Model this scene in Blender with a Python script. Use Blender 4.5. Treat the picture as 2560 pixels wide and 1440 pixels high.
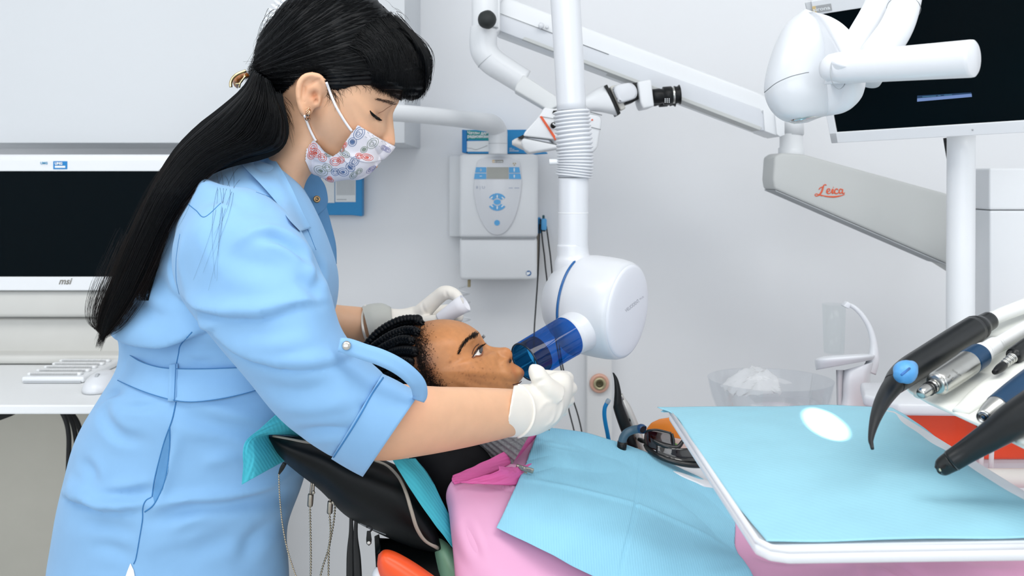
import bpy, bmesh, math, random
import numpy as np
from mathutils import Vector, Matrix
from mathutils.bvhtree import BVHTree

for o in list(bpy.data.objects):
    bpy.data.objects.remove(o)
SC = bpy.context.scene
COL = SC.collection
random.seed(7)
RNG = np.random.default_rng(7)

# ------------------------------------------------------------------ camera
F = 2276.0            # focal length in pixels of the 2560 x 1440 frame
CZ = 1.2              # camera height
HV = 440.0            # row of the horizon
cam_d = bpy.data.cameras.new('camera')
cam = bpy.data.objects.new('camera', cam_d)
COL.objects.link(cam)
cam.location = (0, 0, CZ)
cam.rotation_euler = (math.pi / 2, 0, 0)
cam_d.sensor_width = 36.0
cam_d.lens = F * 36.0 / 2560.0
cam_d.shift_y = -(720 - HV) / 2560.0
cam_d.clip_start = 0.02
cam_d.dof.use_dof = True
cam_d.dof.focus_distance = 1.2
cam_d.dof.aperture_fstop = 9.0
SC.camera = cam

# ------------------------------------------------------------------ light
w = bpy.data.worlds.new('world')
SC.world = w
w.use_nodes = True
w.node_tree.nodes['Background'].inputs[0].default_value = (0.86, 0.93, 1.0, 1)
w.node_tree.nodes['Background'].inputs[1].default_value = 1.0

def area(name, loc, target, sx, sy, power, col=(1, 1, 1)):
    l = bpy.data.lights.new(name, 'AREA')
    l.shape = 'RECTANGLE'
    l.size = sx
    l.size_y = sy
    l.energy = power
    l.color = col
    o = bpy.data.objects.new(name, l)
    COL.objects.link(o)
    o.location = loc
    d = Vector(target) - Vector(loc)
    o.rotation_euler = d.to_track_quat('-Z', 'Y').to_euler()
    return o

# daylight entering by the window in the wall behind the camera, and two ceiling light panels
area('window_daylight', (-0.3, -1.72, 1.75), (0.0, 1.2, 1.15), 2.9, 1.7, 36, (0.94, 0.97, 1.0))
area('ceiling_panel_light', (-0.95, 0.4, 2.66), (-0.95, 0.4, 0), 1.5, 0.9, 20, (1.0, 0.985, 0.96))
area('ceiling_panel_light.001', (0.95, 0.4, 2.66), (0.95, 0.4, 0), 1.5, 0.9, 20, (1.0, 0.985, 0.96))

SC.view_settings.view_transform = 'Standard'
SC.view_settings.look = 'None'
SC.view_settings.gamma = 1.0
SC.view_settings.use_curve_mapping = False
SC.view_settings.exposure = 0.0

# ------------------------------------------------------------------ helpers
CAM = Vector((0, 0, CZ))

def P(u, v, d):
    return Vector(((u - 1280.0) / F * d, d, CZ - (v - HV) / F * d))

def px(p):
    return (1280.0 + p[0] / p[1] * F, HV + (CZ - p[2]) / p[1] * F)

def lin(c):
    out = []
    for x in c:
        x = x / 255.0
        out.append(x / 12.92 if x <= 0.04045 else ((x + 0.055) / 1.055) ** 2.4)
    return out

MATS = {}

def mat(name, rgb, rough=0.5, metal=0.0, var=0.03, vscale=12.0, bump=0.0, bscale=200.0,
        coat=0.0, sheen=0.0, sss=0.0, spec=0.5, wave=None, vcol=False, sss_rad=(1, .4, .2), trans=0.0, alpha=1.0):
    """procedural principled material: base colour broken up by noise, optional bump"""
    if name in MATS:
        return MATS[name]
    m = bpy.data.materials.new(name)
    MATS[name] = m
    m.use_nodes = True
    nt = m.node_tree
    b = nt.nodes['Principled BSDF']
    c = lin(rgb)
    tc = nt.nodes.new('ShaderNodeTexCoord')
    n = nt.nodes.new('ShaderNodeTexNoise')
    n.inputs['Scale'].default_value = vscale
    n.inputs['Detail'].default_value = 3
    nt.links.new(tc.outputs['Object'], n.inputs['Vector'])
    r = nt.nodes.new('ShaderNodeValToRGB')
    r.color_ramp.elements[0].position = 0.3
    r.color_ramp.elements[1].position = 0.7
    r.color_ramp.elements[0].color = (*[max(0, x * (1 - var)) for x in c], 1)
    r.color_ramp.elements[1].color = (*[min(1, x * (1 + var)) for x in c], 1)
    nt.links.new(n.outputs['Fac'], r.inputs['Fac'])
    if vcol:
        at = nt.nodes.new('ShaderNodeAttribute')
        at.attribute_name = 'tint'
        mx = nt.nodes.new('ShaderNodeMix')
        mx.data_type = 'RGBA'
        mx.blend_type = 'MULTIPLY'
        mx.inputs['Factor'].default_value = 1.0
        nt.links.new(r.outputs['Color'], mx.inputs['A'])
        nt.links.new(at.outputs['Color'], mx.inputs['B'])
        nt.links.new(mx.outputs['Result'], b.inputs['Base Color'])
    else:
        nt.links.new(r.outputs['Color'], b.inputs['Base Color'])
    b.inputs['Roughness'].default_value = rough
    b.inputs['Metallic'].default_value = metal
    b.inputs['Specular IOR Level'].default_value = spec
    b.inputs['Coat Weight'].default_value = coat
    b.inputs['Coat Roughness'].default_value = 0.08
    b.inputs['Sheen Weight'].default_value = sheen
    b.inputs['Transmission Weight'].default_value = trans
    b.inputs['Alpha'].default_value = alpha
    if sss:
        b.inputs['Subsurface Weight'].default_value = sss
        b.inputs['Subsurface Radius'].default_value = sss_rad
        b.inputs['Subsurface Scale'].default_value = 0.006
    if bump or wave:
        bp = nt.nodes.new('ShaderNodeBump')
        bp.inputs['Strength'].default_value = bump
        bp.inputs['Distance'].default_value = 0.001
        if wave:
            wv = nt.nodes.new('ShaderNodeTexWave')
            wv.wave_type = 'BANDS'
            wv.bands_direction = wave[0]
            wv.inputs['Scale'].default_value = wave[1]
            wv.inputs['Distortion'].default_value = wave[2]
            wv.inputs['Detail Scale'].default_value = 3.0
            nt.links.new(tc.outputs['Object'], wv.inputs['Vector'])
            nt.links.new(wv.outputs['Fac'], bp.inputs['Height'])
        else:
            n2 = nt.nodes.new('ShaderNodeTexNoise')
            n2.inputs['Scale'].default_value = bscale
            n2.inputs['Detail'].default_value = 4
            nt.links.new(tc.outputs['Object'], n2.inputs['Vector'])
            nt.links.new(n2.outputs['Fac'], bp.inputs['Height'])
        nt.links.new(bp.outputs['Normal'], b.inputs['Normal'])
    return m

def glassy(name, rgb, tint=0.9, gloss=0.12, rough=0.05, fk=0.55):
    """clear plastic or glass: tinted transparency under a fresnel gloss"""
    if name in MATS:
        return MATS[name]
    m = bpy.data.materials.new(name)
    MATS[name] = m
    m.use_nodes = True
    nt = m.node_tree
    for nd in list(nt.nodes):
        if nd.type == 'BSDF_PRINCIPLED':
            nt.nodes.remove(nd)
    out = nt.nodes['Material Output']
    tr = nt.nodes.new('ShaderNodeBsdfTransparent')
    tr.inputs[0].default_value = (*[x * tint for x in lin(rgb)], 1)
    gl = nt.nodes.new('ShaderNodeBsdfGlossy')
    gl.inputs['Roughness'].default_value = rough
    fr = nt.nodes.new('ShaderNodeLayerWeight')
    fr.inputs['Blend'].default_value = 0.35
    ml = nt.nodes.new('ShaderNodeMath')
    ml.operation = 'MULTIPLY_ADD'
    ml.inputs[1].default_value = fk
    ml.inputs[2].default_value = gloss * 0.4
    nt.links.new(fr.outputs['Fresnel'], ml.inputs[0])
    mx = nt.nodes.new('ShaderNodeMixShader')
    nt.links.new(ml.outputs[0], mx.inputs[0])
    nt.links.new(tr.outputs[0], mx.inputs[1])
    nt.links.new(gl.outputs[0], mx.inputs[2])
    nt.links.new(mx.outputs[0], out.inputs['Surface'])
    return m

def ob(name, vf, material, parent=None, smooth=True, kind=None, label=None, cat=None, group=None):
    verts, faces = vf[0], vf[1]
    me = bpy.data.meshes.new(name)
    me.from_pydata([tuple(v) for v in verts], [], [tuple(int(i) for i in f) for f in faces])
    me.validate()
    me.update()
    if smooth:
        me.polygons.foreach_set('use_smooth', [True] * len(me.polygons))
    o = bpy.data.objects.new(name, me)
    COL.objects.link(o)
    if material:
        me.materials.append(material)
    if parent:
        o.parent = parent
        o.matrix_parent_inverse = Matrix.Translation(parent.location).inverted()
    tag(o, label, cat, group, kind)
    return o

def tag(o, label=None, cat=None, group=None, kind=None):
    if label:
        o['label'] = label
    if cat:
        o['category'] = cat
    if group:
        o['group'] = group
    if kind:
        o['kind'] = kind
    return o

def thing(name, loc, label, cat, group=None, kind=None):
    o = bpy.data.objects.new(name, None)
    COL.objects.link(o)
    o.location = loc
    o.empty_display_size = 0.05
    tag(o, label, cat, group, kind)
    return o

def cr(pts, n, closed=False):
    """Catmull-Rom resample of an array of points of any dimension"""
    p = np.asarray(pts, float)
    m = len(p)
    if m == 2 and not closed:
        t = np.linspace(0, 1, n)[:, None]
        return p[0] * (1 - t) + p[1] * t
    if closed:
        t = np.arange(n) / n * m
    else:
        t = np.linspace(0, m - 1, n)
    i = np.floor(t).astype(int)
    if not closed:
        i = np.clip(i, 0, m - 2)
    f = (t - i)[:, None]
    def g(k):
        if closed:
            return p[k % m]
        kk = np.clip(k, 0, m - 1)
        q = p[kk].copy()
        lo = k < 0
        hi = k > m - 1
        q[lo] = 2 * p[0] - p[1]
        q[hi] = 2 * p[-1] - p[-2]
        return q
    p0, p1, p2, p3 = g(i - 1), g(i), g(i + 1), g(i + 2)
    return 0.5 * ((2 * p1) + (p2 - p0) * f + (2 * p0 - 5 * p1 + 4 * p2 - p3) * f ** 2 + (3 * p1 - p0 - 3 * p2 + p3) * f ** 3)

def merge(*vfs):
    V, Fc = [], []
    for v, f in vfs:
        k = len(V)
        V.extend([tuple(x) for x in v])
        Fc.extend([tuple(i + k for i in q) for q in f])
    return V, Fc

def rings(R, caps=True, closed_ring=True):
    """R: array (n, m, 3) -> verts, quads"""
    R = np.asarray(R)
    n, m = R.shape[0], R.shape[1]
    V = R.reshape(-1, 3)
    Fc = []
    mm = m if closed_ring else m - 1
    for i in range(n - 1):
        for j in range(mm):
            k = (j + 1) % m
            Fc.append((i * m + j, i * m + k, (i + 1) * m + k, (i + 1) * m + j))
    V = [tuple(x) for x in V]
    if caps and closed_ring:
        a = len(V)
        V.append(tuple(R[0].mean(0)))
        V.append(tuple(R[-1].mean(0)))
        for j in range(m):
            k = (j + 1) % m
            Fc.append((a, k, j))
            Fc.append((a + 1, (n - 1) * m + j, (n - 1) * m + k))
    return V, Fc

def loft(secs, n=40, m=48, caps=True, p=2.0, dome=0.0):
    """secs: (uA,vA,uB,vB,depth,half thickness in metres); the ring's second axis runs along the line of sight"""
    S = cr(secs, n)
    th = np.linspace(0, 2 * math.pi, m, endpoint=False)
    c, s = np.cos(th), np.sin(th)
    c = np.sign(c) * np.abs(c) ** (2.0 / p)
    s = np.sign(s) * np.abs(s) ** (2.0 / p)
    R = []
    for q in S:
        A = np.array(P(q[0], q[1], q[4]))
        B = np.array(P(q[2], q[3], q[4]))
        C = (A + B) / 2
        W = C - np.array(CAM)
        W = W / np.linalg.norm(W) * max(q[5], 0.0005)
        H = (B - A) / 2
        R.append(C + c[:, None] * H + s[:, None] * W)
    return rings(np.array(R), caps)

def frames(pts):
    pts = np.asarray(pts, float)
    T = np.gradient(pts, axis=0)
    T /= np.linalg.norm(T, axis=1)[:, None] + 1e-12
    up = np.array([0, 0, 1.0])
    if abs(T[0] @ up) > 0.95:
        up = np.array([1.0, 0, 0])
    N = [up - T[0] * (up @ T[0])]
    N[0] /= np.linalg.norm(N[0])
    for i in range(1, len(pts)):
        v = N[-1] - T[i] * (N[-1] @ T[i])
        N.append(v / (np.linalg.norm(v) + 1e-12))
    N = np.array(N)
    B = np.cross(T, N)
    return T, N, B

def tube(pts, rad, sides=16, n=None, caps=True, flat=None):
    """round (or flattened) tube through 3D points"""
    pts = np.asarray([tuple(q) for q in pts], float)
    rad = np.atleast_1d(np.asarray(rad, float))
    if len(rad) == 1:
        rad = np.repeat(rad, len(pts))
    if n:
        Q = cr(np.hstack([pts, rad[:, None]]), n)
        pts, rad = Q[:, :3], np.maximum(Q[:, 3], 1e-5)
    T, N, B = frames(pts)
    th = np.linspace(0, 2 * math.pi, sides, endpoint=False)
    k = 1.0 if flat is None else flat
    R = pts[:, None, :] + rad[:, None, None] * (np.cos(th)[None, :, None] * N[:, None, :] + k * np.sin(th)[None, :, None] * B[:, None, :])
    return rings(R, caps)

def ribbon(pts, wid, thick=0.0015, normal=None, n=None):
    """flat band through 3D points, wid = full width; normal = preferred face normal(s)"""
    pts = np.asarray([tuple(q) for q in pts], float)
    if n:
        pts = cr(pts, n)
    T = np.gradient(pts, axis=0)
    T /= np.linalg.norm(T, axis=1)[:, None] + 1e-12
    nn = np.asarray(normal, float)
    if nn.ndim == 1:
        nn = np.repeat(nn[None], len(pts), 0)
    elif n:
        nn = cr(nn, n)
    S = np.cross(T, nn)
    S /= np.linalg.norm(S, axis=1)[:, None] + 1e-12
    nn = np.cross(S, T)
    wid = np.atleast_1d(np.asarray(wid, float))
    wid = np.repeat(wid, len(pts)) if len(wid) == 1 else cr(wid[:, None], len(pts))[:, 0]
    R = []
    for a, b in ((-1, -1), (-0.33, -1), (0.33, -1), (1, -1), (1, 1), (0.33, 1), (-0.33, 1), (-1, 1)):
        R.append(pts + a * wid[:, None] / 2 * S + b * thick / 2 * nn)
    return rings(np.stack(R, 1), True)

def lathe(profile, origin, axis, sides=48, ref=(0, 0, 1), caps=True):
    """profile: list of (radius, distance along axis)"""
    ax = Vector(axis).normalized()
    r = Vector(ref)
    a = (r - ax * r.dot(ax))
    if a.length < 1e-4:
        a = Vector((1, 0, 0)) - ax * ax.x
    a.normalize()
    b = ax.cross(a)
    o = Vector(origin)
    th = np.linspace(0, 2 * math.pi, sides, endpoint=False)
    R = np.array([[tuple(o + ax * s + (a * math.cos(t) + b * math.sin(t)) * max(rr, 1e-5)) for t in th] for rr, s in profile])
    return rings(R, caps)

def box(c, s, bev=0.0, rot=None, seg=3):
    """box of centre c and size s with rounded edges"""
    bm = bmesh.new()
    bmesh.ops.create_cube(bm, size=1.0)
    for v in bm.verts:
        v.co = Vector((v.co.x * s[0], v.co.y * s[1], v.co.z * s[2]))
    if bev:
        bmesh.ops.bevel(bm, geom=bm.edges[:], offset=bev, segments=seg, affect='EDGES', profile=0.5)
    M = Matrix.Translation(Vector(c))
    if rot is not None:
        M = M @ (rot.to_4x4() if isinstance(rot, Matrix) else rot)
    bm.transform(M)
    bm.verts.index_update()
    V = [tuple(v.co) for v in bm.verts]
    Fc = [tuple(v.index for v in f.verts) for f in bm.faces]
    bm.free()
    return V, Fc

def prism(poly, thick, bev=0.0, seg=2):
    """poly: 3D points of a planar polygon (front face); extruded by vector thick"""
    t = Vector(thick)
    bm = bmesh.new()
    vs = [bm.verts.new(tuple(q)) for q in poly]
    f = bm.faces.new(vs)
    r = bmesh.ops.extrude_face_region(bm, geom=[f])
    for e in r['geom']:
        if isinstance(e, bmesh.types.BMVert):
            e.co += t
    bmesh.ops.recalc_face_normals(bm, faces=bm.faces[:])
    if bev:
        bmesh.ops.bevel(bm, geom=bm.edges[:], offset=bev, segments=seg, affect='EDGES', profile=0.5)
    bm.verts.index_update()
    V = [tuple(v.co) for v in bm.verts]
    Fc = [tuple(v.index for v in g.verts) for g in bm.faces]
    bm.free()
    return V, Fc

def pp(pts, d, *a, **k):
    """list of pixel points -> 3D at one depth"""
    return [P(u, v, d) for u, v in pts]

def evald(o):
    dg = bpy.context.evaluated_depsgraph_get()
    me = bpy.data.meshes.new_from_object(o.evaluated_get(dg))
    V = np.empty(len(me.vertices) * 3)
    me.vertices.foreach_get('co', V)
    Fc = [tuple(p.vertices) for p in me.polygons]
    bpy.data.meshes.remove(me)
    return V.reshape(-1, 3), Fc

def remesh(vfs, voxel, smooth=2, factor=0.5):
    """weld overlapping closed shapes into one continuous surface"""
    me = bpy.data.meshes.new('tmp')
    V, Fc = merge(*vfs)
    me.from_pydata(V, [], Fc)
    bm = bmesh.new()
    bm.from_mesh(me)
    bmesh.ops.recalc_face_normals(bm, faces=bm.faces[:])
    bm.to_mesh(me)
    bm.free()
    o = bpy.data.objects.new('tmp', me)
    COL.objects.link(o)
    r = o.modifiers.new('r', 'REMESH')
    r.mode = 'VOXEL'
    r.voxel_size = voxel
    if smooth:
        s = o.modifiers.new('s', 'SMOOTH')
        s.iterations = smooth
        s.factor = factor
    out = evald(o)
    bpy.data.objects.remove(o)
    bpy.data.meshes.remove(me)
    return out

def vnormals(V, Fc):
    V = np.asarray(V)
    q = np.array([f if len(f) == 4 else (f[0], f[1], f[2], f[2]) for f in Fc])
    n = np.cross(V[q[:, 2]] - V[q[:, 0]], V[q[:, 3]] - V[q[:, 1]])
    tri = q[:, 2] == q[:, 3]
    if tri.any():
        n[tri] = np.cross(V[q[tri, 1]] - V[q[tri, 0]], V[q[tri, 2]] - V[q[tri, 0]])
    N = np.zeros_like(V)
    for k in range(4):
        np.add.at(N, q[:, k], n)
    return N / (np.linalg.norm(N, axis=1)[:, None] + 1e-12)

def relax(V, Fc, it=2, fac=0.5):
    V = np.array(V)
    q = np.array([f if len(f) == 4 else (f[0], f[1], f[2], f[2]) for f in Fc])
    e = np.vstack([q[:, [0, 1]], q[:, [1, 2]], q[:, [2, 3]], q[:, [3, 0]]])
    e = e[e[:, 0] != e[:, 1]]
    cnt = np.bincount(np.concatenate([e[:, 0], e[:, 1]]), minlength=len(V)).astype(float)
    for _ in range(it):
        S = np.stack([np.bincount(np.concatenate([e[:, 0], e[:, 1]]), weights=np.concatenate([V[e[:, 1], k], V[e[:, 0], k]]), minlength=len(V)) for k in range(3)], 1)
        V = V * (1 - fac) + fac * S / np.maximum(cnt, 1)[:, None]
    return V

def pxs(V):
    V = np.asarray(V)
    return np.stack([1280 + V[:, 0] / V[:, 1] * F, HV + (CZ - V[:, 2]) / V[:, 1] * F], 1)

def polydist(Q, line):
    """distance of pixels Q to a polyline, signed side, and position along it"""
    L = np.asarray(line, float)
    best = np.full(len(Q), 1e9)
    side = np.zeros(len(Q))
    pos = np.zeros(len(Q))
    seg = np.linalg.norm(np.diff(L, axis=0), axis=1)
    cum = np.concatenate([[0], np.cumsum(seg)])
    for i in range(len(L) - 1):
        a, b = L[i], L[i + 1]
        d = b - a
        t = np.clip(((Q - a) @ d) / (d @ d), 0, 1)
        r = Q - (a + t[:, None] * d)
        dist = np.hypot(r[:, 0], r[:, 1])
        m = dist < best
        best[m] = dist[m]
        side[m] = np.sign(d[0] * r[m, 1] - d[1] * r[m, 0])
        pos[m] = (cum[i] + t[m] * seg[i]) / cum[-1]
    return best, side, pos

def creases(V, Fc, lines, facing=0.05):
    """fold cloth along pixel polylines on the side turned to the room: (line, width px, depth m, kind)
    kind 'v' valley, 'r' ridge, 's' step: overhang on the left-hand side of the line"""
    V = np.array(V)
    N = vnormals(V, Fc)
    Q = pxs(V)
    view = V - np.array(CAM)
    view /= np.linalg.norm(view, axis=1)[:, None]
    fac = np.clip(-(N * view).sum(1) / 0.3, 0, 1)
    D = np.zeros(len(V))
    for line, wd, dp, kind in lines:
        L = cr(line, max(12, 5 * len(line)))
        dist, side, pos = polydist(Q, L)
        env = np.sin(np.clip(pos, 0.02, 0.98) * math.pi) ** 0.6
        if kind == 'v':
            D -= dp * env * np.exp(-(dist / wd) ** 2) - 0.35 * dp * env * np.exp(-((dist - 2.0 * wd) / wd) ** 2)
        elif kind == 'r':
            D += dp * env * np.exp(-(dist / wd) ** 2)
        else:
            sd = dist * side
            D += dp * env * np.where(sd < 0, np.exp(-(sd / (2.2 * wd)) ** 2), -np.exp(-(sd / (0.8 * wd)) ** 2) * 0.9 * np.tanh(sd / 3.0) + np.exp(-(sd / 2.0) ** 2))
    return V + N * (D * fac)[:, None]

def bvh(V, Fc):
    return BVHTree.FromPolygons([Vector(v) for v in V], [tuple(f) for f in Fc])

def hit(tree, u, v, off=0.0, default=None):
    d = (P(u, v, 1.0) - CAM).normalized()
    h = tree.ray_cast(CAM, d)
    if h[0] is None:
        return None if default is None else P(u, v, default)
    return h[0] - d * off

def decal(tree, poly, off=0.0006, step=6.0, bulge=0.0, default=None):
    """sheet lying on a surface, its outline given in pixels"""
    from mathutils.geometry import tessellate_polygon
    poly = [Vector((x, y)) for x, y in poly]
    bm = bmesh.new()
    vs = [bm.verts.new((q.x, q.y, 0)) for q in poly]
    f = bm.faces.new(vs)
    bmesh.ops.triangulate(bm, faces=[f])
    for _ in range(6):
        ed = [e for e in bm.edges if e.calc_length() > step]
        if not ed:
            break
        bmesh.ops.subdivide_edges(bm, edges=ed, cuts=1, use_grid_fill=False)
        bmesh.ops.triangulate(bm, faces=bm.faces[:])
    bm.verts.index_update()
    Q = np.array([(v.co.x, v.co.y) for v in bm.verts])
    edge = polydist(Q, np.array([(q.x, q.y) for q in poly] + [(poly[0].x, poly[0].y)]))[0]
    mx = edge.max() + 1e-6
    H = [hit(tree, u, v, off + bulge * (1 - (1 - e / mx) ** 2)) for (u, v), e in zip(Q, edge)]
    ok = np.array([i for i, h in enumerate(H) if h is not None], int)
    V = []
    for i, h in enumerate(H):
        if h is None:
            d = default or 1.2
            if len(ok):
                d = H[ok[np.argmin(((Q[ok] - Q[i]) ** 2).sum(1))]].y
            h = P(Q[i, 0], Q[i, 1], d)
        V.append(tuple(h))
    Fc = [tuple(v.index for v in g.verts) for g in bm.faces]
    bm.free()
    return V, Fc

def ellipse(cx, cy, a, b, rot=0, n=24, a0=0, a1=360):
    r = math.radians(rot)
    out = []
    for i in range(n):
        t = math.radians(a0 + (a1 - a0) * i / (n if a1 - a0 == 360 else n - 1))
        x, y = a * math.cos(t), b * math.sin(t)
        out.append((cx + x * math.cos(r) - y * math.sin(r), cy + x * math.sin(r) + y * math.cos(r)))
    return out

def text_mesh(s, size=1.0, shear=0.0, bold=0.0, extrude=0.0, spacing=1.0):
    c = bpy.data.curves.new('t', 'FONT')
    c.body = s
    c.size = size
    c.shear = shear
    c.offset = bold
    c.extrude = extrude
    c.space_character = spacing
    c.resolution_u = 3
    o = bpy.data.objects.new('t', c)
    COL.objects.link(o)
    V, Fc = evald(o)
    bpy.data.objects.remove(o)
    bpy.data.curves.remove(c)
    return V, Fc

def text_on(s, origin, xdir, ydir, width, height=None, lift=0.0004, **k):
    """lettering laid on a plane: lower-left corner, reading direction, up direction, total width"""
    V, Fc = text_mesh(s, **k)
    if len(V) == 0:
        return [], []
    lo, hi = V.min(0), V.max(0)
    sc = width / (hi[0] - lo[0])
    sy = sc if height is None else height / (hi[1] - lo[1])
    xd, yd = Vector(xdir).normalized(), Vector(ydir).normalized()
    nd = xd.cross(yd)
    o = Vector(origin)
    return [tuple(o + xd * ((v[0] - lo[0]) * sc) + yd * ((v[1] - lo[1]) * sy) + nd * (lift + v[2] * sc)) for v in V], Fc

def text_decal(s, tree, u0, v0, du, dv, hgt, off=0.0004, **k):
    """lettering projected on a curved surface: baseline start, baseline vector, cap height (pixels)"""
    V, Fc = text_mesh(s, **k)
    lo, hi = V.min(0), V.max(0)
    L = math.hypot(du, dv)
    nx, ny = dv / L, -du / L
    out = []
    for p in V:
        a = (p[0] - lo[0]) / (hi[0] - lo[0])
        b = (p[1] - lo[1]) / (hi[1] - lo[1]) * hgt
        q = hit(tree, u0 + du * a + nx * b, v0 + dv * a + ny * b, off, 1.0)
        out.append(tuple(q))
    return out, Fc
# ================================================================== setting
WALL = 2.45
m_wall = mat('wall_paint', (242, 244, 247), 0.85, var=0.008, vscale=2.5, bump=0.03, bscale=350, spec=0.2)
m_floor = mat('floor_vinyl', (205, 206, 204), 0.5, var=0.04, vscale=6)
m_ceil = mat('ceiling_paint', (240, 240, 240), 0.9, var=0.01)
m_white = mat('white_plastic', (232, 235, 238), 0.35, var=0.008, vscale=5, spec=0.5)
m_white_g = mat('white_gloss_plastic', (222, 225, 230), 0.3, var=0.006, vscale=4, coat=0.15)
m_cab = mat('white_laminate', (236, 238, 239), 0.45, var=0.008, vscale=3)
m_beige = mat('beige_grey_enamel', (196, 199, 198), 0.5, var=0.015, vscale=4)
m_seam = mat('seam_grey', (120, 124, 128), 0.7, var=0.02)
m_seam_l = mat('seam_pale', (178, 182, 186), 0.7, var=0.02)
m_black = mat('black_plastic', (10, 13, 15), 0.4, var=0.1, vscale=30, spec=0.3)
m_rubber = mat('black_rubber', (20, 22, 24), 0.55, var=0.1, vscale=30)
m_screen = mat('dark_screen', (2, 10, 15), 0.25, var=0.05, vscale=2, spec=0.06)
m_steel = mat('brushed_steel', (196, 196, 192), 0.28, 1.0, var=0.04, vscale=60)
m_blue = mat('sky_blue_card', (0, 140, 205), 0.45, var=0.02)
m_bluekey = mat('key_blue', (88, 170, 226), 0.45, var=0.02)
m_orange = mat('leica_orange', (228, 92, 48), 0.5, var=0.02)

def wallbox(name, x0, x1, y0, y1, z0, z1, m, bev=0):
    return ob(name, box(((x0 + x1) / 2, (y0 + y1) / 2, (z0 + z1) / 2), (x1 - x0, y1 - y0, z1 - z0), bev), m, smooth=False, kind='structure')

wallbox('floor', -2.3, 2.3, -1.9, 2.6, -0.1, 0.0, m_floor)
wallbox('ceiling', -2.3, 2.3, -1.9, 2.6, 2.7, 2.8, m_ceil)
wallbox('wall_back', -2.3, 2.3, WALL, 2.6, 0.0, 2.7, m_wall)
wallbox('wall_left', -2.4, -2.3, -1.9, 2.6, 0.0, 2.7, m_wall)
wallbox('wall_right', 2.3, 2.4, -1.9, 2.6, 0.0, 2.7, m_wall)
# wall behind the photographer, with its window
V, Fc = merge(box((-2.05, -1.95, 1.35), (0.5, 0.1, 2.7)), box((1.75, -1.95, 1.35), (1.1, 0.1, 2.7)),
              box((-0.3, -1.95, 0.425), (3.0, 0.1, 0.85)), box((-0.3, -1.95, 2.675), (3.0, 0.1, 0.05)))
ob('wall_front', (V, Fc), m_wall, smooth=False, kind='structure')
wf = merge(*[box((x, -1.93, 1.75), (0.06, 0.06, 1.8), 0.008) for x in (-1.77, -0.3, 1.17)],
           *[box((-0.3, -1.93, z), (3.0, 0.06, 0.06), 0.008) for z in (0.88, 2.62)])
ob('window_1', wf, m_white, kind='structure', smooth=False)
wallbox('baseboard_back', -2.3, 2.3, WALL - 0.012, WALL, 0.0, 0.08, m_white)

for i, x in enumerate((-0.95, 0.95)):
    t = thing('ceiling_lamp', (x, 0.4, 2.7), 'white panel lamp on the ceiling %s' % ('above the standing person' if i == 0 else 'above the instrument tray'), 'lamp', 'ceiling lamps')
    ob('frame', merge(box((x, -0.06, 2.685), (1.56, 0.02, 0.03), 0.003), box((x, 0.86, 2.685), (1.56, 0.02, 0.03), 0.003),
                      box((x - 0.77, 0.4, 2.685), (0.02, 0.9, 0.03), 0.003), box((x + 0.77, 0.4, 2.685), (0.02, 0.9, 0.03), 0.003)), m_white, t, False)
    ob('diffuser', box((x, 0.4, 2.69), (1.52, 0.9, 0.012), 0.002), m_ceil, t, False)

# vertical service duct on the back wall with its round socket
xs0, xs1 = (1467 - 1280) / F * 2.41, (1530 - 1280) / F * 2.41
ob('trim_1', box(((xs0 + xs1) / 2, 2.43, 0.39), (xs1 - xs0, 0.04, 0.78), 0.004), m_cab, smooth=False, kind='structure')
m_brass = mat('aged_brass', (196, 186, 150), 0.35, 0.7, var=0.08, vscale=40)
m_rose = mat('rose_ring', (226, 178, 158), 0.45, 0.2, var=0.06, vscale=40)
c = P(1498, 957, 2.408)
so = thing('wall_socket', c, 'round brass and rose wall socket below the x-ray head', 'socket')
ob('rim', lathe([(0.0, 0.0), (0.0245, 0.0), (0.026, 0.006), (0.024, 0.010), (0.020, 0.012), (0.017, 0.010)], c, (0, -1, 0), 40), m_rose, so)
ob('ring', lathe([(0.0, 0.009), (0.0165, 0.009), (0.0165, 0.014), (0.012, 0.016), (0.010, 0.013)], c, (0, -1, 0), 40), m_brass, so)
ob('hole', lathe([(0.0, 0.0125), (0.0095, 0.0125), (0.0085, 0.015), (0.006, 0.0135), (0.0, 0.0135)], c, (0, -1, 0), 32), mat('dark_brass', (92, 86, 62), 0.4, 0.6, var=0.1), so)

# ------------------------------------------------------------------ wall cupboard and desk on the left
zc = CZ + 80 / F * 2.1
m_cup = mat('cupboard_laminate', (212, 216, 220), 0.5, var=0.008, vscale=3)
wc = thing('wall_cupboard', (-1.0, 2.45, zc), 'white wall cupboard above the desk monitor', 'cupboard')
x1 = (1013 - 1280) / F * 2.1
ob('body', box(((x1 - 1.9) / 2, 2.285, zc + 0.45), (x1 + 1.9, 0.33, 0.9), 0.002), m_cup, wc, False)
for i in range(1):
    wdt = (x1 + 1.9)
    ob('door', box((-1.9 + wdt * (i + 0.5), 2.11, zc + 0.452), (wdt - 0.002, 0.018, 0.9), 0.002), m_cup, wc, False)

DZ = 0.786
dk = thing('desk', (-1.0, 2.0, 0), 'white desk with the computer keyboard, behind the standing person', 'desk')
ob('worktop', box((-1.30, 2.045, DZ - 0.0085), (1.36, 0.80, 0.017), 0.003), m_cab, dk, False)
ob('back_panel', box((-1.30, 2.38, 0.40), (1.28, 0.02, 0.74), 0.002), mat('cream_laminate', (214, 211, 200), 0.6, var=0.02), dk, False)
ob('side_panel', box((-1.9, 2.02, 0.385), (0.02, 0.7, 0.765), 0.002), m_cab, dk, False)
ob('side_panel', box((-0.66, 2.02, 0.385), (0.02, 0.7, 0.765), 0.002), m_cab, dk, False)
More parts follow.
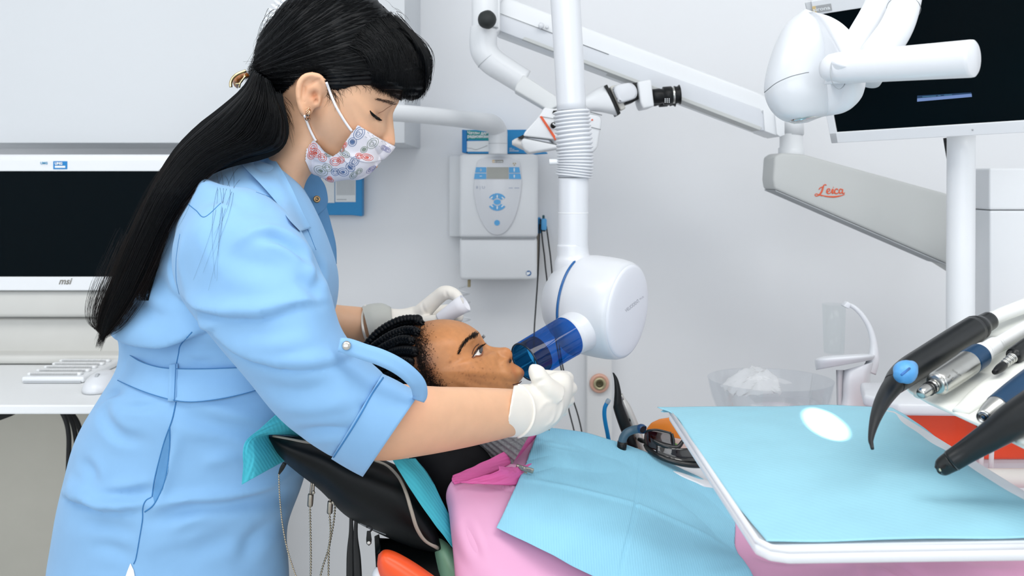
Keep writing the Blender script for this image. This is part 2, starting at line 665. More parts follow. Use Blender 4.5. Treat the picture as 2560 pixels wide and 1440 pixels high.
# dark drawer edge hanging under the desk on the left
ob('keyboard_shelf', prism([P(-60, 1029, 1.9), P(30, 1029, 1.9), P(30, 1040, 1.9), P(-10, 1055, 1.9), P(-60, 1062, 1.9)], (0, 0.2, 0), 0.002), m_black, dk, False)
cb = thing('power_cable', P(170, 1060, 2.2), 'black power cables hanging under the desk behind the blue dress', 'cable')
for k, pts in enumerate(([(150, 1020), (166, 1055), (172, 1090), (172, 1130), (170, 1190)], [(160, 1020), (176, 1045), (186, 1075), (192, 1120), (196, 1190)], [(168, 1020), (184, 1040), (196, 1062), (206, 1100)])):
    ob('cord', tube(pp(pts, 2.1 + 0.02 * k), 0.0055, 10, n=24), m_rubber, cb)

# all-in-one computer on the desk
dm = 2.0
mn = thing('desktop_monitor', P(180, 850, dm), 'white desktop monitor with a dark screen on the desk', 'monitor')
mn_l, mn_r = -70, 452
def quad3(u0, v0, u1, v1, d, dy, bev=0.002):
    a, b = P(u0, v0, d), P(u1, v1, d)
    return box(((a.x + b.x) / 2, d + dy / 2, (a.z + b.z) / 2), (abs(b.x - a.x), dy, abs(a.z - b.z)), bev)
ob('housing', quad3(mn_l, 386, mn_r, 728, dm + 0.006, 0.05, 0.008), m_white, mn)
ob('bezel', merge(quad3(mn_l, 400, mn_r, 428, dm, 0.012, 0.002), quad3(mn_l, 692, mn_r, 726, dm, 0.012, 0.002),
                  quad3(mn_l, 426, mn_l + 24, 694, dm, 0.012, 0.002), quad3(mn_r - 24, 426, mn_r, 694, dm, 0.012, 0.002)), m_white, mn, False)
ob('screen', quad3(mn_l + 20, 424, mn_r - 20, 696, dm + 0.004, 0.004, 0.0005), m_screen, mn, False)
ob('lettering', text_on('msi', P(147, 711, dm - 0.0005), (1, 0, 0), (0, 0, 1), 34 / F * dm, shear=0.35, bold=0.02), mat('logo_grey', (122, 120, 112), 0.5), mn, False)
m_grey_lo = mat('grey_console', (206, 206, 202), 0.5, var=0.015)
ob('speaker_bar', quad3(mn_l + 10, 728, mn_r - 10, 794, dm + 0.012, 0.05, 0.01), m_grey_lo, mn)
ob('foot', merge(box((P(180, 800, dm).x, dm + 0.09, DZ + 0.012), (0.44, 0.2, 0.020), 0.008), box((P(180, 800, dm).x, dm + 0.06, DZ + 0.05), (0.44, 0.04, 0.09), 0.006)), m_grey_lo, mn)
st = ob('sticker', quad3(133, 403, 168, 423, dm - 0.0008, 0.0008, 0), mat('sticker_blue', (18, 128, 196), 0.5), mn, False)
m_print = mat('white_print', (236, 240, 242), 0.6, var=0.01)
ob('lettering', merge(text_on('UMG', P(137, 412, dm - 0.0016), (1, 0, 0), (0, 0, 1), 19 / F * dm, bold=0.05), quad3(137, 414.5, 163, 419.5, dm - 0.0014, 0.0004, 0)), m_print, st, False)
st2 = ob('sticker', quad3(98, 403, 128, 414, dm - 0.0006, 0.0006, 0), m_white, mn, False)
ob('lettering', text_on('UMG', P(101, 411, dm - 0.0012), (1, 0, 0), (0, 0, 1), 18 / F * dm, bold=0.04), mat('sticker_teal', (70, 150, 190), 0.5), st2, False)

# keyboard and mouse
kd0, kd1 = 0.414 * F / (957 - HV), 0.414 * F / (915 - HV)
kx0, kx1 = -0.98, (212 - 1280) / F * kd0
kb = thing('keyboard', ((kx0 + kx1) / 2, kd0, DZ), 'white computer keyboard lying on the desk', 'keyboard')
ob('body', box(((kx0 + kx1) / 2, (kd0 + kd1) / 2 + 0.01, DZ + 0.007), (kx1 - kx0, kd1 - kd0 + 0.03, 0.012), 0.004), m_white, kb)
ob('front_edge', box(((kx0 + kx1) / 2, kd0 - 0.006, DZ + 0.003), (kx1 - kx0 - 0.01, 0.004, 0.004)), m_seam_l, kb, False)
kme = None
nk = 21
for r in range(5):
    for q in range(nk):
        yy = kd0 + 0.014 + r * (kd1 - kd0) / 5.0
        xx = kx0 + 0.012 + (q + 0.25 * (r % 2)) * (kx1 - kx0 - 0.026) / nk
        if kme is None:
            k = ob('key', box((0, 0, 0), (0.0135, 0.0145, 0.006), 0.0015, seg=1), m_cab, kb)
            kme = k.data
        else:
            k = bpy.data.objects.new('key', kme)
            COL.objects.link(k)
            k.parent = kb
            k.matrix_parent_inverse = Matrix.Translation(kb.location).inverted()
        k.location = (xx, yy, DZ + 0.0155)
md = 0.414 * F / (985 - HV)
mc = P(232, 985, md)
ms = thing('computer_mouse', (mc.x, md, DZ), 'white computer mouse on the desk beside the keyboard', 'mouse')
bm = bmesh.new()
bmesh.ops.create_uvsphere(bm, u_segments=28, v_segments=16, radius=1)
for v in bm.verts:
    z = max(v.co.z, 0)
    v.co = Vector((v.co.x * 0.034, v.co.y * 0.055, z * 0.034 + (0.0 if v.co.z > 0 else -0.0))) + Vector((mc.x, md + 0.045, DZ + 0.001))
bm.verts.index_update()
ob('shell', ([tuple(v.co) for v in bm.verts], [tuple(v.index for v in f.verts) for f in bm.faces]), m_white_g, ms)
bm.free()
ob('wheel', lathe([(0.0, -0.003), (0.006, -0.003), (0.007, 0), (0.006, 0.003), (0, 0.003)], (mc.x, md + 0.02, DZ + 0.028), (1, 0, 0), 20), m_seam_l, ms)
# loose sheets behind the keyboard
for k, (u0, v0, u1, v1, rz) in enumerate(((100, 826, 230, 818, 0.05), (-20, 822, 40, 814, -0.1))):
    d = 0.412 * F / (v0 - HV)
    a = P(u0, v0, d)
    ob('paper_stack', box((a.x + 0.05, min(d + 0.05, 2.3), DZ + 0.008), (0.16, 0.12, 0.014), 0.001, Matrix.Rotation(rz, 3, 'Z')), m_print if k == 0 else mat('pale_grey_sheet', (196, 203, 214), 0.6), None, False,
       label=('thin stack of white papers on the desk under the monitor' if k == 0 else 'grey-blue folder on the desk at the left edge'), cat='papers')

# blue leaflet holder on the wall behind the mask
d = 2.41
bh = thing('leaflet_holder', P(860, 540, 2.45), 'blue framed notice on the wall behind the face mask', 'notice')
ob('board', prism(pp([(800, 380), (905, 380), (905, 541), (880, 538), (800, 538)], d), (0, 0.035, 0), 0.002), m_blue, bh, False)
ob('sheet', quad3(802, 385, 836, 507, d - 0.002, 0.002, 0), m_print, bh, False)
ob('sheet', quad3(838, 385, 889, 505, d - 0.002, 0.002, 0), m_print, bh, False)
lines = [quad3(842 + 3.1 * i, 440, 843.2 + 3.1 * i, 488, d - 0.0026, 0.0005, 0) for i in range(15)] + [quad3(842, 498, 866, 500, d - 0.0026, 0.0005, 0)]
ob('small_print', merge(*lines), m_seam_l, bh, False)

# ------------------------------------------------------------------ x-ray control unit on the wall
du = 2.30
cu = thing('xray_control_unit', P(1245, 700, 2.45), 'white wall control unit with blue keys, behind the x-ray head', 'control unit')
ob('rear_plate', quad3(1122, 388, 1200, 592, 2.40, 0.05, 0.004), m_white, cu)
ob('upper_housing', quad3(1147, 385, 1345, 596, du, 0.14, 0.012), m_white, cu)
ob('lower_housing', quad3(1149, 594, 1343, 700, du + 0.006, 0.13, 0.009), m_white, cu)
ob('seam', quad3(1151, 594.5, 1341, 596, du - 0.0002, 0.01, 0), m_seam_l, cu, False)
face = cr([(1190, 430), (1197, 400), (1245, 393), (1294, 400), (1302, 430), (1303, 475), (1290, 535), (1268, 575), (1243, 587), (1218, 575), (1196, 535), (1184, 475)], 60, closed=True)
ob('keypad_panel', prism(pp(face, du), (0, -0.006, 0), 0.0015), m_white_g, cu)
kf = du - 0.0065
ob('display', prism(pp([(1217, 418), (1271, 418), (1271, 447), (1217, 447)], kf), (0, -0.001, 0)), mat('lcd_grey', (160, 162, 156), 0.3, var=0.05, vscale=30), cu, False)
for q in ([(1190, 418), (1215.5, 418), (1215.5, 431.5), (1187.5, 431.5)], [(1187, 433.5), (1215.5, 433.5), (1215.5, 447.5), (1185, 447.5)],
          [(1272.5, 418), (1298, 418), (1300.5, 432), (1272.5, 432)], [(1272.5, 434), (1301, 434), (1303, 447.5), (1272.5, 447.5)]):
    ob('key', prism(pp(q, kf), (0, -0.001, 0)), m_bluekey, cu, False)
def fan(c0, c1, r0, r1, cx=1243, cy=505, sx=1.0, sy=0.93):
    a = [(cx + sx * r1 * math.cos(math.radians(t)), cy + sy * r1 * math.sin(math.radians(t))) for t in np.linspace(c0, c1, 10)]
    b = [(cx + sx * r0 * math.cos(math.radians(t)), cy + sy * r0 * math.sin(math.radians(t))) for t in np.linspace(c1, c0, 10)]
    return a + b
for (a, b) in ((-150, -108), (-106, -74), (-72, -30), (30, 72), (74, 106), (108, 150)):
    ob('key', prism(pp(fan(a, b, 10.5, 23.5), kf), (0, -0.001, 0)), m_bluekey, cu, False)
ob('key', prism(pp(ellipse(1243, 505, 9, 6.5), kf), (0, -0.001, 0)), m_bluekey, cu, False)
ob('key', prism(pp(ellipse(1242.5, 557, 7, 7), kf), (0, -0.001, 0)), m_bluekey, cu, False)
kq = kf - 0.0012
sym = [prism(pp([(1200, 424), (1204, 424), (1204, 426), (1200, 426)], kq), (0, -0.0003, 0)), prism(pp([(1201.2, 422), (1202.8, 422), (1202.8, 428), (1201.2, 428)], kq), (0, -0.0003, 0)),
       prism(pp([(1199, 439.5), (1205, 439.5), (1205, 441), (1199, 441)], kq), (0, -0.0003, 0))]
for yy, s in ((424.5, 1.0), (440.5, 0.8)):
    sym.append(prism(pp(ellipse(1285.5, yy - 3.6 * s, 1.3 * s, 1.3 * s, n=10), kq), (0, -0.0003, 0)))
    sym.append(prism(pp([(1283.4, yy - 2), (1287.6, yy - 2), (1286.6, yy + 2), (1286.4, yy + 5 * s), (1284.6, yy + 5 * s), (1284.4, yy + 2)], kq), (0, -0.0003, 0)))
for (sx, sy, rt) in ((1229, 494, -40), (1243, 491, 90), (1257, 495, 40), (1230, 515, 40), (1243, 519, 90), (1256, 515, -40)):
    sym.append(prism(pp(ellipse(sx, sy, 4.2, 1.7, rt, 10), kq), (0, -0.0003, 0)))
ob('key_symbols', merge(*sym), m_print, cu, False)
ob('badge', merge(prism(pp([(1231, 400), (1237, 400), (1237, 406.5), (1231, 406.5)], kf), (0, -0.0005, 0))), mat('badge_yellow', (232, 196, 130), 0.5), cu, False)
bg = ob('badge', merge(prism(pp([(1237, 400), (1258, 400), (1258, 406.5), (1237, 406.5)], kf), (0, -0.0005, 0))), mat('badge_grey', (150, 146, 138), 0.5), cu, False)
ob('lettering', text_on('sirona', P(1232, 405.4, kq), (1, 0, 0), (0, 0, 1), 25 / F * kf, 4.2 / F * kf, bold=0.03), m_print, bg, False)
m_mark = mat('pale_marking', (176, 186, 204), 0.6)
tri = []
for a in (90, 210, 330):
    tri.append(prism(pp(fan(a - 30, a + 30, 1.5, 4.2, 1286, 410), kf), (0, -0.0004, 0)))
ob('radiation_symbol', merge(*tri), mat('symbol_ochre', (176, 160, 110), 0.5), cu, False)
ob('markings', merge(text_on('8 | U', P(1190, 474, kf), (1, 0, 0), (0, 0, 1), 22 / F * kf, 9 / F * kf), quad3(1272, 469, 1282, 471, kf, 0.0004, 0), quad3(1286, 469, 1298, 471, kf, 0.0004, 0)), m_mark, cu, False)
rd = ob('round_sticker', prism(pp(ellipse(1321.5, 683, 6.6, 6.6, n=24), du + 0.0055), (0, -0.0008, 0)), mat('sticker_navy', (22, 96, 160), 0.5), cu, False)
ob('symbol', prism(pp([(1317, 679), (1321, 681), (1323, 678.5), (1326, 683.5), (1322, 686.5), (1317.5, 688), (1316, 684)], du + 0.0046), (0, -0.0003, 0)), m_print, rd, False)
ob('latch', quad3(1169, 700, 1176, 718, du + 0.05, 0.02, 0.001), mat('brown_latch', (176, 162, 126), 0.5), cu, False)
# coiled white cable hanging below the unit
co = []
for i in range(220):
    t = i / 219
    a = t * 2 * math.pi * 7
    c = P(1158 + 6 * math.sin(t * 3), 712 + 150 * t, 2.36)
    co.append(c + Vector((0.012 * math.cos(a), 0.012 * math.sin(a), 0)))
ob('coiled_cable', tube(co, 0.0026, 8), m_white, cu)

# boxes of sleeves standing behind the arm on the unit
sb = thing('carton', P(1260, 384, 2.40), 'blue cardboard carton of sensor sleeves on top of the control unit', 'carton')
ob('carton_body', prism(pp([(1168, 325), (1316, 324), (1318, 384), (1168, 384)], 2.34), (0, 0.07, 0), 0.001), m_blue, sb, False)
ob('carton_side', prism(pp([(1155, 324), (1167, 325), (1167, 383), (1155, 381)], 2.335), (0, 0.07, 0), 0.0015), mat('carton_side_blue', (0, 120, 190), 0.45), sb, False)
ob('green_label', prism(pp([(1167, 325), (1222, 331), (1222, 351), (1167, 348)], 2.339), (0, -0.0006, 0)), mat('label_teal', (10, 150, 150), 0.5), sb, False)
pw = ob('white_label', prism(pp([(1166, 353), (1223, 352), (1223, 379), (1166, 379)], 2.339), (0, -0.0006, 0)), m_print, sb, False)
ob('lettering', merge(text_on('Чехлы для', P(1168.5, 337, 2.3378), (1, 0, -0.03), (0.03, 0, 1), 50 / F * 2.34, 9.5 / F * 2.34, bold=0.035),
                      text_on('радиовизио', P(1168.5, 346.5, 2.3378), (1, 0, -0.01), (0.01, 0, 1), 56 / F * 2.34, 8.5 / F * 2.34, bold=0.035)), m_print, sb, False)
ob('drawing', tube(pp([(1166, 370), (1178, 371), (1190, 374), (1206, 369), (1218, 364)], 2.3378), 0.0004, 6, n=20), m_seam, pw)
ob('small_print', merge(quad3(1273, 370, 1280, 371, 2.3385, 0.0004, 0), quad3(1273, 373, 1286, 374, 2.3385, 0.0004, 0), quad3(1273, 376.5, 1297, 378, 2.3385, 0.0004, 0)), m_print, sb, False)
ob('blue_sleeve', prism(pp([(1300, 380), (1366, 380), (1370, 384), (1340, 386), (1300, 386)], 2.36), (0, 0.04, 0), 0.001), m_blue, None, False, label='flat blue packet on the control unit under the microscope', cat='packet')

# blue sensor in its holder beside the unit, black leads
sn = thing('sensor_holder', P(1357, 580, 2.45), 'light blue sensor holder with thin black leads beside the control unit', 'sensor holder')
ob('clip', quad3(1344, 545, 1353, 584, 2.38, 0.05, 0.003), m_blue, sn)
ob('sensor', quad3(1353, 547, 1367, 576, 2.36, 0.03, 0.004), m_bluekey, sn)
ob('plug', quad3(1356, 538, 1362, 548, 2.37, 0.012, 0.002), mat('plug_teal', (30, 80, 90), 0.5), sn)
ob('under_plug', quad3(1356, 575, 1364, 579, 2.372, 0.012, 0.001), m_rubber, sn)
for pts in ([(1349, 560), (1348, 600), (1347, 640), (1344, 700), (1340, 760), (1336, 820), (1335, 880), (1340, 950), (1350, 1000)],
            [(1351, 548), (1356, 600), (1361, 640), (1365, 680), (1378, 780), (1395, 880), (1410, 960), (1421, 1020), (1436, 1080), (1450, 1140)],
            [(1366, 566), (1372, 610), (1378, 660), (1388, 780), (1402, 890), (1420, 970), (1436, 1010), (1448, 1050), (1456, 1090), (1462, 1150)]):
    ob('lead', tube(pp(pts, 2.37), 0.0019, 8, n=60), m_rubber, sn)
ob('cable_strip', quad3(1343, 575, 1347, 690, 2.40, 0.04, 0.001), mat('strip_brown', (170, 160, 146), 0.6), sn, False)
# ================================================================== x-ray arm, bellows, tube head and blue cone
xa = thing('xray_machine', P(1432, 640, 1.55), 'white dental x-ray head with a blue cone on a jointed arm', 'x-ray machine')
# tube from the control unit, running left behind the standing person's head
ob('wall_tube', tube([P(1245, 386, 2.27), P(1245, 350, 2.27), P(1243, 325, 2.27), P(1228, 309, 2.24), P(1200, 304, 2.19), P(1120, 294, 2.08), P(985, 282, 1.93), P(820, 274, 1.82), P(716, 262, 1.8)],
     [0.0235, 0.0235, 0.024, 0.0235, 0.0215, 0.0195, 0.0185, 0.019, 0.02], 32, n=70), m_white, xa)
ob('tube_collar', lathe([(0.0238, -0.0005), (0.0241, 0.0), (0.0238, 0.0005)], P(1245, 359, 2.27), (0, 0, 1), 40, caps=False), m_seam_l, xa)
# ribbed elbow behind the head
def bellows(path, r0, r1, count, sides=40, per=8):
    pts = cr([tuple(q) for q in path], count * per + 1)
    k = np.arange(len(pts))
    rad = r0 + (r1 - r0) * np.abs(np.sin(k / per * math.pi)) ** 0.8
    return tube(pts, rad, sides)
ob('bellows', bellows([P(716, 262, 1.8), P(686, 200, 1.8), P(676, 120, 1.8), P(694, 50, 1.8), P(740, -10, 1.8), P(800, -60, 1.8)], 0.020, 0.027, 34), m_white, xa)
ob('upper_arm', tube([P(800, -60, 1.8), P(1000, -180, 1.7), P(1250, -260, 1.64), P(1380, -240, 1.56), P(1408, -150, 1.545), P(1411, -40, 1.545)], 0.0255, 32, n=60), m_white, xa)
ob('column', tube([P(1409.5, -60, 1.55), P(1420, 110, 1.55), P(1429, 275, 1.55)], [0.0256, 0.0252, 0.0248], 48, n=20), m_white_g, xa)
ob('bellows', bellows([P(1428, 276, 1.55), P(1432, 320, 1.55), P(1437, 370, 1.55), P(1438, 410, 1.55), P(1435, 443, 1.55)], 0.0265, 0.0318, 19, 56), m_white_g, xa)
ob('knob', lathe([(0, 0), (0.0050, 0), (0.0052, 0.002), (0.0052, 0.014), (0.0056, 0.015), (0.0056, 0.03)], P(1373, 405, 1.55), (1, 0.02, 0), 24), m_white, xa)
ob('lower_column', tube([P(1434, 440, 1.55), P(1433, 532, 1.55), P(1431, 660, 1.55)], [0.0258, 0.0256, 0.0256], 48, n=16), m_white_g, xa)
ob('column_ring', lathe([(0.0256, -0.001), (0.0262, 0.0), (0.0256, 0.001)], P(1433, 532, 1.55), (0, 0, 1), 48, caps=False), m_white, xa)
ob('column_gap', lathe([(0.0262, -0.0008), (0.0264, 0), (0.0262, 0.0008)], P(1434.5, 444, 1.55), (0.0, 0, 1), 48, caps=False), m_seam, xa)  # dark grey ring at the joint below the bellows
# drum
ax = Vector((0.83, -0.54, -0.08)).normalized()
ring_c = P(1452, 757, 1.55)
rd_ = 0.0845
prof = [(0.0, -0.066), (0.018, -0.064), (0.036, -0.058), (0.053, -0.046), (0.066, -0.031), (0.0755, -0.015), (0.0805, -0.002), (0.0805, 0.0005)]
ob('rear_housing', lathe(prof, ring_c, ax, 72), m_white_g, xa)
ob('blue_ring', lathe([(0.078, -0.001), (0.0822, -0.0008), (0.0825, 0.0008), (0.0822, 0.0024), (0.078, 0.0026)], ring_c, ax, 96, caps=False), mat('ring_blue', (10, 92, 158), 0.3, coat=0.3), xa)
prof = [(0.0805, 0.0022), (0.0825, 0.006), (0.0842, 0.02), (0.0845, 0.045), (0.0838, 0.066), (0.0815, 0.080), (0.0785, 0.0872), (0.075, 0.0885)]
hd = ob('drum', lathe(prof, ring_c, ax, 96), m_white_g, xa)
cap_vf = lathe([(0.077, 0.0862), (0.0765, 0.0892), (0.072, 0.0912), (0.06, 0.0930), (0.04, 0.0945), (0.02, 0.0952), (0.0, 0.0954)], ring_c, ax, 96)
ob('end_cap', cap_vf, mat('cap_white', (228, 231, 238), 0.55, var=0.006, spec=0.3), xa)
# neck that joins drum and column
ob('neck', loft([(1393, 612, 1470, 612, 1.55, 0.026), (1392, 640, 1474, 636, 1.55, 0.028), (1386, 660, 1490, 656, 1.55, 0.034), (1384, 700, 1500, 690, 1.55, 0.035)], 16, 40), m_white_g, xa)
# collar and blue cone
c_near, c_far = P(1313, 905, 1.405), P(1424, 839, 1.462)
cax = (c_far - c_near).normalized()
L = (c_far - c_near).length
R0 = 0.0315
base = c_far + cax * 0.055
ob('cone_collar', lathe([(0.0335, L - 0.004), (0.0338, L + 0.004), (0.035, L + 0.018), (0.038, L + 0.03), (0.042, L + 0.040)], c_near, cax, 64), m_white_g, xa)
m_cone = glassy('blue_clear_plastic', (60, 172, 240), 0.95, 0.08, 0.05, 0.3)
ob('cone', lathe([(R0 - 0.0022, 0.0), (R0 - 0.0004, -0.0006), (R0, 0.0006), (R0 + 0.001, L * 0.6), (R0 + 0.0018, L)], c_near, cax, 80, caps=False), m_cone, xa)
ob('cone_sleeve', lathe([(R0 - 0.0026, 0.0002), (R0 - 0.0024, 0.030)], c_near, cax, 80, caps=False), glassy('dark_teal_plastic', (64, 110, 130), 0.8, 0.06, 0.06, 0.25), xa)
ob('cone_rim', lathe([(R0 - 0.0024, 0.0), (R0 - 0.0018, -0.0012), (R0, -0.0010), (R0 + 0.0002, 0.0006)], c_near, cax, 80, caps=False), mat('rim_navy', (8, 34, 56), 0.25), xa)
ob('cone_bottom', lathe([(0.0, L - 0.003), (R0, L - 0.003)], c_near, cax, 64, caps=False), m_white, xa)

m_prt = mat('print_grey', (150, 153, 164), 0.5)
CAPT = bvh(*cap_vf)
ob('lettering', merge(text_decal('HELIODENT', CAPT, 1567, 780, 33, -26, 8, 0.0003), text_decal('PLUS', CAPT, 1601, 750, 9, -7, 4, 0.0003)), m_prt, hd, False)
# ================================================================== surgical microscope behind the x-ray column
D = 1.98
mi = thing('surgical_microscope', P(2200, 700, 2.1), 'pale grey surgical microscope hanging on a long slanting arm', 'microscope')
# upper slanting beam
def slab(poly, d, dy, bev=0.004, seg=3):
    return prism(pp(poly, d), (0, dy, 0), bev, seg)
ob('upper_beam', slab([(1247, 8), (1262, -10), (1900, 232), (1945, 262), (1952, 338), (1905, 327), (1240, 78)], D + 0.02, 0.09, 0.006), m_white, mi)
ob('beam_panel', slab([(1250, 36), (1900, 272), (1935, 330), (1900, 326), (1246, 76)], D + 0.012, 0.03, 0.002), mat('beam_grey', (214, 218, 224), 0.45, var=0.01), mi)
ob('beam_seam', tube([P(1250, 34, D + 0.011), P(1522, 136, D + 0.011)], 0.0007, 6), m_seam, mi)
ob('beam_underside', slab([(1305, 98), (1312, 92), (1905, 318), (1900, 326)], D + 0.006, 0.06, 0.001), m_beige, mi, False)
ob('button', lathe([(0, 0), (0.006, 0), (0.0065, 0.002), (0.0065, 0.012)], P(1353, 63, D - 0.002), (0, 1, 0), 24), m_white_g, mi)
ob('button', lathe([(0, 0), (0.0035, 0), (0.0037, 0.002), (0.0037, 0.012)], P(1368, 67, D - 0.002), (0, 1, 0), 20), m_white_g, mi)
# vertical post, ball knob
ob('post', tube([P(1214, -60, D), P(1214, 40, D), P(1214, 72, D)], 0.0300, 40, n=10), m_white, mi)
ob('post_bracket', slab([(1226, -40), (1250, -40), (1250, 74), (1242, 82), (1226, 70)], D - 0.012, 0.06, 0.003), m_white, mi)
ob('post_joint', lathe([(0.0302, -0.0008), (0.0306, 0), (0.0302, 0.0008)], P(1214, 72, D), (0, 0, 1), 40, caps=False), m_seam_l, mi)
bm = bmesh.new(); bmesh.ops.create_icosphere(bm, subdivisions=3, radius=0.0198)
kc = P(1218, 49, D - 0.06)
ob('ball_knob', ([tuple(v.co * (1.0 + 0.02 * math.sin(v.co.x * 300)) + kc) for v in bm.verts], [tuple(v.index for v in f.verts) for f in bm.faces]), mat('knob_black', (34, 38, 38), 0.6, var=0.1), mi)
bm.free()
ob('knob_stem', tube([kc, kc + Vector((0, 0.05, 0))], 0.007, 16), m_rubber, mi)
# elbow pipe
ob('elbow', tube([P(1210, 70, D), P(1208, 105, D), P(1212, 130, D), P(1232, 155, D), P(1270, 180, D), P(1310, 205, D)], [0.030, 0.030, 0.030, 0.0295, 0.0285, 0.028], 40, n=36), m_white, mi)
ob('elbow_joint', lathe([(0.0298, -0.0006), (0.0301, 0), (0.0298, 0.0006)], P(1222, 147, D), (P(1232, 155, D) - P(1212, 130, D)), 40, caps=False), m_seam_l, mi)
ob('arm_block', slab([(1308, 186), (1390, 240), (1400, 262), (1372, 276), (1286, 226), (1290, 212)], D - 0.03, 0.07, 0.004), mat('block_white', (222, 225, 226), 0.45, var=0.01), mi)
# body
ob('body', slab([(1360, 268), (1500, 286), (1506, 300), (1494, 370), (1478, 386), (1400, 380), (1340, 300)], D - 0.035, 0.1, 0.006), m_white, mi)
ob('head_plate', slab([(1346, 292), (1362, 268), (1396, 276), (1396, 350), (1308, 340), (1312, 330)], D - 0.055, 0.07, 0.003), m_white, mi)
ob('orange_strip', slab([(1349, 291), (1355, 290), (1392, 346), (1388, 351)], D - 0.058, 0.02, 0.0008), m_orange, mi, False)
ob('orange_mark', slab([(1478, 299), (1482, 297), (1483, 301), (1479, 302)], D - 0.0365, 0.01, 0), m_orange, mi, False)
ob('lower_shell', slab([(1308, 344), (1396, 362), (1397, 372), (1322, 384), (1310, 374), (1302, 356)], D - 0.06, 0.09, 0.005), mat('shell_white', (220, 223, 226), 0.4, var=0.01), mi)
ob('shell_gap', tube([P(1309, 344, D - 0.058), P(1395, 362, D - 0.058)], 0.0010, 6), m_seam, mi)
ob('nose', loft([(1280, 352, 1280, 362, D - 0.02, 0.006), (1290, 346, 1288, 366, D - 0.02, 0.016), (1306, 343, 1304, 374, D - 0.02, 0.024), (1320, 344, 1318, 378, D - 0.02, 0.026)], 14, 28), mat('nose_white', (226, 224, 222), 0.4, var=0.01), mi)
ob('lens_slot', slab([(1293, 344), (1310, 336), (1312, 344), (1308, 346)], D - 0.05, 0.02, 0.0006), m_black, mi, False)
ob('black_latch', slab([(1383, 276), (1393, 276), (1393, 282), (1387, 285), (1381, 283)], D - 0.058, 0.01, 0.001), m_black, mi, False)
ob('dial', lathe([(0, 0), (0.0060, 0), (0.0064, 0.002), (0.0064, 0.012)], P(1384, 313, D - 0.068), (0, 1, 0), 28), m_black, mi)
ob('dial_mark', slab([(1381, 309), (1384, 307.5), (1386, 310), (1383, 312)], D - 0.069, 0.001, 0), m_print, mi, False)
ob('body_gap', merge(tube([P(1475, 280, D - 0.037), P(1505, 288, D - 0.037)], 0.0009, 6), tube([P(1478, 318, D - 0.037), P(1502, 324, D - 0.037)], 0.0006, 6), tube([P(1352, 291, D - 0.057), P(1392, 298, D - 0.057)], 0.0005, 6)), m_seam, mi)
# tube head towards the eyepieces
ob('tube_mount', loft([(1448, 250, 1475, 278, D - 0.01, 0.030), (1468, 236, 1500, 280, D - 0.012, 0.033), (1490, 222, 1528, 286, D - 0.012, 0.036), (1511, 213, 1546, 290, D - 0.012, 0.038)], 16, 36, p=2.8), m_white, mi)
ob('mount_ring', slab([(1511, 214), (1518, 211), (1552, 283), (1546, 288)], D - 0.05, 0.075, 0.001), m_black, mi)
ob('hinge_block', slab([(1524, 217), (1538, 212), (1564, 268), (1563, 272), (1552, 276), (1549, 272)], D - 0.04, 0.06, 0.003), mat('hinge_grey', (212, 210, 204), 0.4, var=0.01), mi)
hb = cr([(1534, 218), (1560, 208), (1578, 207), (1590, 217), (1594, 232), (1588, 245), (1566, 253), (1550, 256), (1543, 246)], 40, closed=True)
ob('hinge_cover', prism(pp(hb, D - 0.055), (0, 0.085, 0), 0.005, 3), m_white_g, mi)
ob('hinge_dark', slab([(1580, 208), (1595, 205), (1600, 245), (1584, 255), (1566, 261), (1564, 255)], D - 0.035, 0.05, 0.002), m_black, mi)
ob('eyepiece_block', slab([(1594, 204), (1628, 198), (1636, 266), (1608, 272), (1601, 256)], D - 0.05, 0.08, 0.004), m_white, mi)
ea, eb = P(1630, 240, D - 0.02), P(1697, 240, D - 0.02)
eax = (P(1697, 238, D - 0.02) - P(1632, 243, D - 0.02)).normalized()
for k, dy in enumerate((-0.012, 0.05)):
    e0 = P(1630, 243, D - 0.02) + Vector((0, dy, 0))
    eo = ob('eyepiece', lathe([(0.016, 0.0), (0.0165, 0.006), (0.0170, 0.014), (0.0155, 0.019), (0.0152, 0.022), (0.0195, 0.0225), (0.0197, 0.040), (0.0175, 0.041), (0.0172, 0.046), (0.0195, 0.0465), (0.0185, 0.050), (0.0180, 0.053), (0.0215, 0.0575), (0.0200, 0.058), (0.012, 0.050)], e0, eax, 40), m_black, mi)
    if k == 0:
        ob('ring', lathe([(0.0176, 0.0415), (0.0180, 0.0435), (0.0176, 0.0455)], e0, eax, 40, caps=False), m_steel, eo)
        ob('scale_marks', merge(*[slab([(1662 + 5 * j, 246 + 4 * i), (1664 + 5 * j, 246 + 4 * i), (1664 + 5 * j, 248.5 + 4 * i), (1662 + 5 * j, 248.5 + 4 * i)], D - 0.0525, 0.001, 0) for i in range(3) for j in range(3)]), m_print, eo, False)
# joint and lower arm
D2 = 2.0
ob('joint_end', slab([(1908, 275), (1946, 262), (1952, 338), (1944, 340), (1912, 328)], D2 - 0.012, 0.1, 0.0015), m_white, mi)
ob('joint_cap', slab([(1937, 284), (1962, 298), (1962, 338), (1950, 342), (1942, 336)], D2 - 0.018, 0.1, 0.0015), m_white, mi)
ob('joint_neck', lathe([(0.0255, 0.0), (0.0255, 0.03), (0.0285, 0.032), (0.0285, 0.045), (0.0275, 0.055)], P(1978, 335, D2 + 0.06), (0, 0, -1), 40), m_white, mi)
ob('joint_neck_upper', lathe([(0.026, 0.0), (0.026, 0.05)], P(1980, 282, D2 + 0.06), (0, 0, -1), 40), m_white, mi)
ob('lower_arm', slab([(1936, 392), (1952, 382), (2010, 386), (2480, 515), (2480, 722), (2440, 706), (2362, 657), (1936, 473), (1932, 450)], D2, 0.09, 0.006), m_beige, mi)
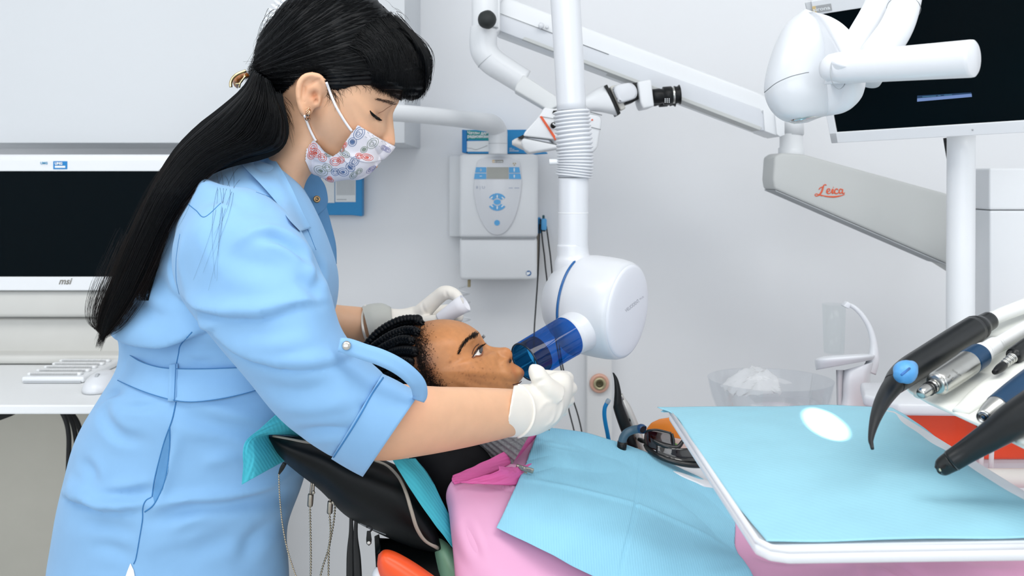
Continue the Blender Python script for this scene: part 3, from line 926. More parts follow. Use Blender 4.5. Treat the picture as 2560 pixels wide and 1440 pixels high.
ob('arm_underside', slab([(1938, 475), (2364, 659), (2364, 662), (1940, 478)], D2 + 0.001, 0.088, 0), m_seam_l, mi, False)
ob('foot_screw', slab([(2440, 705), (2446, 703), (2456, 712), (2450, 714)], D2 + 0.02, 0.02, 0.001), m_steel, mi, False)
# orange script name on the lower arm, drawn with strokes
dl = D2 - 0.0012
strokes = [
    ([(2066, 464), (2064, 461.5), (2060, 463), (2057.5, 469), (2055, 477), (2051, 484), (2045, 489), (2039.5, 490), (2037.5, 487), (2041, 484.5), (2048, 487), (2056, 490)], [1, 1.2, 1.4, 1.9, 2.1, 2.0, 1.4, 1.1, 1, 1, 1.2, 1.2]),
    ([(2047, 474), (2051, 469.5), (2058, 466)], [1.0, 1.2, 0.7]),
    ([(2068, 480), (2074, 476), (2074, 472), (2069, 473), (2067, 480), (2071, 484), (2077, 482)], [1, 1.2, 1.1, 1.4, 1.8, 1.4, 0.9]),
    ([(2077, 482), (2082, 473), (2081, 483), (2085, 482)], [0.8, 1.8, 1.6, 0.8]),
    ([(2083, 468.2), (2084.2, 468)], [1.5, 1.5]),
    ([(2095, 475), (2092, 472), (2087, 476), (2087, 482), (2092, 484), (2097, 481)], [1.2, 1.2, 1.6, 1.8, 1.4, 0.8]),
    ([(2106, 474), (2101, 472.5), (2098, 478), (2100, 483.5), (2105, 480), (2107, 473), (2106, 481), (2109, 484), (2112, 481)], [1.1, 1.2, 1.6, 1.4, 1.1, 1.3, 1.7, 1.3, 0.8]),
    ([(2048, 486), (2064, 490.5), (2085, 492), (2103, 489), (2112, 486)], [0.6, 1.5, 2.0, 1.3, 0.6]),
]
sv = []
for pts, wd in strokes:
    n = 8 * len(pts)
    C2 = cr(pts, n); W2 = cr(np.array(wd)[:, None], n)[:, 0]
    sv.append(tube([P(u, v, dl) for u, v in C2], [max(0.3, x) / F * dl for x in W2], 8, flat=None))
la = ob('lettering', merge(*[([(x, dl + (y - dl) * 0.25, z) for x, y, z in v], f) for v, f in sv]), m_orange, mi)
# ================================================================== swivelling unit monitor
BL, BR, TL = P(2080, 357, 1.70), P(2700, 322, 1.435), P(2005, 6, 1.635)
ex, ez = (BR - BL), (TL - BL)
ex.normalize()
ez = (ez - ex * ez.dot(ex)).normalized()
en = ex.cross(ez)            # towards the viewer's side
if en.y > 0:
    en = -en
W_, H_ = (BR - BL).length, (TL - BL).length
um = thing('unit_monitor', P(2403, 800, 1.55), 'white framed monitor with a dark screen on the dental unit', 'monitor')
def onmon(a, b, c_, d_, z0, z1, bev=0.0015):
    """bar on the monitor face: a..b along the width, c..d up the height (metres), z0..z1 out of the face"""
    o = BL + ex * ((a + b) / 2) + ez * ((c_ + d_) / 2) + en * ((z0 + z1) / 2)
    R = Matrix((ex, ez, en)).transposed()
    return box(o, (b - a, d_ - c_, z1 - z0), bev, R)
ob('housing', onmon(0, W_, 0, H_, -0.03, 0.0, 0.006), m_white, um)
ob('frame', merge(onmon(0, W_, 0, 0.021, -0.006, 0.004), onmon(0, W_, H_ - 0.026, H_, -0.006, 0.004), onmon(0, 0.014, 0.0, H_, -0.006, 0.004), onmon(W_ - 0.014, W_, 0, H_, -0.006, 0.004)), m_white, um, False)
sc_ = ob('screen', onmon(0.0138, W_ - 0.0138, 0.0205, H_ - 0.0255, -0.004, 0.001, 0), m_screen, um, False)
def onscr(u, v):
    d = (P(u, v, 1) - CAM).normalized()
    t = (BL + en * 0.0012 - CAM).dot(en) / d.dot(en)
    return CAM + d * t
ob('task_bar', prism([onscr(2293, 246), onscr(2429, 234), onscr(2430, 242), onscr(2293, 254)], en * 0.0004), mat('bar_pale_blue', (120, 146, 196), 0.5), sc_, False)
ob('title_bar', prism([onscr(2293, 239), onscr(2428, 231), onscr(2429, 234), onscr(2293, 246)], en * 0.0004), mat('bar_dark_blue', (18, 56, 92), 0.5), sc_, False)
ob('title_text', merge(*[prism([onscr(2306 + a, 243 - a * 0.075) + en * 0.0005, onscr(2306 + b, 243 - b * 0.075) + en * 0.0005, onscr(2306 + b, 241 - b * 0.075) + en * 0.0005, onscr(2306 + a, 241 - a * 0.075) + en * 0.0005], en * 0.0002) for a, b in ((0, 34), (39, 46), (54, 74))]), mat('text_blue', (70, 120, 150), 0.5), sc_, False)
lo_ = BL + ez * (H_ - 0.022) + ex * 0.0125 + en * 0.0045
ob('badge', prism([lo_, lo_ + ex * 0.0065, lo_ + ex * 0.0065 + ez * 0.0125, lo_ + ez * 0.0125], en * 0.0006), mat('badge_gold', (222, 196, 140), 0.5), um, False)
bd = ob('badge', prism([lo_ + ex * 0.0065, lo_ + ex * 0.034, lo_ + ex * 0.034 + ez * 0.0125, lo_ + ex * 0.0065 + ez * 0.0125], en * 0.0006), mat('badge_silver', (172, 174, 176), 0.5), um, False)
ob('lettering', text_on('sirona', lo_ + ex * 0.001 + ez * 0.003 + en * 0.0011, ex, ez, 0.031, 0.0062, bold=0.02), m_print, bd, False)
ob('power_light', lathe([(0.0, 0.0), (0.0014, 0.0), (0.0014, 0.001)], BL + ex * 0.245 + ez * 0.0105 + en * 0.0045, en, 12), m_seam_l, um)
ob('hanging_cable', tube([P(2362, 345, 1.66), P(2366, 370, 1.66), P(2372, 405, 1.66), P(2376, 440, 1.68)], 0.003, 10, n=14), m_rubber, um)
ob('column', tube([P(2403, 340, 1.64), P(2402, 560, 1.64), P(2401, 900, 1.64), (P(2401, 900, 1.64).x, 1.64, 0.0)], 0.0237, 48, n=16), m_white, um)
up = thing('unit_post', P(2530, 760, 1.75), 'white square post of the dental unit at the right edge', 'post')
ob('lower_part', quad3(2475, 526, 2640, 900, 1.72, 0.1, 0.004), m_white, up, False)
ob('upper_part', quad3(2474, 420, 2642, 524.6, 1.718, 0.104, 0.004), m_white, up, False)

# ================================================================== operating lamp
ol = thing('operating_lamp', P(2040, 180, 1.05), 'white operating lamp with a straight handle, in front of the monitor', 'lamp')
# housing: rounded shell, dark glass underside
sh = loft([(2014, 22, 2030, 28, 1.06, 0.004), (1966, 60, 2080, 45, 1.06, 0.030), (1938, 110, 2122, 90, 1.06, 0.045), (1918, 170, 2146, 160, 1.06, 0.052), (1910, 225, 2152, 210, 1.06, 0.053), (1922, 268, 2146, 245, 1.06, 0.050), (1950, 298, 2118, 274, 1.06, 0.043), (1988, 309, 2084, 284, 1.06, 0.026), (2020, 306, 2050, 294, 1.06, 0.006)], 44, 56, p=2.2)
ob('rear_shell', sh, mat('lamp_pale_grey', (208, 212, 217), 0.3, var=0.01, coat=0.15), ol)
sf = cr([(2018, 34), (2034, 33), (2064, 42), (2096, 62), (2122, 92), (2142, 140), (2151, 196), (2151, 225), (2142, 252), (2120, 276), (2092, 286), (2064, 284), (2046, 268), (2030, 238), (2022, 200), (2020, 160), (2021, 110), (2022, 70)], 90, closed=True)
bmf = [P(u, v, 1.055 - 0.06 * min(1, max(0, (u - 2018) / 130.0)) ** 0.7) for u, v in sf]
# front shell: dome over that outline
cc = P(2092, 180, 0.985)
Rr = []
for s, lift in ((1.0, 0.0), (0.985, 0.005), (0.95, 0.010), (0.86, 0.015), (0.7, 0.018), (0.45, 0.020), (0.2, 0.0205)):
    Rr.append([tuple(cc + (q - cc) * s + Vector((0.25, -1, 0.1)).normalized() * lift) for q in bmf])
ob('front_shell', rings(np.array([[tuple(q + Vector((0, 0.03, 0))) for q in bmf]] + Rr)), m_white_g, ol)
ob('shell_seam', tube([P(u, v, 1.0) for u, v in []] or [P(1911, 231, 1.03), P(1940, 208, 1.012), P(1975, 192, 1.003), P(2010, 183, 1.0), P(2022, 181, 1.0)], 0.0005, 6, n=24), m_seam, ol)
ob('lens', loft([(1968, 300, 2072, 279, 1.05, 0.030), (1972, 306, 2068, 287, 1.05, 0.028), (1986, 310, 2050, 294, 1.05, 0.02)], 8, 40), glassy('lamp_glass', (225, 240, 240), 0.95, 0.5, 0.02), ol)
ob('handle_boss', loft([(2060, 212, 2150, 205, 0.985, 0.026), (2075, 150, 2150, 180, 0.965, 0.026)], 10, 36), m_white_g, ol)
ha, hb_ = P(2098, 170, 0.965), P(2436, 146, 0.865)
hx = (hb_ - ha).normalized()
hl = (hb_ - ha).length
ob('handle', lathe([(0.0, -0.02), (0.010, -0.018), (0.0155, -0.010), (0.0168, 0.0), (0.0172, hl * 0.3), (0.0181, hl - 0.004), (0.0178, hl - 0.001), (0.0165, hl), (0, hl)], ha, hx, 56), m_white_g, ol)
ob('handle_seam', merge(lathe([(0.0180, 0.0), (0.0184, 0.0006), (0.0180, 0.0012)], ha - hx * 0.001 + Vector((0, 0, -0.004)), hx, 48, caps=False)), m_seam_l, ol)
ob('arm', tube([P(2160, 190, 1.02), P(2200, 130, 1.03), P(2240, 70, 1.04), P(2262, 10, 1.06), P(2268, -40, 1.08), P(2260, -120, 1.1)], [0.020, 0.0195, 0.0185, 0.0175, 0.017, 0.017], 40, n=40), m_white_g, ol)
ob('arm_joint', lathe([(0.0183, -0.0005), (0.0187, 0), (0.0183, 0.0005)], P(2259, 22, 1.057), P(2266, -20, 1.075) - P(2252, 40, 1.05), 40, caps=False), m_seam, ol)
ob('fork_arm', tube([P(2128, 150, 1.07), P(2150, 100, 1.08), P(2185, 45, 1.09), P(2210, 0, 1.1), P(2225, -40, 1.12), P(2250, -120, 1.14)], [0.016, 0.017, 0.0185, 0.020, 0.020, 0.02], 36, n=36), m_white, ol)
ob('lamp_boom', tube([P(2255, -100, 1.12), P(2240, -260, 1.2), P(2150, -420, 1.4), P(2060, -560, 1.6)], 0.022, 24, n=20), m_white, ol)
# its beam falls on the tray
ls = bpy.data.lights.new('lamp_beam', 'SPOT')
ls.energy = 16
ls.spot_size = math.radians(24)
ls.spot_blend = 0.25
ls.shadow_soft_size = 0.004
lo = bpy.data.objects.new('lamp_beam', ls)
COL.objects.link(lo)
lo.location = P(2022, 318, 1.05)
tgt = P(2063, 1062, 0.3 * F / (1062 - HV))
zz = (lo.location - tgt).normalized()
yy = Vector((-0.13, -1, 0)); yy = (yy - zz * yy.dot(zz)).normalized()
lo.rotation_euler = Matrix((yy.cross(zz), yy, zz)).transposed().to_euler()
lo.scale = (0.32, 1.0, 1.0)
lo.parent = ol
lo.matrix_parent_inverse = Matrix.Translation(ol.location).inverted()

# ================================================================== tray with its paper
TZ = CZ - 0.30
tr = thing('instrument_tray', (0.36, 0.95, TZ), 'white instrument tray in front of the patient, under the handpieces', 'tray')
def T3(x, y, dz=0.0):
    return Vector((x, y, TZ + dz))
out = [(0.199, 0.748), (0.207, 0.735), (0.222, 0.729), (0.480, 0.737), (0.494, 0.750), (0.494, 1.17), (0.480, 1.182), (0.215, 1.178), (0.203, 1.170), (0.199, 1.155)]
ob('plate', prism([T3(x, y, -0.002) for x, y in out], (0, 0, -0.010), 0.004, 3), m_white_g, tr)
rim = [(0.2025, 0.75), (0.210, 0.737), (0.222, 0.7325), (0.485, 0.742)]
ob('rim', tube([T3(x, y, -0.001) for x, y in [(0.2025, 1.16), (0.2025, 0.95)] + rim], 0.0028, 12), m_white_g, tr)
ob('support_arm', merge(box((0.37, 1.06, TZ - 0.026), (0.07, 0.07, 0.028), 0.01), tube([(0.37, 1.06, TZ - 0.03), (0.37, 1.06, TZ - 0.05), (0.5, 1.2, 0.78), (0.7, 1.44, 0.74)], 0.016, 20, n=24)), m_white, tr)
m_paper = mat('cyan_paper', (148, 202, 219), 0.6, var=0.03, vscale=18, bump=0.12, wave=('DIAGONAL', 60.0, 1.2), spec=0.35)
def sheet(grid, nu=60, nv=60, thick=0.0008, ndir=(0, 0, 1), wob=0.0, seed=1):
    """paper or cloth through a grid of 3D control points"""
    g = np.array([[tuple(p) for p in row] for row in grid], float)
    rows = np.array([cr(r, nv) for r in g])
    S = np.array([cr(rows[:, j], nu) for j in range(nv)]).transpose(1, 0, 2)
    if wob:
        r = np.random.default_rng(seed)
        for _ in range(6):
            a, b, ph = r.uniform(1, 7), r.uniform(1, 7), r.uniform(0, 6.28)
            I, J = np.meshgrid(np.linspace(0, 1, nu), np.linspace(0, 1, nv), indexing='ij')
            S += (wob / 6 * np.sin(a * I * 6.28 + b * J * 6.28 + ph))[..., None] * np.array(ndir)
    n, m = S.shape[:2]
    V = S.reshape(-1, 3)
    nd = np.array(ndir, float)
    V2 = V - nd * thick
    Fc = []
    for i in range(n - 1):
        for j in range(m - 1):
            a, b, c_, d_ = i * m + j, i * m + j + 1, (i + 1) * m + j + 1, (i + 1) * m + j
            Fc.append((a, b, c_, d_))
            k = n * m
            Fc.append((a + k, d_ + k, c_ + k, b + k))
    k = n * m
    for i in range(n - 1):
        Fc.append((i * m, (i + 1) * m, (i + 1) * m + k, i * m + k))
        Fc.append((i * m + m - 1, i * m + m - 1 + k, (i + 1) * m + m - 1 + k, (i + 1) * m + m - 1))
    for j in range(m - 1):
        Fc.append((j, j + k, j + 1 + k, j + 1))
        Fc.append(((n - 1) * m + j, (n - 1) * m + j + 1, (n - 1) * m + j + 1 + k, (n - 1) * m + j + k))
    return np.vstack([V, V2]), Fc
# control points: rows from far to near, columns left to right
rows = []
for (y, xl, xr, zl, zr) in ((1.178, 0.188, 0.497, 0.002, -0.003), (1.13, 0.204, 0.500, 0.0014, -0.004), (1.03, 0.2035, 0.501, 0.001, -0.010), (0.92, 0.204, 0.502, 0.001, -0.016), (0.82, 0.205, 0.503, 0.001, -0.016), (0.745, 0.2085, 0.500, 0.001, -0.012)):
    xs = [xl, xl + 0.25 * (xr - xl), xl + 0.5 * (xr - xl), xl + 0.75 * (xr - xl), xl + 0.9 * (xr - xl), xr]
    k = [zl, 0.0008, 0.001, 0.0012, -0.001, zr]
    rows.append([(x, y + 0.012 * (x - xl) / (xr - xl), TZ + z) for x, z in zip(xs, k)])
V, Fc = sheet(rows, 90, 90, 0.0006, (0, 0, 1), 0.0012, 3)
ob('tray_paper', (V, Fc), m_paper, None, label='light cyan paper sheet covering the instrument tray', cat='paper sheet')
ob('paper_scrap', sheet([[P(1652, 1028, 1.172), P(1668, 1020, 1.172)], [P(1656, 1030, 1.168), P(1676, 1030, 1.168)]], 6, 6, 0.0005), m_paper, None, label='torn corner of cyan paper at the far corner of the tray', cat='paper scrap')

# ================================================================== instrument console with handpieces
EA, EB, EC = P(2220, 950, 1.0), P(2560, 1110, 0.8), P(2480, 790, 1.15)
EN = (EB - EA).cross(EC - EA).normalized()
if EN.z < 0:
    EN = -EN
def E(u, v, lift=0.0):
    d = (P(u, v, 1) - CAM).normalized()
    t = (EA + EN * lift - CAM).dot(EN) / d.dot(EN)
    return CAM + d * t
ce = thing('instrument_console', E(2600, 950), 'white instrument console holding the row of handpieces', 'console')
m_cream = mat('cream_silicone', (240, 242, 236), 0.45, var=0.008)
outl = [(2258, 958), (2270, 925), (2295, 890), (2328, 857), (2371, 825), (2429, 796), (2508, 765), (2640, 712), (2900, 880), (2700, 1180), (2560, 1114), (2465, 1067), (2393, 1034), (2320, 1002), (2272, 974)]
ob('deck', prism([E(u, v, -0.001) for u, v in outl], -EN * 0.004, 0.0012), m_cream, ce)
ob('edge_strip', prism([E(u, v, -0.0055) for u, v in [(2300, 960), (2480, 1020), (2700, 1120), (2700, 1183), (2560, 1113), (2465, 1066), (2393, 1033), (2320, 1001), (2274, 974)]], -EN * 0.004, 0.001), mat('strip_pale_blue', (176, 222, 238), 0.35), ce)
ob('red_line', tube([E(u, v, -0.0105) for u, v in [(2276, 975), (2320, 1001), (2393, 1033), (2465, 1066), (2560, 1113), (2690, 1180)]], 0.0011, 8, n=30), mat('line_maroon', (128, 40, 36), 0.5), ce)
ob('under_tub', prism([E(u, v, -0.012) for u, v in [(2460, 930), (2540, 850), (2700, 800), (2820, 900), (2740, 1050)]], -EN * 0.05, 0.006), m_white, ce)
ob('console_arm', tube([E(2640, 960, -0.06), E(2700, 960, -0.2), (0.85, 1.5, 0.62)], 0.03, 20, n=14), m_white, ce)
def rest(pts, r, flat=0.45):
    q = [E(u, v, 0.0) for u, v in pts]
    v, f = tube(q, r, 20, n=16, flat=1.0)
    v = np.array(v)
    n = np.array(EN)
    o = np.array(EA)
    hgt = (v - o) @ n
    v = v - np.outer(hgt * (1 - flat), n)
    return v, f
for pts, r in (([(2300, 990), (2420, 905), (2560, 830)], [0.012, 0.014, 0.013]), ([(2402, 1030), (2480, 970), (2600, 890)], [0.014, 0.015, 0.014]), ([(2478, 1065), (2540, 1020), (2640, 950)], [0.012, 0.014, 0.014]), ([(2562, 1108), (2620, 1060), (2700, 1000)], [0.012, 0.014, 0.014]), ([(2254, 962), (2300, 930), (2400, 860)], [0.008, 0.012, 0.012])):
    ob('instrument_rest', rest(pts, [r[0] * 0.6, r[0], r[1], r[2]][:3]), m_cream, ce)

m_hblack = mat('anthracite_metal', (24, 27, 29), 0.32, 0.25, var=0.06, vscale=50)
m_hblue = mat('dark_blue_anodised', (12, 62, 98), 0.35, 0.3, var=0.04, vscale=40)
m_hose = mat('white_hose', (234, 236, 236), 0.45, var=0.01)
def hp(pts, sides=36, n=40):
    """(u, v, lift, radius in px) -> tube"""
    q = [E(u, v, l) for u, v, l, r in pts]
    return tube(q, [r / F * p.y for (u, v, l, r), p in zip(pts, q)], sides, n=n)
# 1 air and water syringe
h = thing('syringe_handpiece', E(2300, 930, 0.02), 'black curved air-water syringe with a light blue key, farthest handpiece', 'handpiece', 'handpieces on the console')
ob('hose', hp([(2466, 806, 0.016, 16), (2500, 788, 0.015, 17), (2560, 765, 0.014, 18), (2650, 730, 0.012, 18)], n=20), m_hose, h)
ob('coupling', hp([(2436, 822, 0.017, 32.5), (2446, 819, 0.017, 31), (2452, 815, 0.017, 26), (2456, 812, 0.017, 24.5), (2473, 802, 0.017, 23)], n=24), m_hblack, h)
ob('body', hp([(2234, 962, 0.020, 25), (2250, 945, 0.020, 31), (2275, 925, 0.019, 34), (2320, 896, 0.018, 34), (2380, 858, 0.017, 34), (2436, 823, 0.017, 33)]), m_hblack, h)
nz = ob('nozzle', hp([(2238, 957, 0.020, 25), (2220, 981, 0.020, 22), (2204, 1008, 0.018, 18.5), (2190, 1042, 0.014, 14), (2181, 1075, 0.009, 9.5), (2177, 1100, 0.005, 6.5), (2179, 1112, 0.003, 5.0), (2181, 1122, 0.001, 4.2)]), mat('nozzle_black', (20, 23, 25), 0.45, 0.1, var=0.06), h)
kb_ = ob('key', tube([E(2246, 944, 0.0385), E(2262, 931, 0.0405), E(2280, 916, 0.0385)], [0.006, 0.0115, 0.006], 24, n=16), mat('key_sky_blue', (88, 160, 220), 0.4), h)
ob('key_ridge', tube([E(2254, 937, 0.052), E(2274, 921, 0.051)], 0.0012, 8), mat('key_deep_blue', (50, 110, 180), 0.4), kb_)
# 2 micromotor
h = thing('micromotor_handpiece', E(2400, 920, 0.02), 'silver micromotor handpiece with a dark blue collar, second from the back', 'handpiece', 'handpieces on the console')
ob('hose', hp([(2478, 868, 0.016, 15), (2510, 850, 0.015, 16), (2560, 822, 0.014, 17), (2650, 775, 0.012, 18)], n=20), m_hose, h)
ob('hose_cap', hp([(2446, 888, 0.017, 26), (2460, 880, 0.017, 25), (2462, 879, 0.017, 22), (2486, 864, 0.016, 21), (2488, 863, 0.016, 18), (2496, 858, 0.016, 17)], n=30), m_hose, h)
ob('collar', hp([(2420, 908, 0.018, 31), (2424, 905, 0.018, 31.5), (2446, 890, 0.018, 30.5), (2449, 888, 0.018, 29)], n=14), m_hblue, h)
mb = ob('motor_body', hp([(2338, 962, 0.018, 22), (2342, 960, 0.018, 28), (2352, 954, 0.018, 30.5), (2400, 922, 0.018, 31), (2424, 905, 0.018, 31)], n=24), m_steel, h)
tv = bvh(*hp([(2338, 962, 0.018, 22), (2342, 960, 0.018, 28), (2352, 954, 0.018, 30.5), (2400, 922, 0.018, 31), (2424, 905, 0.018, 31)], n=24))
m_engr = mat('engraving_grey', (140, 140, 136), 0.5, 0.5)
ob('lettering', merge(text_decal('sirona', tv, 2404, 938, -22, -16, 5)), m_engr, mb, False)
ob('marking', merge(text_decal('CE', tv, 2364, 949, -12, -9, 7), text_decal('II', tv, 2386, 945, -12, -9, 8)), m_engr, mb, False)
ob('connector', hp([(2340, 961, 0.017, 17), (2330, 967, 0.017, 16), (2326, 970, 0.017, 13), (2318, 974, 0.017, 15), (2306, 982, 0.017, 14), (2301, 985, 0.017, 11)], n=30), m_steel, h)
for (u, v) in ((2332, 966), (2327, 969), (2321, 973)):
    a, b = E(u, v, 0.017), E(u - 5, v + 3, 0.017)
    ob('seal_ring', lathe([(0.0060, -0.0007), (0.0069, 0), (0.0060, 0.0007)], a, a - b, 24, caps=False), m_rubber, h)
# 3 bare coupling
h = thing('hose_coupling', E(2530, 900, 0.02), 'steel ringed hose coupling with a black tip, third on the console', 'handpiece', 'handpieces on the console')
ob('sleeve', hp([(2534, 890, 0.014, 14), (2536, 889, 0.014, 20), (2560, 872, 0.014, 22), (2640, 820, 0.014, 24)], n=20), m_hblack, h)
cpts = [(2544, 885, 0.014, 15)]
for k in range(6):
    u, v = 2538 - 6.0 * k, 889 + 4.6 * k
    cpts += [(u, v, 0.014, 12.5 - 0.7 * k), (u - 2.5, v + 1.9, 0.014, 13 - 0.7 * k), (u - 3.2, v + 2.4, 0.014, 9.5 - 0.5 * k), (u - 5.6, v + 4.3, 0.014, 9.5 - 0.5 * k)]
ob('spigot', hp(cpts, n=100), m_steel, h)
ob('tip', hp([(2509, 913, 0.014, 10), (2500, 920, 0.014, 10.5), (2490, 928, 0.014, 8), (2485, 931, 0.014, 6)], n=16), m_black, h)
# 4 blue turbine with silver nose
h = thing('turbine_handpiece', E(2520, 1000, 0.02), 'dark blue handpiece with a conical silver nose, fourth on the console', 'handpiece', 'handpieces on the console')
ob('nose', hp([(2459, 1043, 0.016, 16), (2461, 1041, 0.016, 18.5), (2476, 1029, 0.017, 24), (2495, 1016, 0.018, 28.5)], n=18), m_steel, h)
ob('body', hp([(2493, 1017, 0.018, 28), (2500, 1012, 0.018, 29.5), (2560, 968, 0.018, 33), (2640, 912, 0.018, 35)], n=24), m_hblue, h)
a, b = E(2458.5, 1043.5, 0.016), E(2470, 1034, 0.016)
for k, r in enumerate((0.0052, 0.0034, 0.0018)):
    ob('socket_ring', lathe([(r, 0.0), (r - 0.0006, -0.0008), (r - 0.0012, 0.0)], a - (b - a).normalized() * 0.0004, a - b, 24, caps=(k == 2)), m_hblue if k != 1 else m_black, h)
# 5 intra-oral camera, nearest
h = thing('camera_handpiece', E(2450, 1110, 0.03), 'long black intraoral camera handpiece with a small lens, nearest handpiece', 'handpiece', 'handpieces on the console')
def hq(pts, **k):
    q = [P(u, v, d) for u, v, d, r in pts]
    return tube(q, [r / F * d for (u, v, d, r) in pts], 36, **k)
cbody = [(2378, 1153, 0.83, 26), (2420, 1126, 0.825, 28.5), (2480, 1088, 0.815, 35), (2540, 1048, 0.805, 43), (2640, 985, 0.79, 48)]
ob('body', hq(cbody, n=30), m_hblack, h)
ctip = [(2344, 1175, 0.834, 6), (2345, 1174, 0.834, 12), (2349, 1172, 0.834, 18), (2356, 1168, 0.833, 21.5), (2366, 1161, 0.832, 23.5), (2379, 1153, 0.83, 25)]
tp = ob('tip', hq(ctip, n=30), mat('tip_black', (26, 29, 30), 0.35, 0.2, var=0.05), h)
tvt = bvh(*hq(ctip, n=30))
ob('lens_window', decal(tvt, [(2344, 1170), (2352, 1163), (2362, 1162), (2370, 1166), (2368, 1180), (2358, 1186), (2347, 1184), (2342, 1178)], 0.0006, 5), mat('window_black', (8, 9, 10), 0.12), tp)
ob('lens', decal(tvt, [(2346, 1172), (2350, 1171), (2354, 1178), (2350, 1180)], 0.0012, 4), mat('lens_cream', (214, 206, 176), 0.3), tp)
ob('joint_ring', lathe([(0.0094, -0.0005), (0.0098, 0), (0.0094, 0.0005)], P(2380, 1152, 0.83), P(2420, 1126, 0.825) - P(2380, 1152, 0.83), 36, caps=False), m_seam, h)

# ================================================================== cabinet behind the tray, spittoon
m_red = mat('signal_red_lacquer', (232, 70, 30), 0.4, var=0.02, coat=0.2)
uc = thing('unit_cabinet', (0.85, 1.7, 0), 'orange-red fronted cabinet of the dental unit under a white top', 'cabinet')
zt = 0.825
xa0 = P(2160, 1000, 1.62).x
V, Fc = prism([Vector((0.604, 1.42, zt)), Vector((1.15, 1.40, zt)), Vector((1.15, 1.57, zt)), Vector((0.60, 1.57, zt)), Vector((0.571, 1.48, zt))], (0, 0, 0.02), 0.006, 3)
ob('top', (V, Fc), m_white_g, uc)
ob('red_front', box((0.905, 1.5, zt - 0.037), (0.57, 0.12, 0.074), 0.004), m_red, uc, False)
ob('red_front_lower', box((0.94, 1.503, zt - 0.045), (0.50, 0.12, 0.060), 0.004), m_red, uc, False)
ob('front_gap', box((P(2444, 1100, 1.439).x, 1.4395, zt - 0.037), (0.003, 0.003, 0.07)), mat('gap_maroon', (120, 30, 16), 0.6), uc, False)
ob('lower_body', box((0.93, 1.51, (zt - 0.074) / 2), (0.5, 0.11, zt - 0.074), 0.01), m_white, uc, False)
ob('foot_ring', loft([(2300, 1172, 2760, 1215, 1.40, 0.03), (2300, 1180, 2760, 1222, 1.40, 0.034)], 3, 20) if False else tube([P(2286, 1140, 1.40), P(2330, 1176, 1.37), P(2420, 1194, 1.36), (0.85, 1.355, P(2560, 1190, 1.355).z), (1.05, 1.40, P(2560, 1185, 1.355).z)], 0.014, 24, n=30), mat('tube_ivory', (224, 218, 212), 0.4), uc)
for u0, d0 in ((2455, 1.40), (2480, 1.395)):
    ob('hose', tube([P(u0 + 2, 1040, d0), P(u0, 1100, d0), P(u0 - 3, 1180, d0 + 0.01)], 0.0036, 14, n=12), m_hose, uc)

cs = thing('spittoon', P(2100, 1010, 1.66), 'white spittoon stand with a thin bent cup filler behind the tray', 'spittoon')
ob('body', loft([(2055, 1090, 2178, 1090, 1.66, 0.06), (2098, 1015, 2178, 1010, 1.66, 0.05), (2104, 960, 2176, 945, 1.66, 0.048), (2106, 935, 2180, 920, 1.66, 0.045), (2108, 926, 2184, 905, 1.66, 0.04)], 20, 40, p=3), m_white_g, cs)
ob('shelf', loft([(2040, 925, 2180, 900, 1.655, 0.05), (2037, 906, 2186, 893, 1.655, 0.055), (2040, 897, 2184, 887, 1.655, 0.053), (2060, 890, 2160, 884, 1.655, 0.04)], 16, 44, p=2.6), m_white_g, cs)
ob('leg', loft([(2090, 925, 2110, 925, 1.655, 0.03), (2092, 1030, 2106, 1030, 1.655, 0.03)], 6, 20, p=3), mat('leg_pale_grey', (206, 206, 210), 0.5), cs)  # leg a touch greyer than the white stand
ob('cup_filler', tube([P(2172, 930, 1.66), P(2183, 900, 1.66), P(2184, 860, 1.66), P(2174, 820, 1.66), P(2155, 788, 1.66), P(2136, 769, 1.66), P(2122, 762, 1.66)], [0.013, 0.0105, 0.0066, 0.0050, 0.0045, 0.0042, 0.004], 24, n=40), m_white_g, cs)
ob('filler_head', prism(pp([(2119, 754), (2129, 760), (2123, 773), (2109, 766)], 1.652), (0, 0.016, 0), 0.0015), m_white_g, cs)
gb = thing('spittoon_bowl', P(1925, 1060, 1.62), 'clear glass rinsing bowl beside the spittoon stand', 'bowl')
bc = P(1925, 950, 1.62)
ob('glass', lathe([(0.028, -0.115), (0.06, -0.105), (0.088, -0.07), (0.102, -0.03), (0.1085, 0.0), (0.1092, 0.002), (0.1075, 0.002), (0.100, -0.03), (0.086, -0.068), (0.058, -0.10), (0.0, -0.107)], bc, (0, 0.03, 1), 72), glassy('bowl_glass', (252, 253, 254), 0.995, 0.05, 0.05, 0.12), gb)
ob('drain', lathe([(0.02, -0.16), (0.026, -0.115), (0.0, -0.112)], bc, (0, 0.03, 1), 32), m_white, gb)
ob('paper_filter', sheet([[P(1800, 965, 1.62), P(1850, 925, 1.64), P(1900, 915, 1.66)], [P(1830, 985, 1.60), P(1885, 945, 1.62), P(1940, 940, 1.64)], [P(1860, 990, 1.58), P(1910, 985, 1.58), P(1955, 985, 1.60)]], 16, 16, 0.0006, (0, 0, 1), 0.006, 5), mat('tissue_white', (238, 240, 242), 0.8, alpha=0.22), gb)
tg = lathe([(0.0, 0.0), (0.018, 0.0), (0.021, 0.09), (0.0204, 0.09), (0.0175, 0.002), (0.0, 0.002)], P(2085, 883, 1.67), (0, 0, 1), 40)
ob('drinking_cup', tg, glassy('cup_glass', (253, 254, 254), 0.998, 0.02, 0.05, 0.05), None, label='clear drinking cup standing on the spittoon shelf', cat='cup')

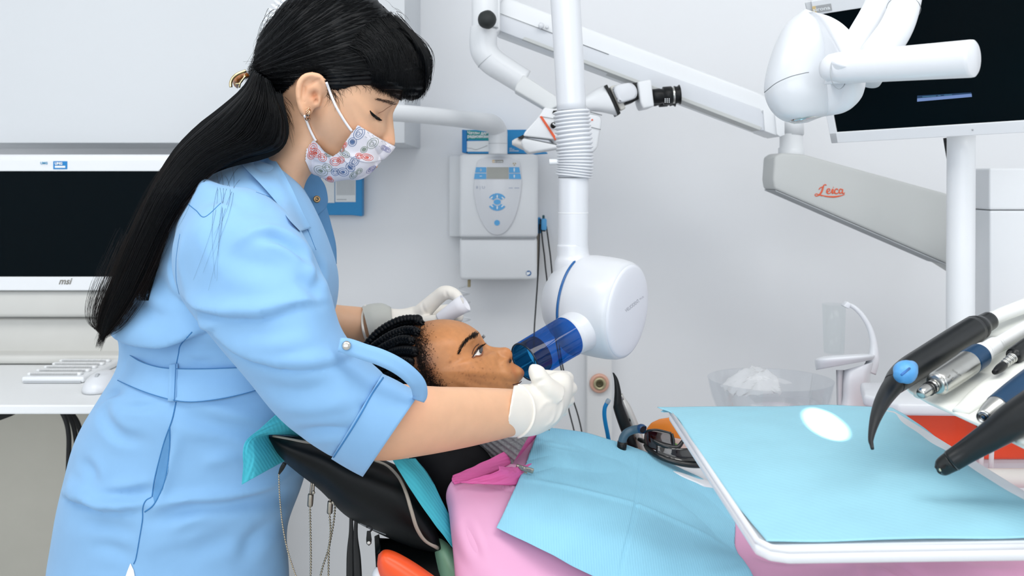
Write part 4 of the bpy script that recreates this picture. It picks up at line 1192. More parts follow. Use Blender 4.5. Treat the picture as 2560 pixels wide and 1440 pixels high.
# ================================================================== assistant's instruments
DA = 1.52
wt = thing('assistant_tray', P(1700, 1200, DA), 'white side tray carrying dark goggles beyond the paper bib', 'tray')
ob('tray_plate', prism([P(1600, 1118, 1.64), P(1660, 1108, 1.66), P(1790, 1150, 1.66), P(1810, 1220, 1.46), P(1760, 1212, 1.44), P(1640, 1160, 1.46)], (0, 0, -0.014), 0.004, 3), m_white_g, wt)
ob('tray_stem', tube([P(1720, 1200, 1.55), P(1730, 1400, 1.55), (0.33, 1.6, 0.1)], 0.02, 16, n=10), m_white, wt)
su = thing('suction_nozzle', P(1560, 1115, DA), 'black pointed surgical suction tip standing behind the bib', 'suction tip')
ob('blade', loft([(1531, 931, 1535, 932, DA, 0.002), (1535, 950, 1545, 948, DA, 0.004), (1536, 980, 1552, 975, DA, 0.007), (1534, 1010, 1556, 1005, DA, 0.009), (1534, 1024, 1560, 1018, DA, 0.009), (1550, 1072, 1578, 1064, DA, 0.010), (1570, 1120, 1596, 1120, DA, 0.010)], 36, 28, p=2.5), m_black, su)
pz = thing('polishing_handpiece', P(1590, 1115, DA), 'silver handpiece with black buttons behind the black suction tip', 'handpiece')
ob('barrel', tube([P(1553, 984, DA + 0.03), P(1556, 996, DA + 0.03), P(1566, 1020, DA + 0.03), P(1580, 1055, DA + 0.03), P(1592, 1088, DA + 0.03), P(1606, 1130, DA + 0.03)], [0.0024, 0.0042, 0.0080, 0.0092, 0.0094, 0.0094], 28, n=40), mat('satin_silver', (206, 204, 200), 0.4, 0.6, var=0.03), pz)
ob('barrel_tip', tube([P(1551, 984, DA + 0.029), P(1555, 1000, DA + 0.028)], [0.0028, 0.0042], 20), m_steel, pz)
for u, v, r in ((1572, 1051, 0.0032), (1587, 1097, 0.003), (1574, 1058, 0.001), (1584, 1087, 0.0012)):
    ob('button', lathe([(0, 0), (r, 0), (r, 0.002)], P(u, v, DA + 0.0195), (0, 1, 0), 18), m_black, pz)
se = thing('saliva_ejector', P(1520, 1105, 1.58), 'thin bright blue saliva ejector with a clear tip', 'saliva ejector')
ob('tube', tube([P(1517, 1008, 1.58), P(1512, 1020, 1.58), P(1511, 1038, 1.58), P(1514, 1060, 1.58), P(1519, 1085, 1.58), P(1526, 1125, 1.58)], 0.0037, 16, n=30), mat('ejector_blue', (20, 150, 222), 0.35), se)
ob('tip', tube([P(1517, 1009, 1.58), P(1520, 1003, 1.58), P(1523, 998, 1.58)], [0.0037, 0.0044, 0.0036], 14, n=10), mat('tip_clear', (200, 220, 234), 0.25, trans=0.4), se)
sh_ = thing('suction_hose', P(1560, 1110, 1.47), 'grey-blue bent suction hose with an open slanted end', 'suction hose')
pth = [P(1554, 1122, 1.47), P(1557, 1098, 1.47), P(1566, 1083, 1.47), P(1582, 1075, 1.47), P(1600, 1072, 1.465)]
ob('hose', tube(pth, [0.0068, 0.0068, 0.0066, 0.0066, 0.0066], 28, n=30), mat('hose_slate', (66, 92, 108), 0.4), sh_)
ob('mouth', tube([P(1597, 1073, 1.465), P(1604, 1072, 1.463), P(1611, 1075, 1.46)], [0.0068, 0.0078, 0.0066], 28, n=10, caps=False), mat('hose_end_blue', (16, 62, 104), 0.35), sh_)
ob('mouth_hole', lathe([(0.0, 0.0), (0.0058, 0.0)], P(1607, 1074, 1.452), (0.5, -0.8, -0.2), 20, caps=False), m_black, sh_)
ob('hose_socket', tube([P(1553, 1128, 1.47), P(1556, 1104, 1.47)], 0.0078, 24), m_black, sh_)
# goggles
m_gog = mat('goggle_black', (16, 17, 18), 0.3, coat=0.2)
go = thing('safety_goggles', P(1690, 1140, 1.5), 'black wraparound safety glasses with brown lenses on the side tray', 'goggles')
m_lens = glassy('brown_lens', (150, 86, 58), 0.55, 0.15, 0.05)
fr = [P(1614, 1112, 1.50), P(1622, 1124, 1.49), P(1650, 1142, 1.47), P(1690, 1156, 1.46), P(1730, 1163, 1.46), P(1770, 1164, 1.47)]
ob('lower_rim', tube(fr, [0.004, 0.0045, 0.0045, 0.0045, 0.0045, 0.004], 14, n=30), m_gog, go)
ob('side_shield', sheet([[P(1612, 1080, 1.50), P(1622, 1077, 1.495), P(1640, 1076, 1.49), P(1678, 1084, 1.48)], [P(1610, 1096, 1.50), P(1622, 1098, 1.492), P(1642, 1100, 1.485), P(1682, 1108, 1.475)], [P(1612, 1114, 1.50), P(1624, 1120, 1.49), P(1650, 1128, 1.48), P(1690, 1136, 1.47)]], 14, 20, 0.0012, (0, 1, 0)), m_lens, go)
ob('side_frame', tube([P(1680, 1084, 1.48), P(1684, 1100, 1.476), P(1685, 1118, 1.474)], 0.0022, 10, n=12), m_gog, go)
ob('top_frame', tube([P(1611, 1082, 1.50), P(1622, 1076, 1.495), P(1645, 1075, 1.49), P(1678, 1083, 1.48)], 0.0018, 10, n=20), m_gog, go)
ob('front_lens', sheet([[P(1640, 1112, 1.48), P(1690, 1120, 1.47), P(1745, 1120, 1.48)], [P(1640, 1132, 1.475), P(1690, 1144, 1.465), P(1755, 1150, 1.475)], [P(1650, 1140, 1.47), P(1690, 1154, 1.46), P(1765, 1162, 1.47)]], 12, 20, 0.0012, (0, 1, 0)), glassy('smoke_lens', (92, 84, 78), 0.5, 0.2, 0.05), go)
ob('upper_rim', tube([P(1632, 1100, 1.485), P(1650, 1110, 1.48), P(1672, 1117, 1.475), P(1694, 1118, 1.475), P(1708, 1102, 1.48), P(1716, 1094, 1.485)], [0.002, 0.0045, 0.005, 0.004, 0.003, 0.002], 12, n=30), m_gog, go)
ob('temple', tube([P(1596, 1098, 1.52), P(1604, 1101, 1.515), P(1614, 1106, 1.505)], [0.003, 0.004, 0.003], 12, n=10), m_gog, go)
ob('nose_bridge', tube([P(1655, 1102, 1.49), P(1668, 1104, 1.485), P(1676, 1112, 1.48)], [0.003, 0.004, 0.003], 10, n=12), m_gog, go)
ob('green_pad', tube([P(1680, 1108, 1.482), P(1692, 1114, 1.48)], 0.0028, 10), mat('pad_green', (110, 160, 70), 0.5), go)
os_ = thing('orange_shield', P(1670, 1100, 1.6), 'orange protective light shield behind the dark safety glasses', 'light shield')
ob('shield', prism([P(u, v, 1.58) for u, v in [(1614, 1098), (1618, 1072), (1630, 1058), (1650, 1049), (1676, 1045), (1690, 1050), (1714, 1095), (1712, 1100), (1660, 1090)]], (0, 0.006, 0), 0.0015), mat('amber_plastic', (238, 138, 40), 0.35, trans=0.15), os_)
ob('holder', prism(pp([(1680, 1100), (1722, 1102), (1740, 1130), (1690, 1128)], 1.6), (0, 0.03, 0), 0.003), mat('holder_pink', (222, 196, 186), 0.5), os_)
# ================================================================== figures: shared tools
def star(contour, c, d, W, N=240, M=48, ax=2.4, bx=0.62, roll=0.0):
    """bilateral form about a median plane facing the room. contour rows: (u, v, k, e, wf)
    k: radius of the broad form relative to the outline, e: half width (m) of the narrow ridge beyond it, wf: width factor"""
    Q = cr(contour, N, closed=True)
    s = np.sin(np.linspace(0.0, 1.0, M) * math.pi / 2)
    s[0] = 0.0
    C0 = np.array(P(c[0], c[1], d))
    w_dir = C0 - np.array(CAM)
    w_dir /= np.linalg.norm(w_dir)
    UV = np.empty((M, N, 2))
    POS = np.empty((M, N, 3))
    WID = np.empty((M, N))
    for i, si in enumerate(s):
        uv = np.array(c) + si * (Q[:, :2] - np.array(c))
        UV[i] = uv
        k = np.clip(Q[:, 2], 0.3, 1)
        rho = np.clip(si / k, 0, 1)
        wf = 1 + (Q[:, 4] - 1) * min(1.0, si / 0.7) ** 1.5
        wb = W * wf * (1 - rho ** ax) ** bx
        ramp = np.clip((rho - 0.5) / 0.45, 0, 1)
        we = np.maximum(Q[:, 3], 0) * max(0.0, 1 - si ** 8) ** 0.5 * ramp * ramp * (3 - 2 * ramp)
        WID[i] = (wb ** 2.2 + we ** 2.2) ** (1 / 2.2)
        POS[i, :, 0] = (uv[:, 0] - 1280) / F * d
        POS[i, :, 1] = d
        POS[i, :, 2] = CZ - (uv[:, 1] - HV) / F * d
    near = POS - WID[..., None] * w_dir
    far = POS + WID[..., None] * w_dir
    return near, far, UV, w_dir

def star_mesh(near, far):
    M, N = near.shape[:2]
    V = list(near.reshape(-1, 3)) + list(far[:-1].reshape(-1, 3))
    Fc = []
    off = M * N
    for i in range(M - 1):
        for j in range(N):
            k = (j + 1) % N
            Fc.append((i * N + j, (i + 1) * N + j, (i + 1) * N + k, i * N + k))
            a, b = off + i * N + j, off + i * N + k
            c_ = off + (i + 1) * N + j if i + 1 < M - 1 else (M - 1) * N + j
            d_ = off + (i + 1) * N + k if i + 1 < M - 1 else (M - 1) * N + k
            Fc.append((a, b, d_, c_))
    return V, Fc

def inside(Q, poly):
    x, y = Q[..., 0], Q[..., 1]
    p = np.asarray(poly, float)
    r = np.zeros(x.shape, bool)
    j = len(p) - 1
    for i in range(len(p)):
        xi, yi, xj, yj = p[i, 0], p[i, 1], p[j, 0], p[j, 1]
        cnd = ((yi > y) != (yj > y)) & (x < (xj - xi) * (y - yi) / (yj - yi + 1e-12) + xi)
        r ^= cnd
        j = i
    return r

def cut(grid, UV, poly, flip=False):
    """faces of one side of a star form whose centre lies in a pixel polygon"""
    M, N = grid.shape[:2]
    keep = inside(UV, poly)
    idx = -np.ones((M, N), int)
    V, Fc = [], []
    for i in range(M - 1):
        for j in range(N):
            k = (j + 1) % N
            q = ((i, j), (i + 1, j), (i + 1, k), (i, k))
            if sum(keep[a] for a in q) >= 3:
                f = []
                for a in q:
                    if idx[a] < 0:
                        idx[a] = len(V)
                        V.append(tuple(grid[a]))
                    f.append(idx[a])
                f = list(dict.fromkeys(f))
                if len(f) >= 3:
                    Fc.append(tuple(f[::-1]) if flip else tuple(f))
    return V, Fc

def blobs(V, Fc, items, facing=True):
    """push the surface by gaussians placed in pixels: (u, v, su, sv, rot deg, height m)"""
    V = np.array(V)
    N = vnormals(V, Fc)
    Q = pxs(V)
    view = V - np.array(CAM)
    view /= np.linalg.norm(view, axis=1)[:, None]
    fac = np.clip(-(N * view).sum(1) / 0.25, 0, 1) if facing else np.ones(len(V))
    D = np.zeros(len(V))
    for u, v, su, sv, rot, h in items:
        r = math.radians(rot)
        x, y = Q[:, 0] - u, Q[:, 1] - v
        a = (x * math.cos(r) + y * math.sin(r)) / su
        b = (-x * math.sin(r) + y * math.cos(r)) / sv
        D += h * np.exp(-(a * a + b * b))
    return V + N * (D * fac)[:, None]

def paint(o, base, items, facing=True):
    """per-vertex pigment and some painted shade: list of (u, v, su, sv, rot, rgb multiplier) on the side facing the room"""
    me = o.data
    V = np.empty(len(me.vertices) * 3)
    me.vertices.foreach_get('co', V)
    V = V.reshape(-1, 3)
    Q = pxs(V)
    Cc = np.ones((len(V), 3)) * np.array(base)
    for u, v, su, sv, rot, rgb in items:
        r = math.radians(rot)
        x, y = Q[:, 0] - u, Q[:, 1] - v
        a = (x * math.cos(r) + y * math.sin(r)) / su
        b = (-x * math.sin(r) + y * math.cos(r)) / sv
        g = np.exp(-(a * a + b * b))[:, None]
        Cc = Cc * (1 - g) + Cc * np.array(rgb) * g
    at = me.color_attributes.new('tint', 'FLOAT_COLOR', 'POINT')
    at.data.foreach_set('color', np.hstack([Cc, np.ones((len(V), 1))]).astype(np.float32).ravel())

def strands(lines, r, sides=3, taper=0.35):
    """many thin hairs as one mesh; lines: arrays (n,3)"""
    V, Fc = [], []
    for L in lines:
        L = np.asarray(L)
        n = len(L)
        T = np.gradient(L, axis=0)
        T /= np.linalg.norm(T, axis=1)[:, None] + 1e-12
        up = np.array([0.3, -0.9, 0.2])
        A = np.cross(T, up)
        A /= np.linalg.norm(A, axis=1)[:, None] + 1e-12
        B = np.cross(T, A)
        rr = r * (1 - (1 - taper) * np.linspace(0, 1, n) ** 2)
        k0 = len(V)
        for a in range(sides):
            t = 2 * math.pi * a / sides
            ring = L + rr[:, None] * (math.cos(t) * A + math.sin(t) * B)
            V.extend(ring.tolist())
        for a in range(sides):
            b = (a + 1) % sides
            for i in range(n - 1):
                Fc.append((k0 + a * n + i, k0 + a * n + i + 1, k0 + b * n + i + 1, k0 + b * n + i))
    return V, Fc

m_skin = mat('fair_skin', (226, 178, 143), 0.48, var=0.03, vscale=60, sss=0.12, vcol=True, bump=0.03, bscale=900, sss_rad=(1, .35, .2))
m_skin2 = mat('brown_skin', (198, 136, 86), 0.42, var=0.06, vscale=120, sss=0.08, vcol=True, bump=0.06, bscale=900, sss_rad=(1, .35, .15))
m_hair = mat('black_hair', (5, 7, 10), 0.42, var=0.2, vscale=60, spec=0.16)
m_hair2 = mat('black_brown_hair', (22, 16, 14), 0.45, var=0.2, vscale=60, spec=0.18)
m_dress = mat('sky_blue_cotton', (134, 180, 222), 0.8, var=0.02, vscale=30, bump=0.05, bscale=1400, sheen=0.15, spec=0.2)
m_dress_shade = mat('blue_cotton_inner_shade', (96, 148, 196), 0.85, var=0.02, vscale=30, spec=0.2)  # inner cloth blue, darkened to carry the shade on the far collar
m_thread = mat('blue_thread', (66, 126, 180), 0.8, var=0.02, spec=0.2)
m_glove = mat('latex_glove', (238, 233, 224), 0.5, var=0.015, vscale=50, bump=0.04, bscale=500, sss=0.1, sss_rad=(1, .8, .6))
m_snap = mat('snap_steel', (206, 202, 194), 0.22, 1.0, var=0.03)
# ================================================================== standing person in blue
# ---- dress: torso, skirt and the near sleeve welded into one cloth
torso = loft([(612, 392, 728, 436, 1.27, 0.065), (520, 425, 760, 478, 1.27, 0.115), (462, 462, 782, 520, 1.275, 0.150), (415, 530, 815, 600, 1.28, 0.178), (366, 640, 842, 690, 1.285, 0.182), (322, 750, 838, 775, 1.29, 0.176),
              (283, 820, 806, 850, 1.29, 0.166), (302, 852, 782, 890, 1.29, 0.150), (304, 905, 764, 950, 1.29, 0.145), (286, 950, 760, 1005, 1.29, 0.156), (222, 1025, 764, 1080, 1.29, 0.172),
              (186, 1110, 764, 1150, 1.295, 0.174), (160, 1215, 750, 1210, 1.295, 0.175), (140, 1320, 724, 1320, 1.295, 0.176), (115, 1440, 716, 1440, 1.295, 0.176), (92, 1600, 706, 1600, 1.29, 0.19), (84, 1720, 700, 1720, 1.29, 0.19)], 110, 96, p=2.15)
sleeve = loft([(505, 440, 436, 560, 1.16, 0.05), (560, 462, 432, 640, 1.135, 0.082), (640, 474, 442, 705, 1.12, 0.094), (722, 530, 472, 775, 1.105, 0.097), (782, 615, 540, 862, 1.09, 0.096), (822, 720, 612, 942, 1.08, 0.092),
               (848, 815, 700, 1045, 1.075, 0.083), (888, 872, 775, 1105, 1.075, 0.074), (962, 940, 834, 1142, 1.078, 0.066)], 70, 72, p=2.1)
DV, DF = remesh([torso, sleeve], 0.0034, 7, 0.5)
folds = [
    ([(448, 738), (500, 770), (580, 786), (660, 784), (730, 766), (806, 756)], 13, 0.0085, 's'),
    ([(470, 760), (530, 822), (610, 882), (690, 908), (770, 912), (845, 905), (890, 882)], 14, 0.0065, 's'),
    ([(655, 592), (700, 598), (745, 622), (775, 652)], 11, 0.0075, 'v'),
    ([(590, 612), (630, 586), (690, 570)], 12, 0.004, 'r'),
    ([(560, 540), (620, 520), (690, 520)], 22, 0.003, 'v'),
    ([(740, 690), (780, 720), (800, 750)], 14, 0.004, 'v'),
    ([(740, 1082), (800, 1074), (880, 1068)], 12, 0.005, 'v'),
    ([(700, 1020), (790, 1020), (880, 1000)], 18, 0.003, 'r'),
    ([(896, 1012), (912, 1022), (900, 1050)], 9, 0.004, 'v'),
    ([(268, 822), (330, 842), (420, 847), (480, 838), (535, 818)], 14, 0.014, 's'),
    ([(310, 905), (370, 893), (440, 880), (520, 880)], 14, 0.003, 'v'),
    ([(230, 1002), (258, 986), (300, 978)], 8, 0.007, 'v'),
    ([(255, 1010), (262, 1050), (300, 1090), (360, 1102)], 14, 0.004, 'v'),
    ([(300, 1016), (340, 1018), (400, 1012)], 9, 0.003, 'v'),
    ([(148, 1232), (210, 1252), (270, 1270), (350, 1268)], 13, 0.0105, 's'),
    ([(255, 1240), (320, 1238), (385, 1226)], 12, 0.006, 'v'),
    ([(372, 1276), (450, 1252), (560, 1240), (660, 1215), (745, 1175)], 14, 0.0065, 'r'),
    ([(380, 1300), (460, 1276), (560, 1262), (690, 1245), (735, 1240)], 16, 0.006, 'v'),
    ([(420, 1330), (500, 1285), (590, 1262)], 15, 0.0035, 'r'),
    ([(455, 1030), (520, 1058), (600, 1078), (690, 1086)], 20, 0.006, 'v'),
    ([(505, 1170), (540, 1150), (600, 1142)], 16, 0.003, 'r'),
    ([(200, 1150), (225, 1175), (240, 1210)], 12, 0.003, 'v'),
    ([(200, 1300), (280, 1316), (340, 1330)], 18, 0.0025, 'v'),
    ([(360, 1380), (430, 1350), (520, 1340)], 20, 0.002, 'r'),
    ([(600, 1400), (640, 1340), (690, 1310)], 18, 0.004, 'v'),
    ([(450, 590), (438, 660), (450, 730)], 7, 0.0035, 'v'),
    ([(372, 660), (410, 720), (450, 760)], 18, 0.003, 'v'),
    ([(500, 500), (560, 490), (620, 505)], 12, 0.0025, 'v'),
    ([(330, 870), (400, 868), (470, 860), (520, 850)], 10, 0.004, 'v'),
    ([(470, 900), (490, 905), (530, 902)], 8, 0.004, 'v'),
    ([(560, 640), (640, 660), (740, 670)], 26, 0.003, 'v'),
    ([(500, 560), (520, 620), (560, 690)], 24, 0.0025, 'r'),
    ([(600, 850), (690, 860), (790, 845)], 18, 0.003, 'r'),
    ([(640, 960), (730, 975), (820, 960)], 18, 0.003, 'v'),
    ([(790, 640), (800, 680), (792, 720)], 10, 0.004, 'v'),
    ([(330, 700), (360, 760), (420, 800)], 16, 0.003, 'v'),
    ([(480, 1100), (540, 1110), (620, 1130)], 18, 0.003, 'v'),
    ([(170, 1190), (190, 1215), (230, 1230)], 10, 0.004, 'r'),
    ([(470, 1380), (560, 1350), (640, 1345)], 20, 0.003, 'v'),
    ([(230, 1360), (290, 1370), (330, 1395)], 16, 0.0025, 'v'),
    ([(440, 1080), (425, 1140), (410, 1200), (385, 1262)], 9, 0.0055, 's'),
]
DV = creases(DV, DF, [(l_, w_, d_ * 1.5, k_) for l_, w_, d_, k_ in folds])
DV = relax(DV, DF, 4, 0.5)
# cloth-sized irregularity
Nn = vnormals(DV, DF)
wob = np.zeros(len(DV))
for a, b, c_, ph, h in ((24, 60, 41, 0.9, 0.0012), (31, 17, 23, 0.3, 0.0011), (14, 40, 28, 1.7, 0.0010), (52, 33, 47, 2.2, 0.0006), (9, 12, 19, 4.0, 0.0016)):
    wob += h * np.sin(DV[:, 0] * a + DV[:, 1] * b + DV[:, 2] * c_ + ph)
DV = DV + Nn * wob[:, None]
DT = bvh(DV, DF)

# ---- head
C_HEAD = (850, 205)
D_HEAD = 1.25
face = [(850, -12, 1, 0, 1.0), (925, 12, 1, 0, .96), (975, 62, 1, 0, .9), (1001, 130, 1, 0, .86), (1010, 185, 1, 0, .84), (1008, 222, .99, .012, .84), (1001, 246, .97, .012, .84),
        (991, 266, .95, .009, .84), (983, 286, .93, .0085, .84), (984, 305, .90, .0085, .84), (986, 326, .87, .009, .84), (988, 346, .845, .010, .84), (988, 360, .83, .011, .83), (980, 370, .845, .014, .82), (964, 381, .88, .015, .8),
        (956, 392, .91, .016, .78), (953, 402, .92, .017, .76), (944, 411, .94, .016, .74), (944, 420, .94, .016, .72), (926, 424, .96, .016, .7), (912, 436, .96, .016, .68), (888, 444, .97, .014, .66),
        (856, 438, 1, 0, .7), (815, 416, 1, 0, .84), (770, 388, 1, 0, .9), (728, 356, 1, 0, .8), (690, 300, 1, 0, .8), (664, 230, 1, 0, .92), (664, 140, 1, 0, 1.0), (700, 50, 1, 0, 1.0), (770, 2, 1, 0, 1.0)]
hn, hf, hUV, wdir = star(face, C_HEAD, D_HEAD, 0.0745, 300, 60)
HV_, HF_ = star_mesh(hn, hf)
HT0 = bvh(HV_, HF_)
neck = loft([(668, 180, 850, 250, 1.255, 0.055), (676, 300, 835, 370, 1.26, 0.056), (668, 360, 800, 412, 1.262, 0.055), (648, 420, 766, 452, 1.268, 0.056), (610, 480, 750, 520, 1.275, 0.07), (570, 560, 740, 590, 1.28, 0.09)], 30, 48)
arm = loft([(580, 540, 500, 640, 1.13, 0.04), (700, 640, 600, 760, 1.10, 0.045), (800, 820, 720, 960, 1.085, 0.045), (880, 930, 800, 1060, 1.08, 0.044), (935, 950, 885, 1135, 1.08, 0.046), (1010, 960, 955, 1152, 1.09, 0.0445), (1090, 966, 1060, 1139, 1.11, 0.042),
            (1180, 968, 1170, 1118, 1.145, 0.038), (1260, 971, 1270, 1094, 1.18, 0.034), (1310, 975, 1330, 1078, 1.205, 0.030), (1345, 985, 1362, 1066, 1.22, 0.028)], 80, 56)
arm2 = loft([(640, 560, 560, 640, 1.44, 0.04), (740, 700, 660, 780, 1.48, 0.042), (800, 752, 770, 868, 1.51, 0.038), (845, 762, 850, 866, 1.525, 0.033), (905, 768, 925, 860, 1.54, 0.029), (960, 780, 975, 845, 1.55, 0.025)], 40, 40)
chest = loft([(600, 480, 745, 510, 1.28, 0.09), (460, 700, 780, 720, 1.285, 0.14), (420, 850, 720, 880, 1.29, 0.13), (420, 1000, 690, 1020, 1.29, 0.13)], 16, 32)
# ear: plate, rim, inner fold and lobe on the side of the head
ear_d = hit(HT0, 778, 235).y
def ear_pt(u, v, l):
    q = P(u, v, ear_d)
    return q + Vector(tuple(-wdir)) * l
def eart(pts, r):
    return tube([ear_pt(u, v, l) for u, v, l in pts], [x / F * 1.18 for x in r], 14, n=40)
ear_parts = [
    eart([(808, 240, .002), (813, 224, .008), (811, 208, .014), (801, 194, .018), (784, 188, .020), (766, 191, .021), (753, 204, .021), (748, 224, .020), (749, 246, .018), (754, 266, .015), (761, 280, .011), (768, 286, .008)], [6, 7.5, 8, 8, 8, 8, 8, 8, 8, 9, 11, 9]),
    eart([(774, 272, .008), (768, 254, .013), (767, 238, .015), (774, 224, .015), (788, 214, .015), (800, 206, .014)], [6, 5.5, 5, 5, 5, 4]),
    eart([(794, 266, .004), (796, 254, .009), (799, 244, .009), (806, 232, .004)], [6, 7, 6.5, 5]),
    eart([(765, 282, .004), (770, 280, .006), (780, 272, .004)], [10, 10, 7]),
    loft([(760, 275, 796, 268, ear_d - .003, .006), (752, 250, 802, 256, ear_d - .006, .008), (750, 225, 806, 226, ear_d - .0105, .008), (764, 198, 802, 202, ear_d - .013, .007)], 12, 24),
]
BV, BF = remesh([(HV_, HF_), neck, arm, arm2, chest] + ear_parts, 0.0021, 3, 0.5)
BV = blobs(BV, BF, [
    (948, 290, 17, 12, 25, -0.0062),      # eye hollow
    (937, 288, 12, 9, 35, 0.0050),        # lid over the eyeball
    (965, 250, 30, 9, 18, 0.0022),        # brow ridge
    (905, 335, 30, 22, 20, 0.0032),       # cheek
    (968, 355, 10, 8, 30, 0.0034),        # wing of the nose
    (955, 350, 6, 14, 20, -0.0016),
    (786, 238, 9, 9, 60, -0.008),        # ear shell
    (790, 254, 5, 6, 0, -0.006),
    (782, 206, 15, 4, -25, -0.0028),
    (758, 232, 3.5, 20, 8, -0.002),
    (745, 330, 30, 40, 0, -0.002),
])
wo = ob('person', (BV, BF), m_skin, None, label='person in a light blue dress and patterned face mask, bending over the patient', cat='person')
paint(wo, (1, 1, 1), [(905, 335, 34, 26, 20, (1.0, .90, .86)), (975, 350, 16, 16, 0, (1.02, .92, .88)), (940, 286, 15, 9, 35, (.86, .78, .74)), (780, 235, 26, 36, 0, (1.0, .90, .86)), (786, 242, 9, 9, 0, (.92, .72, .62)), (1010, 1030, 60, 50, 0, (1.02, .93, .92)), (1040, 985, 40, 30, 0, (1.02, .92, .92)), (1200, 1110, 150, 26, -8, (.97, .90, .85))])  # last patch paints shade along the underside of the forearm
BT = bvh(BV, BF)

# ---- dress object and trimmings
dr = ob('dress', (DV, DF), m_dress, wo)
def seam(pts, r=0.0007, off=0.0004, m=m_thread, tree=DT, n=60, name='seam', parent=None):
    L = cr(pts, n)
    q = [hit(tree, u, v, off) for u, v in L]
    q = [x for x in q if x is not None]
    return ob(name, tube(q, r, 6), m, parent or dr)
seam([(480, 830), (452, 862), (446, 885), (440, 915)])
seam([(440, 1005), (430, 1050), (412, 1100), (398, 1150), (386, 1200), (380, 1242)], 0.0008)
seam([(424, 1070), (424, 1120), (416, 1185), (404, 1225), (384, 1262), (362, 1280)], 0.0009)
seam([(378, 1243), (364, 1252), (357, 1270), (356, 1300), (348, 1350), (340, 1395), (334, 1410)])
seam([(450, 585), (444, 620), (440, 660), (441, 700), (448, 735)], 0.0005)
seam([(470, 510), (490, 526), (512, 542), (552, 508)], 0.0005)
seam([(640, 480), (700, 505), (760, 560), (790, 625)], 0.0004)
ob('pocket_lining', decal(DT, [(422, 1075), (426, 1110), (420, 1180), (406, 1225), (386, 1258), (382, 1240), (392, 1180), (404, 1128)], 0.0006, 6), m_dress_shade, dr)
# belt band following the waist
def band_rings(A0, A1, d, t, grow, n=2):
    pass
bl = loft([(297, 893, 768, 941, 1.29, 0.162), (295, 915, 768, 966, 1.29, 0.163), (292, 940, 766, 990, 1.29, 0.165), (290, 957, 764, 1007, 1.29, 0.168)], 16, 120, caps=False, p=2.15)
belt_top = cr([(318, 882), (350, 902), (390, 915), (430, 920), (500, 921), (570, 919), (640, 916), (700, 912)], 60)
belt_bot = cr([(290, 950), (320, 964), (370, 984), (430, 1001), (480, 1006), (540, 1000), (600, 988), (650, 974), (710, 955)], 60)
TT = bvh(*torso)
BQ = []
for a, b in zip(belt_top, belt_bot):
    row = []
    for t in np.linspace(0, 1, 9):
        u, v = a * (1 - t) + b * t
        h = hit(TT, u, v, 0.0065 + 0.0015 * math.sin(t * math.pi))
        row.append(tuple(h if h is not None else P(u, v, 1.2)))
    BQ.append(row)
BQ = np.array(BQ)
for _ in range(3):
    BQ[1:-1] = (BQ[:-2] + 2 * BQ[1:-1] + BQ[2:]) / 4
V, Fc = rings(BQ, False, False)
Vb = np.array(V)
dirv = Vb - np.array(CAM); dirv /= np.linalg.norm(dirv, axis=1)[:, None]
back = Vb + dirv * 0.006
k = len(Vb)
n_, m_ = BQ.shape[:2]
Fb = [tuple(i + k for i in f[::-1]) for f in Fc]
edge = []
for i in range(n_ - 1):
    edge.append((i * m_, i * m_ + k, (i + 1) * m_ + k, (i + 1) * m_))
    edge.append((i * m_ + m_ - 1, (i + 1) * m_ + m_ - 1, (i + 1) * m_ + m_ - 1 + k, i * m_ + m_ - 1 + k))
belt = ob('belt', (np.vstack([Vb, back]), Fc + Fb + edge), m_dress, dr)
BELT_T = bvh(Vb, Fc)
seam(belt_top + np.array([0, 1.5]), 0.0005, 0.0003, m_thread, BELT_T, name='belt_stitching')
seam(belt_bot - np.array([0, 1.5]), 0.0005, 0.0003, m_thread, BELT_T, name='belt_stitching')
lp = [hit(BELT_T, 433 + dx, v, 0.0016) or hit(DT, 433 + dx, v, 0.005) for v, dx in ((910, 1), (922, 1), (945, 0), (970, -1), (992, -2), (1003, -2))]
ob('belt_loop', ribbon(lp, 0.0105, 0.0022, (0.25, -1, 0.05), n=16), m_dress, dr)
for sx in (-8, 6):
    ob('loop_stitching', tube([p + Vector((sx / F * 1.12, -0.0016, 0)) for p in lp], 0.0004, 6), m_thread, dr)
ob('hem_slit', decal(DT, [(326, 1408), (334, 1425), (338, 1446), (312, 1446), (318, 1428)], 0.0012, 8), mat('white_trousers', (236, 237, 240), 0.8, var=0.01), dr)
# rolled cuff (double walled, open)
def openring(secs, wall=0.004, n=14, m=72):
    v, f = loft(secs, n, m, caps=False, p=2.1)
    A = np.array(v).reshape(n, m, 3)
    ctr = A.mean(1, keepdims=True)
    rad = np.linalg.norm(A - ctr, axis=2, keepdims=True)
    inn = ctr + (A - ctr) * (1 - wall / rad)
    R = np.concatenate([A, inn[::-1]], 0)
    R = np.concatenate([R, R[:1]], 0)
    return rings(R, False)
cuffv = openring([(956, 934, 828, 1147, 1.078, 0.0715), (990, 950, 852, 1162, 1.08, 0.0705), (1022, 968, 880, 1178, 1.082, 0.0700), (1050, 982, 907, 1192, 1.084, 0.0690)], 0.005)
cuff = ob('cuff', cuffv, m_dress, dr)
CT = bvh(*cuffv)
seam([(958, 944), (930, 985), (905, 1030), (875, 1080), (834, 1143)], 0.0009, 0.0002, m_thread, CT, name='cuff_edge', parent=dr)
